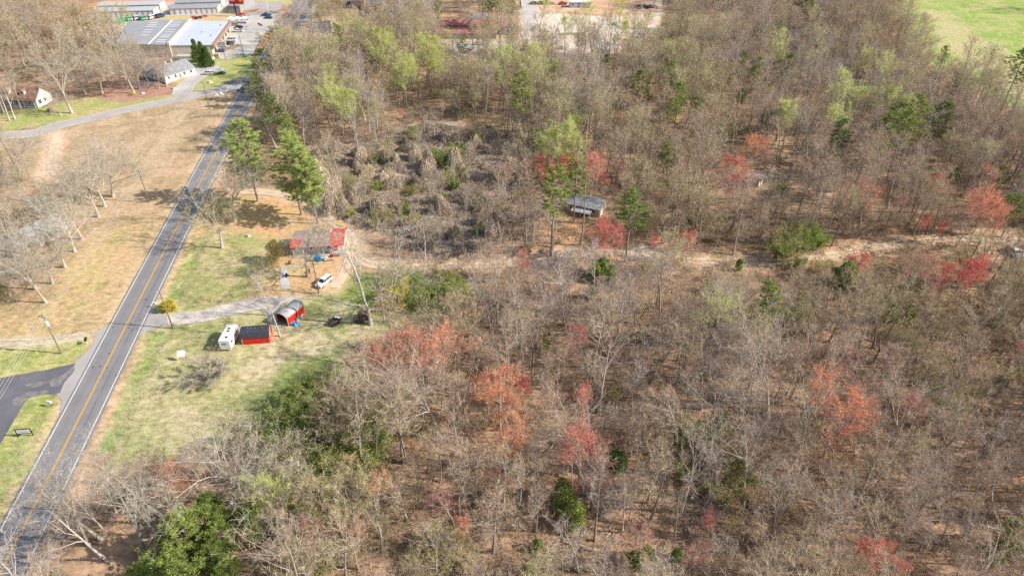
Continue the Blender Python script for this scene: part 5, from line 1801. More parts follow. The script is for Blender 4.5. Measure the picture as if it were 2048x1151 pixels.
pA = utility_pole((123, 706), 11.0, "utility pole with a white transformer, standing between the two-track drive and the branch road", can=True, rz=R(-20))
pC = utility_pole((299, 404), 11.0, "utility pole with a crossarm on the dry grass left of the highway", rz=R(-20))
pD = utility_pole((420, 220), 11.5, "utility pole on the dry grass just below the side road", rz=R(-20))
pE = utility_pole((487, 110), 11.5, "utility pole in the shop's car park near its grass edge", rz=R(-20))
pB = utility_pole((346, 656), 11.0, "utility pole beside the yellow bush at the gravel driveway mouth", arm=False)
pF = utility_pole((638, 586), 10.0, "dark utility pole in front of the white four-wheel-drive", arm=False)
pG = utility_pole((470, 121), 8.0, "thin pale pole on the grass in front of the shop", arm=False, mat='wood_raw', r=.1)
pL = utility_pole((537, 25), 10.0, "white steel sign mast by the asphalt yard near the top edge", arm=False, mat='white_sign', r=.16)
pM = utility_pole((801, 22), 12.0, "pale lamp pole in the far dark car park, left one", arm=False, mat='white_sign', r=.14)
pN = utility_pole((808, 24), 12.0, "pale lamp pole in the far dark car park, right one", arm=False, mat='white_sign', r=.14)
yc = pA[0][1]
far_l = (pA[0][0] - (pC[0][0] - pA[0][0]) * 1.1, pA[0][1] - (pC[0][1] - pA[0][1]) * 1.1, 11.0)


def wire(p, q, sag, label, group, r=0.028):
    n = 14
    pts = []
    for i in range(n + 1):
        t = i / n
        pts.append((p[0] * (1 - t) + q[0] * t, p[1] * (1 - t) + q[1] * t, p[2] * (1 - t) + q[2] * t - 4 * sag * t * (1 - t)))
    o = obj("power_line", MB().tube(pts, r, 3, cap=False).mesh("power_line", [M['wire']]))
    return tag(o, label, "power line", group)


def arm_pt(pole, k):
    (x, y, z), rz = pole
    return (x + math.cos(rz) * k, y + math.sin(rz) * k, z - .4)


spans = [((far_l, R(-20)), pA, "from the transformer pole to the lower left"), (pA, pC, "between the transformer pole and the crossarm pole"),
         (pC, pD, "between the crossarm pole and the pole below the side road"), (pD, pE, "from the pole below the side road to the shop's pole")]
for a, b, txt in spans:
    for k in (-1.2, -.45, .45, 1.2):
        wire(arm_pt(a, k), arm_pt(b, k), dist2(a[0], b[0]) * .022, {-1.2: "leftmost", -.45: "second from left", .45: "third from left", 1.2: "rightmost"}[k] + " wire " + txt, "overhead wires " + txt)
wire(pB[0], (pA[0][0], pA[0][1], 9.8), 1.2, "single overhead wire crossing the highway beside the branch road", None)
wire(pB[0], pF[0], 1.3, "single overhead wire from the driveway pole to the yard pole", None)
wire(pF[0], (P(640, 500)[0], P(640, 500)[1], 3.6), .3, "single service wire from the yard pole to the red-roofed house", None)


# ================================================================== SIGNS, BINS, SMALL THINGS
def text_mesh(s, size, mat, name):
    cu = bpy.data.curves.new(name, 'FONT')
    cu.body = s
    cu.size = size
    cu.align_x = 'CENTER'
    cu.align_y = 'CENTER'
    cu.extrude = 0.02
    o = bpy.data.objects.new(name, cu)
    COL.objects.link(o)
    dg = bpy.context.evaluated_depsgraph_get()
    me = bpy.data.meshes.new_from_object(o.evaluated_get(dg))
    bpy.data.objects.remove(o)
    me.materials.clear()
    me.materials.append(M[mat])
    return me


x, y = P(451, 119)
t = thing("shop_sign", "white roadside sign reading ACE in red letters on a tall pole", "sign", (x, y))
part("pole", MB().tube([(0, 0, -.4), (0, 0, 6.8)], .13, 8), M['black'], t)
bd = part("board", MB().box((0, 0, 6.2), (3.9, .35, 2.2)), M['white_sign'], t)
o = obj("lettering", text_mesh("ACE", 1.7, 'red_sign', "lettering"), bd, (0, -.2, 7.35))
o.rotation_euler = (R(90), 0, 0)
part("lower_board", MB().box((0, 0, 5.75), (3.6, .3, .4)), M['teal_p'], t)

x, y = P(473.5, 33)
t = thing("billboard", "large red billboard with white lettering on a single pole above the shop's car park", "billboard", (x, y), R(-4))
part("pole", MB().tube([(0, 0, -.4), (0, 0, 7.5)], .35, 10), M['black'], t)
part("catwalk", MB().box((1.6, -.6, 6.7), (8.6, .5, .12)), M['black'], t)
bd = part("board", MB().box((1.6, 0, 6.9), (8.4, .5, 4.2)), M['red_sign'], t)
rs = np.random.RandomState(5)
for row, (z0_, hh_, xs_) in enumerate([(9.7, .8, (-1.9, -1.0, -.3, .3, .9)), (8.2, .75, (-2.0, -1.1, -.5, .4))]):
    for xx in xs_:
        part("letter_stroke", MB().box((xx + .8 * (1 - row), -.27, z0_), (.42, .05, hh_)), M['white_sign'], bd)
bun = MB().tube([(4.1, -.26, 8.9), (4.1, -.32, 8.9)], 1.05, 12)
part("printed_bun", bun, M['yellow_p'], bd)

t = thing("roadside_sign", "black-framed sign with a pale board lying low on the grass island at lower left", "sign", P(52, 871), R(6))
part("board", MB().box((0, 0, .85), (2.5, .08, .95)), M['white_sign'], t)
fr = MB().box((0, 0, .72), (2.8, .14, .13)).box((0, 0, 1.8), (2.8, .14, .13))
for sx in (-1, 1):
    fr.box((sx * 1.36, 0, -.2), (.13, .14, 2.2))
part("frame", fr, M['black'], t)
for k in range(6):
    part("brown_print", MB().tube([(-.8 + k * .3, -.05, 1.15 + .12 * (k % 2)), (-.66 + k * .3, -.05, 1.38 - .1 * (k % 2)), (-.5 + k * .3, -.05, 1.2)], .04, 4), M['brick'], t)
t = thing("field_sign", "small dark signboard on two posts on the dry grass below the side road", "sign", P(424, 204))
part("board", MB().box((0, 0, .8), (2.0, .1, 1.0)), surf("mauve_board", (0.30, 0.20, 0.26), None, 1), t)
for sx in (-1, 1):
    part("post", MB().box((sx * .95, 0, -.2), (.1, .12, 2.0)), M['wood_raw'], t)

x, y = P(367, 718)
t = thing("white_board_sign", "blank white square board on a thin post standing on the lawn", "sign", (x, y), R(8))
part("post", MB().tube([(0, 0, -.3), (0, 0, 1.7)], .05, 6), M['metal_grey'], t)
bd = MB()
bd.add([(-.95, -.5, 1.35), (.75, -.65, 1.35), (.95, .1, 2.35), (-.8, .3, 2.35), (-.95, -.55, 1.28), (.75, -.7, 1.28), (.95, .05, 2.28), (-.8, .25, 2.28)],
       [(0, 1, 2, 3), (7, 6, 5, 4), (0, 4, 5, 1), (1, 5, 6, 2), (2, 6, 7, 3), (3, 7, 4, 0)])
part("board", bd, M['white_sign'], t)


def mailbox(px, label, rz, mat='white_sign', h_=1.1, s=1.3):
    t = thing("mailbox", label, "mailbox", P(*px), R(rz), "mailboxes along the highway")
    part("post", MB().box((0, 0, -.2), (.11, .11, h_ + .15)), M['wood_dark' if mat == 'white_sign' else 'white_trim'], t)
    pr = [(-.14 * s, h_), (.14 * s, h_), (.14 * s, h_ + .18 * s)] + [(.14 * s * math.cos(a), h_ + .18 * s + .13 * s * math.sin(a)) for a in np.linspace(.4, 2.74, 5)] + [(-.14 * s, h_ + .18 * s)]
    part("box", MB().prism(pr, (-.32 * s, .32 * s)), M[mat], t)
    part("flag", MB().box((.16 * s, .1, h_ + .2), (.03, .05, .22)), M['red_sign'], t)


mailbox((103, 812), "white mailbox on the grass island by the branch road", 75, s=1.45)
mailbox((175, 687), "dark mailbox on a white post at the end of the two-track drive", 20, 'black', s=1.7)
mailbox((312, 614), "white mailbox beside the highway near the yellow bush", 80, s=1.3)
t = thing("marker_post", "thin yellow marker post on the grass by the transformer pole", "marker post", P(78, 713))
part("post", MB().tube([(0, 0, -.2), (0, 0, 1.3)], .06, 6), M['yellow_p'], t)
part("cap", MB().tube([(0, 0, 1.3), (0, 0, 1.5)], .08, 6), M['white_sign'], t)
t = thing("lawn_rack", "small pale wooden frame standing on the lawn near the driveway", "frame", P(418, 600), R(5))
for sx in (-1, 1):
    part("upright", MB().tube([(sx * .6, -.25, 0), (sx * .6, 0, 1.1), (sx * .6, .25, 0)], .06, 5), M['yellow_p'], t)
part("bar", MB().tube([(-.65, 0, .75), (.65, 0, .75)], .05, 5), M['wood_raw'], t)
t = thing("thin_stake", "thin white stake on the lawn left of the red-roofed house", "stake", P(472, 526))
part("rod", MB().tube([(0, 0, -.2), (-.3, 0, 3.6)], .045, 5), M['white_sign'], t)
part("cap", MB().tube([(-.3, 0, 3.6), (-.3, 0, 3.75)], .07, 5), M['white_sign'], t)
t = thing("tree_stump", "grey tree stump on the dry grass left of the red-roofed house", "stump", P(497, 472))
st_ = MB().tube([(0, 0, -.2), (0, 0, .25), (0, 0, .55)], [.75, .5, .45], 9)
part("stump", st_, M['bark_pale'], t)
part("root_flare", MB().tube([(0, 0, .1), (.9, .1, -.05)], [.22, .06], 5).tube([(0, 0, .1), (-.8, -.3, -.05)], [.22, .06], 5), M['bark_pale'], t)


def bin_(px, label, mat, s=1.0, name="wheeled_bin", group="blue bins by the red-roofed house"):
    t = thing(name, label, "bin", P(*px), R(5), group)
    part("body", MB().box((0, 0, 0), (.95 * s, .8 * s, 1.25 * s), tx=1.12, ty=1.12), M[mat], t)
    part("lid", MB().box((0, 0, 1.26 * s), (1.15 * s, 1.0 * s, .1 * s)), M[mat], t)
    for sx in (-1, 1):
        part("wheel", MB().tube([(sx * .45 * s, .4 * s, .13), (sx * .52 * s, .4 * s, .13)], .13, 8), M['rubber'], t)


bin_((633, 521), "left one of the two bright blue bins beside the house", 'blue_plastic', 1.15)
bin_((638.5, 521), "right one of the two bright blue bins beside the house", 'blue_plastic', 1.15)
t = thing("grill", "round dark grill below the blue bins", "grill", P(636, 528))
part("bowl", MB().tube([(0, 0, .75), (0, 0, .95), (0, 0, 1.15)], [.2, .38, .2], 10), M['black'], t)
part("leg", MB().tube([(.3, .2, 0), (0, 0, .8)], .04, 4).tube([(-.3, .2, 0), (0, 0, .8)], .04, 4).tube([(0, -.3, 0), (0, 0, .8)], .04, 4), M['metal_grey'], t)
t = thing("porch_table", "long table under a pale grey cover at the front right of the red-roofed house", "table", P(676, 511), R(5))
part("cover", MB().box((0, 0, .5), (2.3, .9, .4), tx=.95, ty=.9), M['tarp_grey'], t)
for sx in (-1, 1):
    for sy in (-1, 1):
        part("leg", MB().box((sx, sy * .35, 0), (.08, .08, .52)), M['wood_raw'], t)
t = thing("red_chair", "red chair on the open porch under the house's red roof", "chair", P(668, 515), R(20))
part("seat", MB().box((0, 0, .45), (.6, .55, .08)), M['red_board'], t)
part("backrest", MB().box((0, .28, .5), (.6, .07, .65)), M['red_board'], t)
for sx in (-1, 1):
    for sy in (-1, 1):
        part("leg", MB().box((sx * .25, sy * .22, 0), (.06, .06, .46)), M['red_board'], t)
t = thing("white_bucket", "white bucket standing at the porch edge", "bucket", P(653, 518))
part("body", MB().tube([(0, 0, 0), (0, 0, .75)], [.3, .38], 10), M['white_sign'], t)
part("handle", MB().tube([(-.38, 0, .7), (0, 0, 1.0), (.38, 0, .7)], .025, 4), M['metal_grey'], t)
t = thing("plank_stack", "pale planks on trestles at the porch edge", "planks", P(659, 520), R(14))
for k in range(4):
    part("plank", MB().box((0, -.4 + k * .26, .4), (2.7, .22, .06)), M['wood_raw'], t)
for sx in (-1, 1):
    part("trestle", MB().box((sx, 0, 0), (.1, 1.0, .4)), M['wood_raw'], t)
for k, (px, lb, m_) in enumerate([((617, 545), "small dark chair under the mistletoe-hung tree", 'black'), ((580, 528), "dark box under the tree left of the house", 'wood_dark'), ((575, 553), "dark seat beside the concrete walk", 'black')]):
    t = thing("garden_chair", lb, "chair", P(*px), R(30 * k))
    part("seat", MB().box((0, 0, .35), (.7, .6, .12)), M[m_], t)
    part("backrest", MB().box((0, .3, .4), (.7, .08, .55)), M[m_], t)
    for sx in (-1, 1):
        part("leg", MB().box((sx * .3, 0, 0), (.07, .5, .36)), M[m_], t)

# carport tent on the shop lawn's driveway
t = thing("canopy_tent", "small grey canopy over a dark vehicle at the end of the looped driveway", "canopy", P(443, 148), R(-5))
rf = MB()
rf.add([(-2, -1.6, 2.0), (2, -1.6, 2.0), (2, 1.6, 2.0), (-2, 1.6, 2.0), (0, 0, 2.9)], [(0, 1, 4), (1, 2, 4), (2, 3, 4), (3, 0, 4), (3, 2, 1, 0)])
part("canopy", rf, M['tarp_grey'], t)
for sx in (-1, 1):
    for sy in (-1, 1):
        part("leg", MB().tube([(sx * 1.9, sy * 1.5, 0), (sx * 1.9, sy * 1.5, 2.0)], .05, 5), M['metal_grey'], t)
car("covered_car", "black car parked under the small grey canopy", "car", 'sedan', 'black', (443, 148.5), 175, None, .85)
# marquee and shop-front goods
t = thing("marquee", "white peaked marquee over goods in the shop's car park", "marquee", P(476, 46), R(0))
rf = MB()
for k in range(3):
    cx = -3.6 + k * 3.6
    rf.add([(cx - 1.8, -1.8, 2.3), (cx + 1.8, -1.8, 2.3), (cx + 1.8, 1.8, 2.3), (cx - 1.8, 1.8, 2.3), (cx, 0, 3.6)], [(0, 1, 4), (1, 2, 4), (2, 3, 4), (3, 0, 4)])
part("canopy", rf, M['white_sign'], t)
for x in (-5.4, -1.8, 1.8, 5.4):
    for y in (-1.8, 1.8):
        part("leg", MB().tube([(x, y, 0), (x, y, 2.3)], .06, 5), M['white_sign'], t)
part("side_sheet", MB().box((0, -1.7, .1), (10.4, .06, 1.0)), surf("blue_purple_goods", (0.10, 0.09, 0.35), (0.35, 0.34, 0.42), 1.2, lo=.45, hi=.55), t)
goods = [((450, 62), 'yellow_p', "yellow"), ((455, 60), 'green_p', "green"), ((449, 68), 'yellow_p', "golden"), ((452, 66), 'green_p', "lime green"), ((441, 69), 'red_sign', "red"), ((456, 53), 'red_faded', "faded red"),
         ((443, 78), 'red_faded', "rusty red"), ((438, 82), 'red_faded', "brown-red"), ((447, 72), 'white_sign', "white"), ((432, 86), 'yellow_p', "amber"), ((436, 84), 'metal_grey', "grey"), ((429, 95), 'teal_p', "teal"), ((427, 97), 'white_sign', "pale")]
for k, (px, m_, lb) in enumerate(goods):
    t = thing("goods_pallet", lb + " goods stacked on a pallet before the shop, beside the " + ("marquee" if px[1] < 62 else "white pickup" if px[1] < 72 else "box van" if px[1] < 90 else "shop sign"), "goods", P(*px), R(k * 17), "goods set out in front of the shop")
    part("pallet", MB().box((0, 0, 0), (1.5, 1.3, .15)), M['wood_raw'], t)
    part("load", MB().box((0, 0, .15), (1.35, 1.15, .75 + .3 * (k % 3)), tx=.9, ty=.9), M[m_], t)
    part("wrap", MB().box((.1, 0, .16 + .76 + .3 * (k % 3)), (.7, .6, .3)), M['white_sign'], t)
t = thing("timber_crate", "brown timber crate on the grass corner in front of the shop", "crate", P(435, 115), R(0))
part("crate", MB().box((0, 0, 0), (2.4, 1.8, 1.6)), M['wood_raw'], t)
part("lid", MB().box((0, 0, 1.6), (2.6, 2.0, .12)), M['wood_raw'], t)
t = thing("propane_tank", "white tank standing left of the brown timber crate", "tank", P(425, 121), R(70))
part("tank", MB().tube([(-1.3, 0, .9), (-1.1, 0, .9), (1.1, 0, .9), (1.3, 0, .9)], [.2, .6, .6, .2], 10), M['white_sign'], t)
part("saddle", MB().box((0, 0, 0), (1.6, .6, .4)), M['concrete'], t)
t = thing("flagpole", "flagpole with a red, white and blue flag in the shop's car park", "flagpole", P(519, 66))
part("pole", MB().tube([(0, 0, -.2), (0, 0, 5.4)], .07, 6), M['white_sign'], t)
fg = part("flag", MB().add([(0, 0, 5.3), (2.2, .3, 4.4), (2.1, .2, 3.1), (0, 0, 4.0)], [(0, 1, 2, 3)]), M['red_faded'], t)
part("canton", MB().add([(0, -.02, 5.3), (.95, .1, 4.92), (.92, .08, 4.3), (0, -.02, 4.68)], [(0, 1, 2, 3)]), surf("flag_blue", (0.03, 0.04, 0.2), None, 1), fg)
t = thing("ice_box", "white cabinet with a blue panel on the grass strip at the car park edge", "cabinet", P(523, 78), R(30))
part("cabinet", MB().box((0, 0, 0), (1.4, 1.0, 1.9)), M['white_sign'], t)
part("panel", MB().box((0, -.52, .3), (1.0, .05, 1.3)), surf("navy_panel", (0.04, 0.07, 0.22), None, 1), t)
t = thing("ice_box", "white cabinet with a blue panel on the grass corner below the car park", "cabinet", P(497, 113), R(30))
part("cabinet", MB().box((0, 0, 0), (1.3, 1.0, 1.6)), M['white_sign'], t)
part("panel", MB().box((0, -.52, .3), (1.0, .05, 1.1)), M['teal_p'], t)
rs = np.random.RandomState(21)
for k, (px, lb) in enumerate([((434, 190), "left"), ((442, 187), "middle"), ((446, 190), "right")]):
    o = crumple("white_bag", lb + " one of three white litter bags on the verge at the junction", "litter bag", px, (1.3, 1.0), 'white_sign', 30 + k, .6)
    o['group'] = "litter bags at the junction"
for k, (px, sz, m_, lb) in enumerate([((348, 178), 1.2, 'concrete', "pale boulder on the mulch bed beside the side road driveway"), ((286, 187), .9, 'white_sign', "small white marker stone at the edge of the mulch bed"),
                                      ((103, 221), 1.8, 'brick', "low brown fire pit on the lawn of the dormered house"), ((420, 165), 1.3, 'dirt', "pale heap of soil on the oval lawn"),
                                      ((1994, 398), 1.0, 'white_sign', "white crate among the trees by the orange-budded tree"), ((1627, 480), .8, 'white_sign', "pale blue-white drum beside the dirt lane")]):
    x, y = P(*px)
    rg = np.random.RandomState(50 + k)
    vs = []
    n = 8
    for j in range(n):
        vs.append((math.cos(j * 6.283 / n) * sz * rg.uniform(.8, 1.1), math.sin(j * 6.283 / n) * sz * rg.uniform(.6, .9), -.1))
    for j in range(n):
        vs.append((math.cos(j * 6.283 / n + .2) * sz * .6 * rg.uniform(.8, 1.1), math.sin(j * 6.283 / n + .2) * sz * .5, sz * rg.uniform(.45, .65)))
    mb = MB().add(vs, [(j, (j + 1) % n, n + (j + 1) % n, n + j) for j in range(n)] + [tuple(range(n, 2 * n))])
    tag(obj("boulder", mb.mesh("boulder", [M[m_]]), None, (x, y, 0)), lb, "boulder")
# teal drum and blue bag beside the minivan, rails, dumpster
t = thing("teal_drum", "teal barrel beside the silver minivan", "barrel", P(2043, 507))
part("drum", MB().tube([(0, 0, 0), (0, 0, 1.0)], .45, 12), M['teal_p'], t)
part("rim", MB().tube([(0, 0, 1.0), (0, 0, 1.05)], .48, 12), M['white_sign'], t)
t = thing("green_skip", "green metal skip left of the row of vehicles behind the shop", "skip", P(243, 45), R(20))
part("body", MB().box((0, 0, 0), (4.2, 2.6, 2.0), tx=1.1, ty=1.1), M['green_p'], t)
part("lid", MB().box((0, 0, 2.05), (4.6, 2.8, .12)), M['green_p'], t)
for k, px in enumerate([(160, 49), (169, 50)]):
    t = thing("black_trough", ("left" if k == 0 else "right") + " one of two long black troughs at the edge of the gravel behind the shop", "trough", P(*px), R(-55), "black troughs behind the shop")
    part("body", MB().box((0, 0, 0), (5.5, 1.3, .9), tx=1.05, ty=1.1), M['black'], t)
    part("rim", MB().box((0, 0, .9), (5.9, 1.5, .08)), M['wood_dark'], t)
t = thing("loader", "dark loader with a raised arm on the gravel behind the shop", "machine", P(215, 44), R(0))
part("body", MB().box((0, 0, .5), (2.4, 1.6, 1.2)), M['black'], t)
part("cab", MB().box((-.3, 0, 1.7), (1.2, 1.2, 1.2), tx=.85, ty=.85), M['glass'], t)
part("arm", MB().tube([(.9, 0, 1.5), (2.2, 0, 2.4), (3.2, 0, .8)], .14, 5), M['olive'] if 'olive' in M else M['wood_dark'], t)
for sx in (-1, 1):
    for sy in (-1, 1):
        part("wheel", MB().tube([(sx * .8, sy * .8, .5), (sx * .8, sy * 1.1, .5)], .5, 10), M['rubber'], t)
x0, x1 = P(1092, 27), P(1160, 27)
t = thing("yard_fence", "pale rail fence with dark posts along the back of the sandy yard", "fence", x0)
n = 16
for k in range(n):
    part("post", MB().box(((x1[0] - x0[0]) * k / (n - 1), 0, -.2), (.16, .16, 1.7)), M['wood_dark'], t)
for z_ in (.6, 1.2):
    part("rail", MB().box(((x1[0] - x0[0]) / 2, -.1, z_), (x1[0] - x0[0], .06, .16)), M['white_trim'], t)
for k in range(6):
    p = P(1275 + k * 7, 15 + (k % 2) * 1.5)
    car("scrap_machine", ["grey", "brown", "olive", "dark", "blue-white", "white"][k] + " piece of machinery in the line on the clay ground at the top edge", "machine", 'pickup', ['grey', 'olive', 'olive', 'black', 'silver', 'white'][k], (1275 + k * 7, 15 + (k % 2) * 1.5), 30 * k, "machinery on the clay ground", .8, full=False)

# ================================================================== TREES AND SHRUBS
NAMES = {
    'wood': ('bare_tree', 'tree', 'leafless grey-brown tree'), 'pole': ('bare_tree', 'tree', 'slender leafless tree'), 'oak': ('bare_oak', 'tree', 'spreading leafless oak'),
    'lean': ('pale_tree', 'tree', 'pale leaning leafless tree'), 'white': ('pale_tree', 'tree', 'leafless tree with white limbs'), 'syc': ('pale_tree', 'tree', 'tall pale-barked leafless tree'), 'lime': ('budding_tree', 'tree', 'lime-green budding tree'),
    'lime_thin': ('budding_tree', 'tree', 'thinly budding olive-green tree'), 'red': ('red_maple', 'tree', 'red-budded maple'), 'orange': ('orange_tree', 'tree', 'orange-budded tree'),
    'rose': ('rose_tree', 'tree', 'faintly rose-tinted budding tree'), 'sapling': ('sapling', 'sapling', 'bare sapling'), 'bush': ('olive_shrub', 'shrub', 'olive-green shrub'),
    'bushg': ('green_shrub', 'shrub', 'bright green shrub'), 'yellow': ('yellow_shrub', 'shrub', 'yellow flowering shrub'), 'pear': ('bare_fruit_tree', 'tree', 'low many-stemmed bare tree'),
    'pine': ('pine_tree', 'tree', 'green pine'), 'bigpine': ('pine_tree', 'tree', 'tall long-trunked pine'), 'cedar': ('cedar_tree', 'tree', 'dark green cedar'),
    'hemlock': ('evergreen_tree', 'tree', 'bright green evergreen'), 'holly': ('evergreen_shrub', 'shrub', 'rounded yellow-green evergreen'), 'hollyd': ('evergreen_shrub', 'shrub', 'rounded dark evergreen'),
    'arbor': ('arborvitae', 'tree', 'narrow cone evergreen'), 'bronze': ('bronze_tree', 'tree', 'bronze-green leafy tree'), 'mound': ('vine_mound', 'vine mound', 'mound of dry tangled vines'),
}
LAND = [("the red-roofed house", 640, 480), ("the cabin", 1170, 405), ("the ruined white boards", 1535, 355), ("the pasture", 1900, 70), ("the sandy yard", 1150, 70),
        ("the long red-roofed building", 950, 60), ("the vine hollow", 830, 350), ("the red shed", 510, 670), ("the storage rows", 250, 25), ("the shop", 380, 70), ("the dormered house", 60, 190),
        ("the grey-roofed house", 340, 140), ("the road junction", 480, 175), ("the silver minivan", 2025, 507), ("the big pale tree", 742, 640), ("the gravel spur", 1295, 505), ("the lane's bend", 1800, 487),
        ("the highway's oak row", 140, 470), ("the dark forecourt", 640, 65), ("the cedar thicket", 400, 1070), ("the orange-crowned tree", 815, 800), ("the dark round holly", 1235, 915),
        ("the lawn's lower edge", 600, 820), ("the leaning roadside trees", 200, 1040), ("the two-tier bright evergreen", 1135, 990), ("the thick-limbed snag", 1418, 760),
        ("the low-right red crown", 1765, 1108), ("the big orange crown", 1690, 800), ("the right-edge evergreen", 2035, 1065), ("the orange-tinted twigs", 940, 1045), ("the olive-yellow crown", 1436, 612), ("the lone lower evergreens", 1280, 1108)]
ALL = []
rng_place = random.Random(99)
Q_OF = {}


def where(px, py):
    best = min(LAND, key=lambda l: (l[1] - px) ** 2 + ((l[2] - py) * 1.3) ** 2)
    dx, dy = px - best[1], (py - best[2]) * 1.3
    d = math.hypot(dx, dy)
    far_ = "just " if d < 110 else "" if d < 260 else "far "
    if abs(dx) > abs(dy) * 2:
        s = "right of" if dx > 0 else "left of"
    elif abs(dy) > abs(dx) * 2:
        s = "below" if dy > 0 else "above"
    else:
        s = ("below and " if dy > 0 else "above and ") + ("right of" if dx > 0 else "left of")
    return far_ + s + " " + best[0]


def plant(kind, px, py, scale=1.0, mode='crown', var=None, label=None, group=None, mat=None, rz=None, lean=None, wxy=None, z=0.0, sxy=None):
    K = KINDS[kind]
    v = rng_place.randrange(len(K)) if var is None else var % len(K)
    k = K[v]
    if wxy is not None:
        x, y = wxy
    else:
        x, y = P(px, py, 0.70 * k.h * scale if mode == 'crown' else 0.0)
    nm, cat, base = NAMES[kind]
    t = thing(nm, label, cat, (x, y, z), rng_place.uniform(0, 6.283) if rz is None else rz, group)
    sq = rng_place.uniform(.6, 1.75) if kind == 'mound' else 1.0
    t.scale = (scale * (sxy or 1) * sq, scale * (sxy or 1) / sq, scale)
    if kind in ('wood', 'pole', 'red', 'orange', 'rose', 'lime', 'lime_thin'):
        t.rotation_euler = (rng_place.gauss(0, .06), rng_place.gauss(0, .06), t.rotation_euler[2])
    if lean:
        t.rotation_mode = 'XYZ'
        t.rotation_euler = (lean[0], lean[1], t.rotation_euler[2])
    mound = kind == 'mound'
    if mound:
        t.rotation_euler = (rng_place.uniform(-.22, .22), rng_place.uniform(-.22, .22), t.rotation_euler[2])
    obj("stem" if mound or kind in ('bush', 'bushg', 'yellow', 'sapling') else "trunk", k.tm, t)
    c = obj("vine_tangle" if mound else "crown", k.cm, t)
    if mat:
        c.material_slots[0].link = 'OBJECT'
        c.material_slots[0].material = M[mat]
    if mound and k.leaf:
        obj("green_leaves", k.leaf, t)
    qx, qy = Q(x, y, 0.6 * k.h * scale)
    ALL.append([t, kind, qx, qy, label, scale * k.h, base if not mound else ('greenish vine mound' if k.leaf else base)])
    return t


# --- named trees, placed one by one ------------------------------------------------
oak_row = [(105, 566, 1.0, "at the lower end of the row"), (72, 578, .9, "second from the lower end of the row"), (92, 604, .75, "on the cut bank below the row"), (130, 534, .95, "above the lowest two of the row"), (150, 503, .95, "in the middle of the row"),
           (165, 478, 1.0, "upper middle of the row"), (197, 433, 1.05, "by the dirt path in the row"), (211, 413, 1.0, "second from the top of the row"), (226, 393, 1.1, "at the top of the row"), (44, 356, .9, "standing alone above the white house")]
for i, (px, py, s, w_) in enumerate(oak_row):
    plant('oak', px, py, s * 1.02, 'base', i, "leafless oak left of the highway, " + w_, "oaks left of the highway", lean=(0, R(-6), 0))
for i, (px, py, s, w_) in enumerate([(12, 470, .9, "over the white outbuilding"), (40, 520, .9, "below the white outbuilding"), (-20, 560, .95, "at the left edge, mid height"), (20, 590, .8, "at the left edge above the two-track drive"), (15, 410, .9, "behind the white house"), (60, 400, .7, "above the white house roof"),
                                      (-30, 640, .9, "at the left edge by the two-track drive"), (100, 440, .7, "over the white house wall")]):
    plant('oak' if i % 2 else 'white', px, py, s * .9, 'base', i, "leafless tree " + w_, "trees round the white house")
plant('oak', 144, 226, 1.25, 'base', 2, "very large leafless oak on the lawn right of the dormered house")
plant('oak', 122, 232, .6, 'base', 0, "small crooked leafless tree left of the very large oak")
for i, (px, py, s, w_) in enumerate([(30, 238, .95, "in front of the dormered house, nearest the road"), (19, 241, .95, "with two thin stems at the left edge"), (42, 218, 1.0, "close to the dormered house porch"), (8, 225, 1.0, "at the left edge by the dormered house")]):
    plant('lean', px, py, s * 1.0, 'base', i, "pale leafless tree " + w_, "trees before the dormered house")
plant('oak', 2118, 22, 1.3, 'base', 2, "large leafless oak in the pasture just beyond the right edge, its shadow on the grass")
plant('oak', 268, 186, 1.25, 'base', 1, "large leafless oak left of the grey-roofed house, the nearer of two")
plant('oak', 279, 177, 1.15, 'base', 3, "large leafless oak left of the grey-roofed house, the farther of two")
for i, (px, py, s, w_) in enumerate([(334, 173, .9, "directly in front of the grey-roofed house"), (317, 177, .7, "by the low board fence"), (205, 187, .9, "at the edge of the left mulch bed"), (172, 188, .6, "thin, beside the mulch bed"), (300, 168, .6, "thin, behind the board fence")]):
    plant('white', px, py, s, 'base', i, "pale leafless tree " + w_, "pale trees round the grey-roofed house")
plant('white', 444, 495, 1.0, 'base', 0, "wide white-limbed bare tree overhanging the highway", lean=(0, R(-3), 0), sxy=1.05)
plant('oak', 471, 443, 1.25, 'base', 1, "tall many-limbed bare tree beside the highway above the white-limbed one", sxy=.85)
plant('bigpine', 516, 402, 1.0, 'base', 0, "tallest pine right of the highway, leftmost of the three yard pines")
plant('bigpine', 603, 429, 1.0, 'base', 0, "tall bright pine in the pine yard, middle of the three yard pines", rz=2.0)
plant('bigpine', 636, 447, 1.0, 'base', 1, "slimmer pine with dead lower limbs, rightmost of the three yard pines")
plant('oak', 615, 553, 1.0, 'base', 0, "dark crooked bare tree hung with mistletoe in front of the red-roofed house", mat='twig_oak')
plant('bronze', 553, 523, .62, 'base', 0, "bronze-green leafy small tree left of the red-roofed house")
plant('syc', 742, 648, 1.05, 'base', 0, "big pale tree with a forked white trunk above the log piles", rz=1.0)
plant('syc', 560, 672, .85, 'base', 1, "slim pale double-trunked tree between the two red sheds", rz=2.2, sxy=.55)
plant('syc', 769, 644, .80, 'base', 1, "pale slim tree just right of the big pale tree", rz=.2, sxy=.6)
plant('white', 776, 614, 1.1, 'base', 1, "grey leafless tree behind the big pale tree")
plant('yellow', 783, 592, 1.0, 'crown', 1, "small tree in yellow flower right of the big pale tree")
plant('yellow', 805, 565, .8, 'crown', 1, "yellow-flowering small tree by the dirt lane")
plant('yellow', 342, 619, 1.15, 'base', 0, "bright yellow shrub at the gravel driveway mouth")
plant('bushg', 322, 625, .4, 'base', 0, "small green shrub left of the bright yellow one")
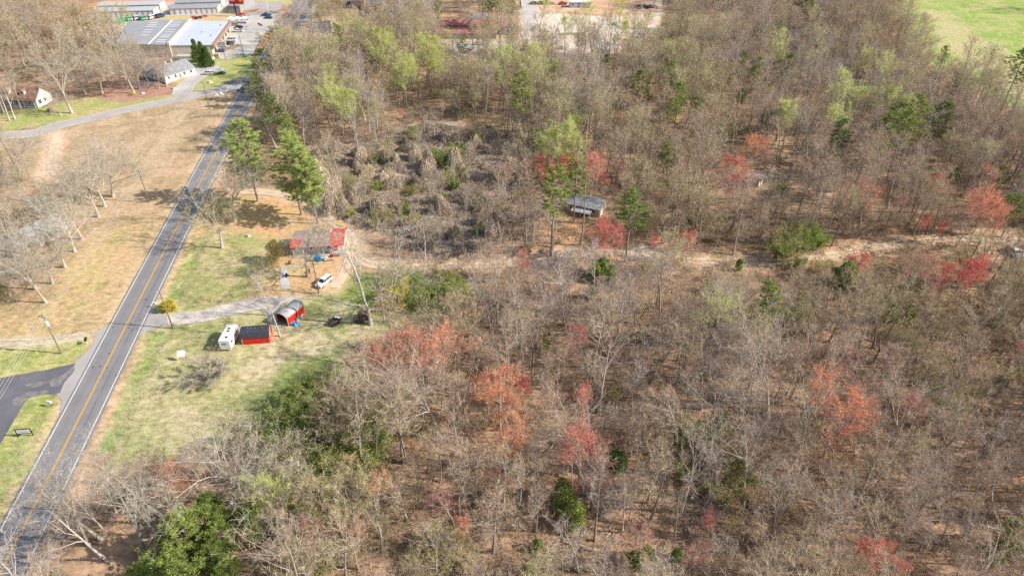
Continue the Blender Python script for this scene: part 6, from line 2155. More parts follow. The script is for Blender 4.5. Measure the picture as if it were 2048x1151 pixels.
plant('pear', 421, 762, .95, 'base', 0, "low many-stemmed bare tree alone on the lawn", sxy=1.15)
plant('sapling', 433, 698, .5, 'base', 0, "small tan bare shrub left of the camper")
plant('yellow', 264, 190, .5, 'base', 0, "low yellow shrub at the foot of the nearer large oak")
plant('oak', 800, 868, 1.0, 'base', 2, "great white-limbed tree at the foot of the orange crowns", mat='twig', sxy=1.15)
plant('white', 880, 870, 1.1, 'base', 1, "white-limbed tree right of the great white-limbed one")
plant('oak', 482, 1003, 1.05, 'base', 1, "large white-limbed spreading tree above the cedar thicket", sxy=1.1, mat='twig_oak')
plant('white', 462, 1008, .9, 'base', 1, "white leafless tree arching left above the cedar thicket", lean=(R(10), R(-30), 0), rz=3.0)
leaners = [(178, 1090, 1.05), (203, 1078, 1.05), (288, 1100, 1.25), (212, 1064, .7), (298, 1050, .95), (318, 1028, .95), (310, 1075, .6), (372, 1046, .6), (332, 1016, .5), (215, 1120, .9)]
for i, (px, py, s) in enumerate(leaners):
    plant('lean', px, py, s * .95, 'base', i, "bare pale tree leaning over the highway at lower left, " + ["leftmost", "second from left", "the tallest", "short behind the leftmost pair", "middle", "right of middle", "thin middle", "small rightmost", "small far one", "low at the logo corner"][i],
          "leaning roadside trees", lean=(R(2), R(-5 - 3 * (i % 3)), 0), rz=0.0 if i % 2 else 3.1)
plant('syc', 1318, 650, .72, 'base', 0, "tall dark-trunked tree with white spreading top above the wood's centre")
plant('white', 1418, 760, 1.05, 'base', 2, "grey snag-like tree with thick white limbs under the olive-yellow crown")
plant('white', 1420, 850, 1.0, 'base', 0, "white-limbed tree below the thick-limbed grey snag")
plant('white', 1535, 835, 1.2, 'base', 1, "tall white-limbed tree leaning right in the right-hand wood", lean=(0, R(8), 0))
plant('white', 1750, 852, 1.0, 'base', 2, "straight white-trunked tree right of the big orange crown", lean=(0, R(8), 0))
plant('white', 1160, 965, .9, 'base', 1, "white-limbed tree under the red crown beside the dark round holly")
plant('white', 1490, 640, .7, 'base', 1, "white bare tree in the wood right of the olive-yellow crown")
plant('white', 990, 565, .8, 'base', 0, "pale-topped bare tree standing over the dirt lane")

plant('lime_thin', 1436, 612, 1.1, 'crown', 1, "wide olive-yellow budding crown over the thick-limbed snag", mat='leaf_lime')
for _t in [r[0] for r in ALL if r[4] and ('mistletoe' in r[4] or 'dark-trunked' in r[4])]:
    for _c in _t.children:
        if _c.name.startswith('trunk'):
            _c.material_slots[0].link = 'OBJECT'
            _c.material_slots[0].material = M['bark_pine']
# --- trees told apart by their colour (crown centres) --------------------------------
for px, py, s in [(1040, 192, 1.0), (1101, 152, .95), (1276, 168, .95), (1345, 152, .9), (1302, 133, .8), (1357, 198, .9), (1460, 150, .7), (1484, 128, .7), (1512, 140, .8), (1678, 275, 1.0), (1790, 238, .9), (1832, 240, .95), (1880, 243, 1.0), (1768, 272, .95),
                  (1806, 262, .9), (1642, 78, .8), (1862, 163, .55), (1908, 170, .6), (1562, 60, .7), (1545, 70, .6), (1106, 392, 1.0), (1152, 357, .95), (1262, 428, .8), (1288, 440, .6), (1540, 612, .75), (1532, 590, .6), (2038, 138, 1.0), (1575, 140, .8), (1720, 88, .6),
                  (545, 72, .75), (562, 108, .8), (540, 112, .6), (680, 72, .6), (673, 64, .5), (548, 225, .8), (566, 240, .8), (530, 205, .7), (575, 262, .7), (518, 148, .85), (505, 170, .75), (620, 78, .4), (772, 35, .6), (780, 48, .5), (878, 18, .6), (978, 5, .9), (1000, 8, .9), (1020, 10, .8), (965, 8, .8),
                  (925, 95, .5), (1210, 120, .6), (1600, 10, .7), (1615, 12, .7), (1500, 95, .5), (1480, 195, .6), (1560, 240, .6), (1465, 258, .5), (1440, 285, .5), (1400, 210, .6), (1620, 55, .6), (1345, 225, .8), (1530, 175, .6), (1998, 352, .45), (2010, 415, .55), (2030, 418, .55),
                  (20, 20, .5), (52, 58, .6), (125, 55, .7), (155, 32, .5), (213, 55, .6), (183, 62, .5), (1905, 355, .5), (1300, 175, .75), (1555, 120, .5), (708, 100, .4)]:
    plant('pine', px, py, s * 1.18)
for px, py, s in [(402, 98, .95), (388, 92, .9), (412, 105, .8), (205, 82, .9)]:
    plant('cedar', px, py, s * (1.45 if px > 300 else 1))
for px, py, s in [(719, 20, .9), (734, 16, 1.1), (743, 15, 1.2), (751, 18, 1.0)]:
    plant('arbor', px, py, s)
for px, py, s in [(675, 195, 1.0), (655, 180, .8), (700, 208, .8), (752, 85, .9), (762, 100, .9), (775, 78, .7), (857, 100, 1.0), (845, 84, .8), (870, 118, .9), (885, 125, .7), (806, 140, .85), (826, 138, .85), (995, 125, 1.0), (1061, 128, 1.0), (1131, 50, .8), (1236, 60, .8), (667, 92, .7),
                  (1334, 100, .7), (1136, 278, .9), (1118, 290, .8), (1561, 84, .8), (1728, 114, .7), (1781, 138, .8), (1690, 178, .9), (1712, 190, .8), (1681, 222, .9), (1581, 228, .8), (1090, 12, .7), (1180, 18, .7), (1240, 14, .8), (1290, 40, .6), (1380, 35, .6), (540, 978, .55),
                  (1770, 190, .8), (1820, 215, .8), (660, 150, .7), (706, 60, .7), (730, 45, .7), (690, 45, .6), (1545, 100, .7), (1150, 240, .7), (900, 70, .6), (1150, 300, .7), (790, 160, .6)]:
    plant('lime', px, py, s * 1.2)
for px, py, s in [(1090, 322, .95), (1108, 340, .8), (1135, 322, 1.0), (1150, 330, .8), (1195, 322, 1.05), (1210, 332, .9), (1180, 330, .8), (1095, 348, .6), (1480, 325, 1.1), (1486, 345, .9), (1215, 452, 1.15), (1198, 462, .95), (1225, 470, .9), (1375, 474, .8), (1315, 485, .55), (1045, 512, .6), (1716, 515, .75),
                  (1710, 528, .6), (1925, 532, 1.1), (1945, 548, .9), (1900, 545, .9), (1960, 535, .8), (1870, 362, .8), (1982, 342, .8), (1845, 440, .6), (1046, 758, .6), (1060, 766, .5), (1155, 664, .6), (1165, 780, .7), (1175, 888, 1.0), (1150, 905, .8), (1235, 230, .5), (1425, 1032, .5), (1765, 1108, .8), (1745, 1100, .7),
                  (1790, 1125, .7), (553, 92, .6), (1425, 215, .4), (1435, 222, .4), (1245, 238, .5), (1420, 345, .6), (1400, 150, .4), (1620, 232, .5), (1640, 185, .5), (785, 120, .5), (800, 222, .4), (1880, 450, .5), (1325, 385, .4), (2045, 690, .5)]:
    plant('red', px, py, s)
for px, py, s in [(770, 700, 1.0), (800, 705, 1.05), (842, 705, 1.1), (875, 712, 1.1), (785, 712, 1.1), (825, 690, 1.15), (792, 690, 1.0), (860, 695, .8), (1000, 775, 1.1), (1015, 800, 1.0), (1020, 845, .9), (1505, 292, 1.0), (1520, 285, .9), (1768, 388, .9), (1885, 338, .7), (1950, 408, 1.05), (1975, 402, 1.05), (1990, 418, .9), (1690, 800, 1.15), (1675, 790, 1.0),
                  (1710, 812, .9), (1808, 795, .7), (1820, 820, .6), (762, 945, .75), (1210, 170, .5), (1235, 150, .6), (1650, 22, .6), (1425, 42, .6), (1410, 38, .5), (340, 955, .55), (325, 945, .5), (350, 975, .5), (940, 1045, .5), (1545, 582, .4), (1215, 185, .5), (975, 760, .8), (1000, 880, .8), (855, 205, .0)]:
    if s:
        plant('orange', px, py, s)
for px, py, s in [(1460, 360, .9), (1445, 340, .9), (1130, 690, .8), (1195, 905, .9), (1240, 700, .7), (1660, 880, .8), (1640, 780, .9), (1740, 825, .8), (1380, 1080, .7), (1100, 790, .7), (1840, 820, .7), (1350, 500, .8), (1800, 400, .9), (1900, 380, .8), (1740, 720, .8), (1760, 700, .8), (640, 1040, .8),
                  (700, 1060, .8), (905, 1000, .8), (1290, 1050, .8), (930, 380, .0), (1190, 960, .7), (1830, 540, .9), (1870, 570, .9), (1010, 340, .8), (1060, 330, .8), (1250, 330, .9), (1600, 700, .7), (1140, 860, .7), (1500, 1000, .7), (250, 960, .0)]:
    if s:
        plant('rose', px, py, s)
for px, py, s in [(1236, 915, 1.0)]:
    plant('hollyd', px, py, s * .8, 'crown', 0, "dark round holly standing alone in the lower wood")
for px, py, s in [(1125, 972, 1.0), (1128, 992, .9), (1150, 1018, .9), (1143, 1000, .7), (1275, 1112, .8), (1290, 1100, .7), (1060, 1140, .8), (1355, 1105, .5), (1445, 835, .6), (1450, 850, .6), (1500, 800, .5), (1640, 838, .5), (1362, 935, .6), (1610, 655, .6), (1695, 540, 1.1), (1670, 545, .9), (1715, 555, .9), (1205, 525, .9), (1190, 535, .9), (1225, 540, .8),
                  (1788, 620, .8), (1820, 630, .8), (1280, 668, .5), (1095, 680, .5), (1912, 760, .7), (1180, 580, .5), (2030, 1060, 1.0), (2040, 1080, .9), (1995, 1110, .6), (1075, 1085, .5), (820, 330, .0), (1870, 155, .6), (1548, 30, .5), (1350, 300, .6), (1360, 310, .5), (1480, 180, .5), (1480, 525, .5)]:
    if s:
        plant('holly', px, py, s)
for px, py, s in [(1590, 470, 1.1), (1620, 460, 1.1), (1640, 475, 1.0), (1570, 490, .9), (1560, 500, .9), (1600, 520, .6), (1560, 375, .6), (1610, 605, .9), (1585, 620, .8), (925, 590, .9), (860, 600, .7), (1880, 790, .8), (1900, 810, .8), (1575, 370, .6), (1560, 350, .5), (1005, 410, .5), (530, 520, .6), (2030, 740, .5)]:
    plant('bush' if px % 4 else 'bushg', px, py, s * 1.2)
# evergreen thicket at the bottom left
rl_ = random.Random(41)
for px, py, s in [(335, 1075, .9), (372, 1060, 1.0), (408, 1050, 1.05), (440, 1075, 1.0), (300, 1110, .9), (340, 1120, 1.1), (385, 1110, 1.1), (425, 1115, 1.0), (455, 1035, .9), (480, 1050, .8), (310, 1145, 1.0), (360, 1150, 1.1), (410, 1150, 1.0), (490, 1020, .8), (420, 1020, .9), (505, 1040, .7), (528, 1000, .7), (270, 1150, .7), (450, 1140, .8)]:
    plant('hemlock' if rl_.random() < .62 else 'bush', px, py, s * rl_.uniform(.7, 1.2), mat=None)
# green shrubs at the foot of the lawn and along the lane
rl = random.Random(5)
shrub_zone = [([(560, 800), (640, 770), (700, 830), (760, 870), (720, 1000), (640, 1000), (560, 960), (520, 880)], 50, ('bush', 'bushg'), 1.1), ([(740, 555), (940, 545), (930, 615), (870, 640), (760, 600)], 20, ('bush', 'bushg'), .8),
              ([(1350, 880), (1480, 840), (1510, 1000), (1400, 1020)], 14, ('bush',), 1.0), ([(860, 640), (960, 620), (950, 700), (880, 700)], 9, ('bush',), .7), ([(740, 840), (800, 900), (760, 960), (720, 930)], 6, ('bushg',), .8),
              ([(560, 1080), (640, 1040), (680, 1151), (560, 1151)], 7, ('bush',), .8), ([(520, 1000), (640, 990), (640, 1151), (540, 1151)], 12, ('bush',), .8), ([(880, 1060), (960, 1060), (960, 1151), (880, 1151)], 5, ('bush',), .7), ([(520, 60), (600, 170), (600, 290), (540, 290), (520, 200)], 16, ('bush', 'bushg'), .9), ([(400, 230), (520, 240), (560, 330), (470, 340)], 8, ('bush',), .5)]
EXTRA = []
for poly, n, kinds, s in shrub_zone:
    wp = world_poly(poly)
    x0, y0 = wp.min(0)
    x1, y1 = wp.max(0)
    c = 0
    while c < n:
        x, y = rl.uniform(x0, x1), rl.uniform(y0, y1)
        if poly_sd(np.array([x]), np.array([y]), wp)[0] < 0:
            plant(rl.choice(kinds), 0, 0, s * rl.uniform(.6, 1.25), wxy=(x, y))
            c += 1
# the hollow smothered in vines
wp = world_poly([(620, 310), (660, 290), (760, 300), (860, 250), (960, 250), (1010, 290), (1040, 350), (1020, 430), (960, 500), (880, 520), (820, 470), (740, 450), (690, 430), (640, 370)])
c = 0
tries = 0
pts_m = []
while c < 60 and tries < 4000:
    tries += 1
    x, y = rl.uniform(wp[:, 0].min(), wp[:, 0].max()), rl.uniform(wp[:, 1].min(), wp[:, 1].max())
    if poly_sd(np.array([x]), np.array([y]), wp)[0] < 0 and all((x - a) ** 2 + (y - b) ** 2 > 12 for a, b in pts_m):
        pts_m.append((x, y))
        qx, qy = Q(x, y)
        v = rl.choice([0, 1, 2, 3, 4, 5, 6, 0, 2, 3] if qx < 900 else [0, 1, 3, 6, 2, 1, 6])
        plant('mound', 0, 0, rl.uniform(.6, 1.05), wxy=(x, y), var=v)
        c += 1
for px, py, s, v in [(635, 330, 1.3, 6), (650, 360, 1.2, 1), (660, 395, 1.0, 3), (625, 300, 1.2, 6), (735, 335, .9, 5), (785, 330, 1.0, 5), (770, 345, .8, 5), (855, 365, 1.0, 5), (700, 380, .7, 5)]:
    plant('mound', px, py, s, 'crown', v)

c = 0
while c < 105:
    x, y = rl.uniform(wp[:, 0].min(), wp[:, 0].max()), rl.uniform(wp[:, 1].min(), wp[:, 1].max())
    if poly_sd(np.array([x]), np.array([y]), wp)[0] < 0:
        kd = rl.choice(['bush', 'bush', 'bushg', 'wood', 'wood', 'wood', 'pole', 'sapling', 'sapling', 'sapling'])
        plant(kd, 0, 0, rl.uniform(.45, .85) if kd in ('wood', 'pole') else rl.uniform(.5, 1.0), wxy=(x, y))
        c += 1
# ------------------------------------------------------------------ the wood itself
WOOD = world_poly([(540, 112), (600, 92), (690, 96), (760, 52), (860, 40), (880, 108), (1050, 108), (1140, 108), (1310, 108), (1330, 60), (1480, 52), (1560, 20), (1700, 10), (1778, 22), (1800, 96), (1890, 160), (1980, 196), (2060, 240), (2400, 345),
                   (2900, 700), (2500, 1400), (1024, 1420), (600, 1420), (560, 1250), (540, 1180), (520, 1080), (545, 1000), (600, 950), (640, 930), (690, 880), (720, 810), (750, 750), (810, 700), (880, 680), (960, 640),
                   (930, 545), (800, 520), (760, 480), (820, 480), (900, 510), (1000, 460), (1040, 380), (1020, 280), (960, 240), (860, 240), (760, 290), (660, 285), (610, 300), (570, 330), (545, 310), (560, 230), (535, 160)])
NORTH_L = world_poly([(-300, 205), (-300, -60), (150, -60), (140, 20), (135, 50), (190, 70), (260, 95), (300, 115), (295, 150), (262, 165), (200, 178), (160, 160), (110, 130), (60, 160), (0, 160)])
WEST = world_poly([(-250, 330), (20, 310), (60, 350), (110, 420), (60, 470), (90, 520), (60, 600), (-60, 660), (-250, 660)])
CORNER = world_poly([(60, 1110), (130, 1060), (215, 1010), (300, 960), (420, 930), (520, 930), (480, 1000), (300, 1040), (250, 1151), (235, 1300), (60, 1300)])
FAR = world_poly([(640, 30), (700, 22), (700, 50), (620, 70), (640, 45)])
FAR2 = world_poly([(850, 8), (1030, 2), (1040, 40), (1030, 50), (860, 46)])
FAR3 = world_poly([(1300, 8), (1600, -30), (1775, -40), (1780, 24), (1560, 24), (1400, 34), (1345, 26)])
FAR4 = world_poly([(-900, -100), (450, -12), (1300, -30), (1775, -60), (1800, -110), (600, -170), (-900, -170)])
EXCL = [world_poly(p) for p in ([(1070, 425), (1120, 395), (1240, 405), (1250, 450), (1190, 478), (1090, 470)], [(1490, 335), (1595, 328), (1610, 400), (1570, 425), (1480, 425)], [(1900, 462), (2080, 455), (2080, 515), (1990, 528), (1920, 500)],
                                 [(240, 1040), (520, 1010), (545, 1100), (560, 1300), (240, 1300)])]


def in_poly(x, y, poly):
    return poly_sd(np.array(x), np.array(y), poly) < 0


rsw = np.random.RandomState(77)


def scatter(poly, spacing, jitter=0.45):
    x0, y0 = poly.min(0)
    x1, y1 = poly.max(0)
    gx, gy = np.meshgrid(np.arange(x0, x1, spacing), np.arange(y0, y1, spacing * 0.9))
    gx[::2] += spacing / 2
    x = gx.ravel() + rsw.uniform(-jitter, jitter, gx.size) * spacing
    y = gy.ravel() + rsw.uniform(-jitter, jitter, gx.size) * spacing
    k = poly_sd(x, y, poly) < 0
    return x[k], y[k]


hx, hy = [], []
for poly, sp in ((WOOD, 4.5), (NORTH_L, 5.6), (WEST, 8.0), (CORNER, 7.0), (FAR, 5), (FAR2, 6.5), (FAR3, 5.0), (FAR4, 7.0)):
    a, b = scatter(poly, sp)
    hx.append(a)
    hy.append(b)
hx, hy = np.concatenate(hx), np.concatenate(hy)
ok = np.ones(len(hx), bool)
for e in EXCL:
    ok &= ~(poly_sd(hx, hy, e) < 0)
ok &= line_d(hx, hy, LANE_TOP) > 2.9
ok &= line_d(hx, hy, HW) > 7.5
_lx, _ly = Q(hx, hy, 0.0)
_near_lane = (line_d(hx, hy, np.array(LANE_TOP[:, :2]) + np.array([0, -9.0])) < 10.5) & (_lx > 700)
ok &= ~(_near_lane & (rsw.uniform(0, 1, len(hx)) < .93))
ok &= ~((_lx > 1035) & (_lx < 1325) & (_ly < 175) & (rsw.uniform(0, 1, len(hx)) < .45))
ok &= ~((_lx > 860) & (_lx < 1050) & (_ly < 160) & (rsw.uniform(0, 1, len(hx)) < .30))
ok &= ~((_lx > 1800) & (_ly < 215) & (rsw.uniform(0, 1, len(hx)) < .3))
gapn = smooth_noise(hx, hy, 0.022, 55)
ok &= ~((gapn > 0.38) & (rsw.uniform(0, 1, len(hx)) < 0.55))
# nothing grows right up against the trees placed by name: they keep their own light
for rec in ALL:
    if rec[1] in ('mound', 'sapling', 'wood', 'bush', 'bushg'):
        continue
    X0, Y0 = rec[0].location.x, rec[0].location.y
    w_ = 2.5 if rec[1] in ('holly', 'hollyd', 'bush', 'bushg') else 3.6
    d_ = Y0 * .04 if rec[1] in ('holly', 'hollyd', 'bush', 'bushg', 'rose') else Y0 * .065
    ok &= ~((np.abs(hx - X0) < w_) & (hy - Y0 > -d_) & (hy - Y0 < 2.0))
hx, hy = hx[ok], hy[ok]
qx, qy = Q(hx, hy, 8.0)
bx, by = Q(hx, hy, 0.0)
vis = (qx > -60) & (qx < 2110) & (qy > -60) & (qy < 1200)
keep = (qx > -250) & (qx < 2500) & (qy > -140) & (qy < 1300)
hx, hy, qx, qy, bx, by, vis = (a[keep] for a in (hx, hy, qx, qy, bx, by, vis))
u = rsw.uniform(0, 1, len(hx))
drift = smooth_noise(hx, hy, 0.014, 91)
kinds = np.full(len(hx), 'wood', dtype=object)
tall = (by < 330) & (qx > 560) & (qx < 1500)
kinds[tall & (rsw.uniform(0, 1, len(hx)) < .55)] = 'pole'
lt = ((by < 320) & (qx > 560) & (qx < 1400) & (u < .14 + .18 * (drift > .2))) | ((by < 250) & (u < .09)) | ((qx < 560) & (by < 200) & (u < .25)) | ((u < .03))
kinds[lt] = 'lime_thin'
u2 = rsw.uniform(0, 1, len(hx))
kinds[(u2 < .008) & (qx > 900)] = 'rose'
kinds[(u2 > .994) & (by < 700) & (qx > 1000)] = 'pine'
far_ = hy > 480
kinds[far_ & (u2 < .12)] = 'pine'
cnt = {}
dist_c = np.sqrt(hx ** 2 + hy ** 2 + CAM_H ** 2)
order = np.argsort(dist_c)
LIMIT = {'wood': 262, 'lime_thin': 230, 'rose': 40, 'pine': 60}
stuff = {'wood': [], 'pole': [], 'lime_thin': [], 'pine': []}


def sc_of(i):
    s = rsw.uniform(.55, 1.0) if rsw.uniform() < .72 else rsw.uniform(1.0, 1.35)
    if kinds[i] in ('pole', 'lime_thin') and by[i] < 330:
        s *= 1.08
    if by[i] > 520:
        s *= .92
    return s


def area(px, py):
    c = "left" if px < 700 else "middle" if px < 1150 else "centre right" if px < 1600 else "far right"
    r = "bottom" if py > 960 else "lower" if py > 780 else "middle" if py > 560 else "upper"
    return r, c


for i in order:
    k = kinds[i]
    fam = 'wood' if k in ('wood', 'pole') else k
    if vis[i] and cnt.get(fam, 0) < LIMIT.get(fam, 0):
        cnt[fam] = cnt.get(fam, 0) + 1
        lab = grp = None
        if k in ('wood', 'pole'):
            r, c = area(qx[i], qy[i])
            v = rng_place.randrange(len(KINDS[k]))
            s = sc_of(i)
            hgt = KINDS[k][v].h * s
            size = "tall" if hgt > 14.5 else "small" if hgt < 11 else "mid-sized"
            pass
            plant(k, 0, 0, s, var=v, wxy=(hx[i], hy[i]), z=-.1)
            ALL[-1][6] = size + " leafless tree"
        else:
            plant(k, 0, 0, sc_of(i) * (.75 if k == 'pine' else 1), wxy=(hx[i], hy[i]), z=-.1)
    else:
        stuff.setdefault(k if k in stuff else 'wood', []).append(i)


# stuff: one object per mass, instancing on points
HIDDEN = {}


def source(name, kinds_list):
    """prototype collection kept out of the scene"""
    c = bpy.data.collections.new(name)
    n = 0
    for kd in kinds_list:
        for j, K in enumerate(KINDS[kd]):
            if getattr(K, 'mb', None) is not None:
                me = soup("%s_%s_%d" % (name, kd, j), K.T, K.cm.materials[0], (K.mb, K.tm.materials[0]))
            else:
                tm, cm = K.tm, K.cm
                mb = MB()
                mb.v = [tuple(v.co) for v in tm.vertices]
                mb.f = [tuple(p.vertices) for p in tm.polygons]
                mb.m = [0] * len(mb.f)
                co = np.zeros(len(cm.vertices) * 3)
                cm.vertices.foreach_get("co", co)
                me = soup("%s_%s_%d" % (name, kd, j), co.reshape(-1, 3), cm.materials[0], (mb, tm.materials[0]))
            o = bpy.data.objects.new("%s_%03d" % (name, n), me)
            c.objects.link(o)
            n += 1
    return c, n


def instancer(name, label, x, y, z, scale, kinds_list, seed, tilt=0.06):
    col, n = source(name + "_source", kinds_list)
    rg = np.random.RandomState(seed)
    m = len(x)
    me = bpy.data.meshes.new(name)
    me.vertices.add(m)
    me.vertices.foreach_set("co", np.stack([x, y, np.full(m, 0.0) + z], 1).ravel())
    for nm, tp, arr in (("pick", 'INT', rg.randint(0, n, m)), ("size", 'FLOAT', scale)):
        at = me.attributes.new(nm, tp, 'POINT')
        at.data.foreach_set("value", arr)
    rot = np.stack([rg.normal(0, tilt, m), rg.normal(0, tilt, m), rg.uniform(0, 6.283, m)], 1)
    at = me.attributes.new("turn", 'FLOAT_VECTOR', 'POINT')
    at.data.foreach_set("vector", rot.ravel())
    me.update()
    o = obj(name, me)
    ng = bpy.data.node_groups.new(name + "_scatter", 'GeometryNodeTree')
    ng.interface.new_socket(name="Geometry", in_out='INPUT', socket_type='NodeSocketGeometry')
    ng.interface.new_socket(name="Geometry", in_out='OUTPUT', socket_type='NodeSocketGeometry')
    N, L = ng.nodes.new, ng.links.new
    gi, go = N("NodeGroupInput"), N("NodeGroupOutput")
    mp = N("GeometryNodeMeshToPoints")
    iop = N("GeometryNodeInstanceOnPoints")
    ci = N("GeometryNodeCollectionInfo")
    ci.inputs["Collection"].default_value = col
    ci.inputs["Separate Children"].default_value = True
    ci.inputs["Reset Children"].default_value = True
    iop.inputs["Pick Instance"].default_value = True

    def named(nm, tp):
        a = N("GeometryNodeInputNamedAttribute")
        a.data_type = tp
        a.inputs[0].default_value = nm
        return a.outputs[0]
    L(gi.outputs[0], mp.inputs[0])
    L(mp.outputs[0], iop.inputs["Points"])
    L(ci.outputs[0], iop.inputs["Instance"])
    L(named("pick", 'INT'), iop.inputs["Instance Index"])
    L(named("turn", 'FLOAT_VECTOR'), iop.inputs["Rotation"])
    L(named("size", 'FLOAT'), iop.inputs["Scale"])
    L(iop.outputs[0], go.inputs[0])
    md = o.modifiers.new("scatter", 'NODES')
    md.node_group = ng
    return tag(o, label, name.replace('_', ' '), None, 'stuff')


for nm, lb, kl, kd in (("woodland", "grey-brown leafless woodland filling the land beyond the nearest trees", ['wood', 'pole'], ('wood', 'pole')), ("budding_woodland", "faint yellow-green budding trees mixed through the far wood", ['lime_thin'], ('lime_thin',)),
                       ("pine_woodland", "scattered pines in the far wood past the top edge", ['pine'], ('pine',))):
    idx = np.array(sum((stuff.get(k, []) for k in kd), []), int)
    if len(idx):
        instancer(nm, lb, hx[idx], hy[idx], -0.1, np.array([sc_of(i) for i in idx]) * (.8 if nm == "pine_woodland" else 1), kl, 5)

# saplings and brush under the trees
ux, uy = [], []
for poly, sp in ((WOOD, 4.3), (NORTH_L, 5.5), (WEST, 5.5), (CORNER, 3.0)):
    a, b = scatter(poly, sp, .6)
    ux.append(a)
    uy.append(b)
ux, uy = np.concatenate(ux), np.concatenate(uy)
q0, q1 = Q(ux, uy, 1.0)
ok = (q0 > -80) & (q0 < 2200) & (q1 > -20) & (q1 < 1250) & (line_d(ux, uy, LANE_TOP) > 2.6) & (smooth_noise(ux, uy, .02, 33) < .2)
for e in EXCL:
    ok &= ~(poly_sd(ux, uy, e) < 0)
ux, uy = ux[ok], uy[ok]
instancer("undergrowth", "thin bare saplings and brush under the leafless trees", ux, uy, -.1, rsw.uniform(.45, 1.05, len(ux)), ['sapling'], 9, .1)
q = rsw.uniform(0, 1, len(ux)) < .10
instancer("green_undergrowth", "scattered low green brush under the leafless trees", ux[q] + 1.2, uy[q] + .9, -.1, rsw.uniform(.25, .65, q.sum()), ['bush'], 12, .1)

# matted vines between the mounds
wx, wy = scatter(world_poly([(620, 300), (860, 245), (1000, 280), (1040, 350), (1000, 470), (880, 520), (700, 440), (650, 400)]), 2.2, .6)
mrg = np.random.RandomState(8)
T = []
O = np.stack([mrg.uniform(-1.6, 1.6, 420), mrg.uniform(-1.6, 1.6, 420), mrg.uniform(-.1, .35, 420)], 1)
D = mrg.normal(size=(420, 3)) * np.array([1, 1, .25])
D /= np.linalg.norm(D, axis=1)[:, None]
KINDS['mat_'] = [Kind(MB().tube([(0, 0, -.2), (0, 0, .1)], .04, 3).mesh("vine_root", [M['bark_grey']]), soup("vine_mat", slivers(mrg, O, D, mrg.uniform(.6, 1.5, 420), np.full(420, .09)), M['vine']), .5)]
instancer("vine_mat", "pale matted vines covering the ground of the hollow", wx, wy, 0.0, mrg.uniform(.8, 1.3, len(wx)), ['mat_'], 14, .05)

# fallen leaves and litter on the forest floor: small curled leaves that catch the light
lx, ly = scatter(WOOD, 3.4, .6)
a, b = Q(lx, ly)
ok = (a > -50) & (a < 2100) & (b > 430) & (b < 1200)
lx, ly = lx[ok], ly[ok]
O = np.stack([mrg.uniform(-2, 2, 160), mrg.uniform(-2, 2, 160), mrg.uniform(.0, .2, 160)], 1)
lit = leaves(mrg, O, mrg.uniform(.12, .3, 160))
D = mrg.normal(size=(16, 3)) * np.array([1, 1, .1])
D /= np.linalg.norm(D, axis=1)[:, None]
fallen = slivers(mrg, O[:16], D, mrg.uniform(1.0, 3.0, 16), np.full(16, .12))
KINDS['lit_'] = [Kind(soup("fallen_sticks", fallen, M['bark_grey']), soup("fallen_leaves", lit, M['dry_leaf']), .3)]
instancer("leaf_litter", "tan fallen leaves and sticks on the forest floor", lx, ly, -.02, mrg.uniform(.8, 1.3, len(lx)), ['lit_'], 15, .02)

# fallen trunks
for k in range(26):
    px, py = rl.uniform(900, 2030), rl.uniform(560, 1130)
    x, y = P(px, py)
    L_ = rl.uniform(4, 9)
    a = rl.uniform(0, 3.14)
    mb = MB().tube([(-L_ / 2, 0, .25), (0, rl.uniform(-.2, .2), .2), (L_ / 2, rl.uniform(-.3, .3), .3)], [.2, .16, .08], 6)
    for q_ in range(3):
        t0_ = rl.uniform(-.1, .45) * L_
        mb.tube([(t0_, 0, .25), (t0_ + rl.uniform(.4, 1), rl.uniform(-1.2, 1.2), rl.uniform(.3, 1.0))], [.06, .02], 4)
    o = obj("fallen_log", mb.mesh("fallen_log", [M['bark_grey']], True), None, (x, y, -.05), a)
    ALL.append([o, 'log', px, py, None, 1.0, "fallen grey log"])
NAMES['log'] = ('fallen_log', 'log', '')
# grass tufts on lawns and verges
gt = []
for poly, sp in (([(300, 655), (420, 640), (520, 640), (620, 600), (760, 650), (700, 700), (640, 850), (520, 830), (330, 900), (240, 930), (205, 880), (270, 740)], 1.7), ([(345, 540), (375, 475), (450, 465), (520, 520), (500, 596), (400, 615), (345, 600)], 1.8),
                 ([(60, 560), (260, 560), (215, 640), (170, 665), (0, 670), (0, 600)], 2.0), ([(60, 800), (110, 795), (120, 830), (100, 870), (0, 1040), (0, 900)], 1.3), ([(0, 700), (160, 690), (140, 720), (0, 745)], 1.5)):
    gt.append(scatter(world_poly(poly), sp, .7))
gx, gy = np.concatenate([g[0] for g in gt]), np.concatenate([g[1] for g in gt])
ok = (line_d(gx, gy, HW) > 6) & (line_d(gx, gy, drv) > 3.4)
gx, gy = gx[ok], gy[ok]
O = np.stack([mrg.uniform(-.8, .8, 60), mrg.uniform(-.8, .8, 60), np.full(60, -.05)], 1)
D = mrg.normal(size=(60, 3)) * np.array([.6, .6, .2]) + np.array([0, 0, .8])
D /= np.linalg.norm(D, axis=1)[:, None]
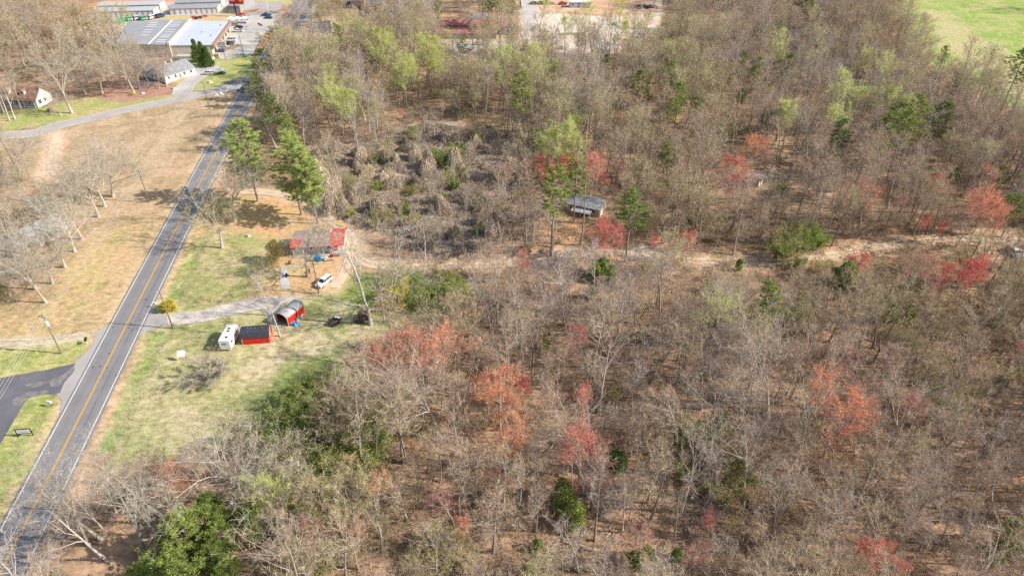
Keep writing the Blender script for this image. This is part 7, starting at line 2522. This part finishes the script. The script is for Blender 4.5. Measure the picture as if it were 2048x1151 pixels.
M['grass_blade'] = leafy("grass_blade", [(0.36, 0.37, 0.15), (0.56, 0.48, 0.28), (0.44, 0.41, 0.20)], .3, loc_scale=.06, rnd=.7)
KINDS['grass_'] = [Kind(MB().tube([(0, 0, -.1), (0, 0, .05)], .01, 3).mesh("grass_root", [M['grass_blade']]), soup("grass_tuft", slivers(mrg, O, D, mrg.uniform(.15, .34, 60), np.full(60, .07)), M['grass_blade']), .3)]
instancer("grass", "short tufts of green and straw-coloured grass on the lawns", gx, gy, 0.0, mrg.uniform(.7, 1.3, len(gx)), ['grass_'], 16, .02)

# ------------------------------------------------------------------ labels for the plants that were placed by colour
buckets = {}
for rec in ALL:
    t, kind, qx_, qy_, lab, hgt, base = rec
    if kind == 'log':
        t['category'] = 'log'
    if lab:
        continue
    txt = base + ", " + where(qx_, qy_)
    buckets.setdefault(txt, []).append(rec)
ORD = ["leftmost", "second from left", "third from left", "fourth from left", "fifth from left", "sixth from left", "seventh from left", "eighth from left", "ninth from left", "tenth from left"] + [w + " from left" for w in ("eleventh", "twelfth", "thirteenth", "fourteenth", "fifteenth", "sixteenth", "seventeenth", "eighteenth", "nineteenth", "twentieth", "twenty-first", "twenty-second", "twenty-third", "twenty-fourth", "twenty-fifth", "twenty-sixth", "twenty-seventh", "twenty-eighth", "twenty-ninth", "thirtieth")]
for txt, recs in buckets.items():
    recs.sort(key=lambda r: r[2])
    for j, r in enumerate(recs):
        t = r[0]
        n = len(recs)
        if n == 1:
            t['label'] = txt
        elif n == 2:
            t['label'] = txt + (", the left one" if j == 0 else ", the right one")
        elif n <= 30:
            t['label'] = txt + ", " + (ORD[j] if j < n - 1 else "rightmost")
        else:
            t['label'] = txt + ", among several alike"
            t['group'] = txt + " (alike)"
        if 'group' not in t.keys():
            t['group'] = NAMES[r[1]][0].replace('_', ' ') + "s of the wood" if n > 0 else None
print("PLANTS", len(ALL), {k: v for k, v in cnt.items()}, "stuff", {k: len(v) for k, v in stuff.items()}, "under", len(ux))
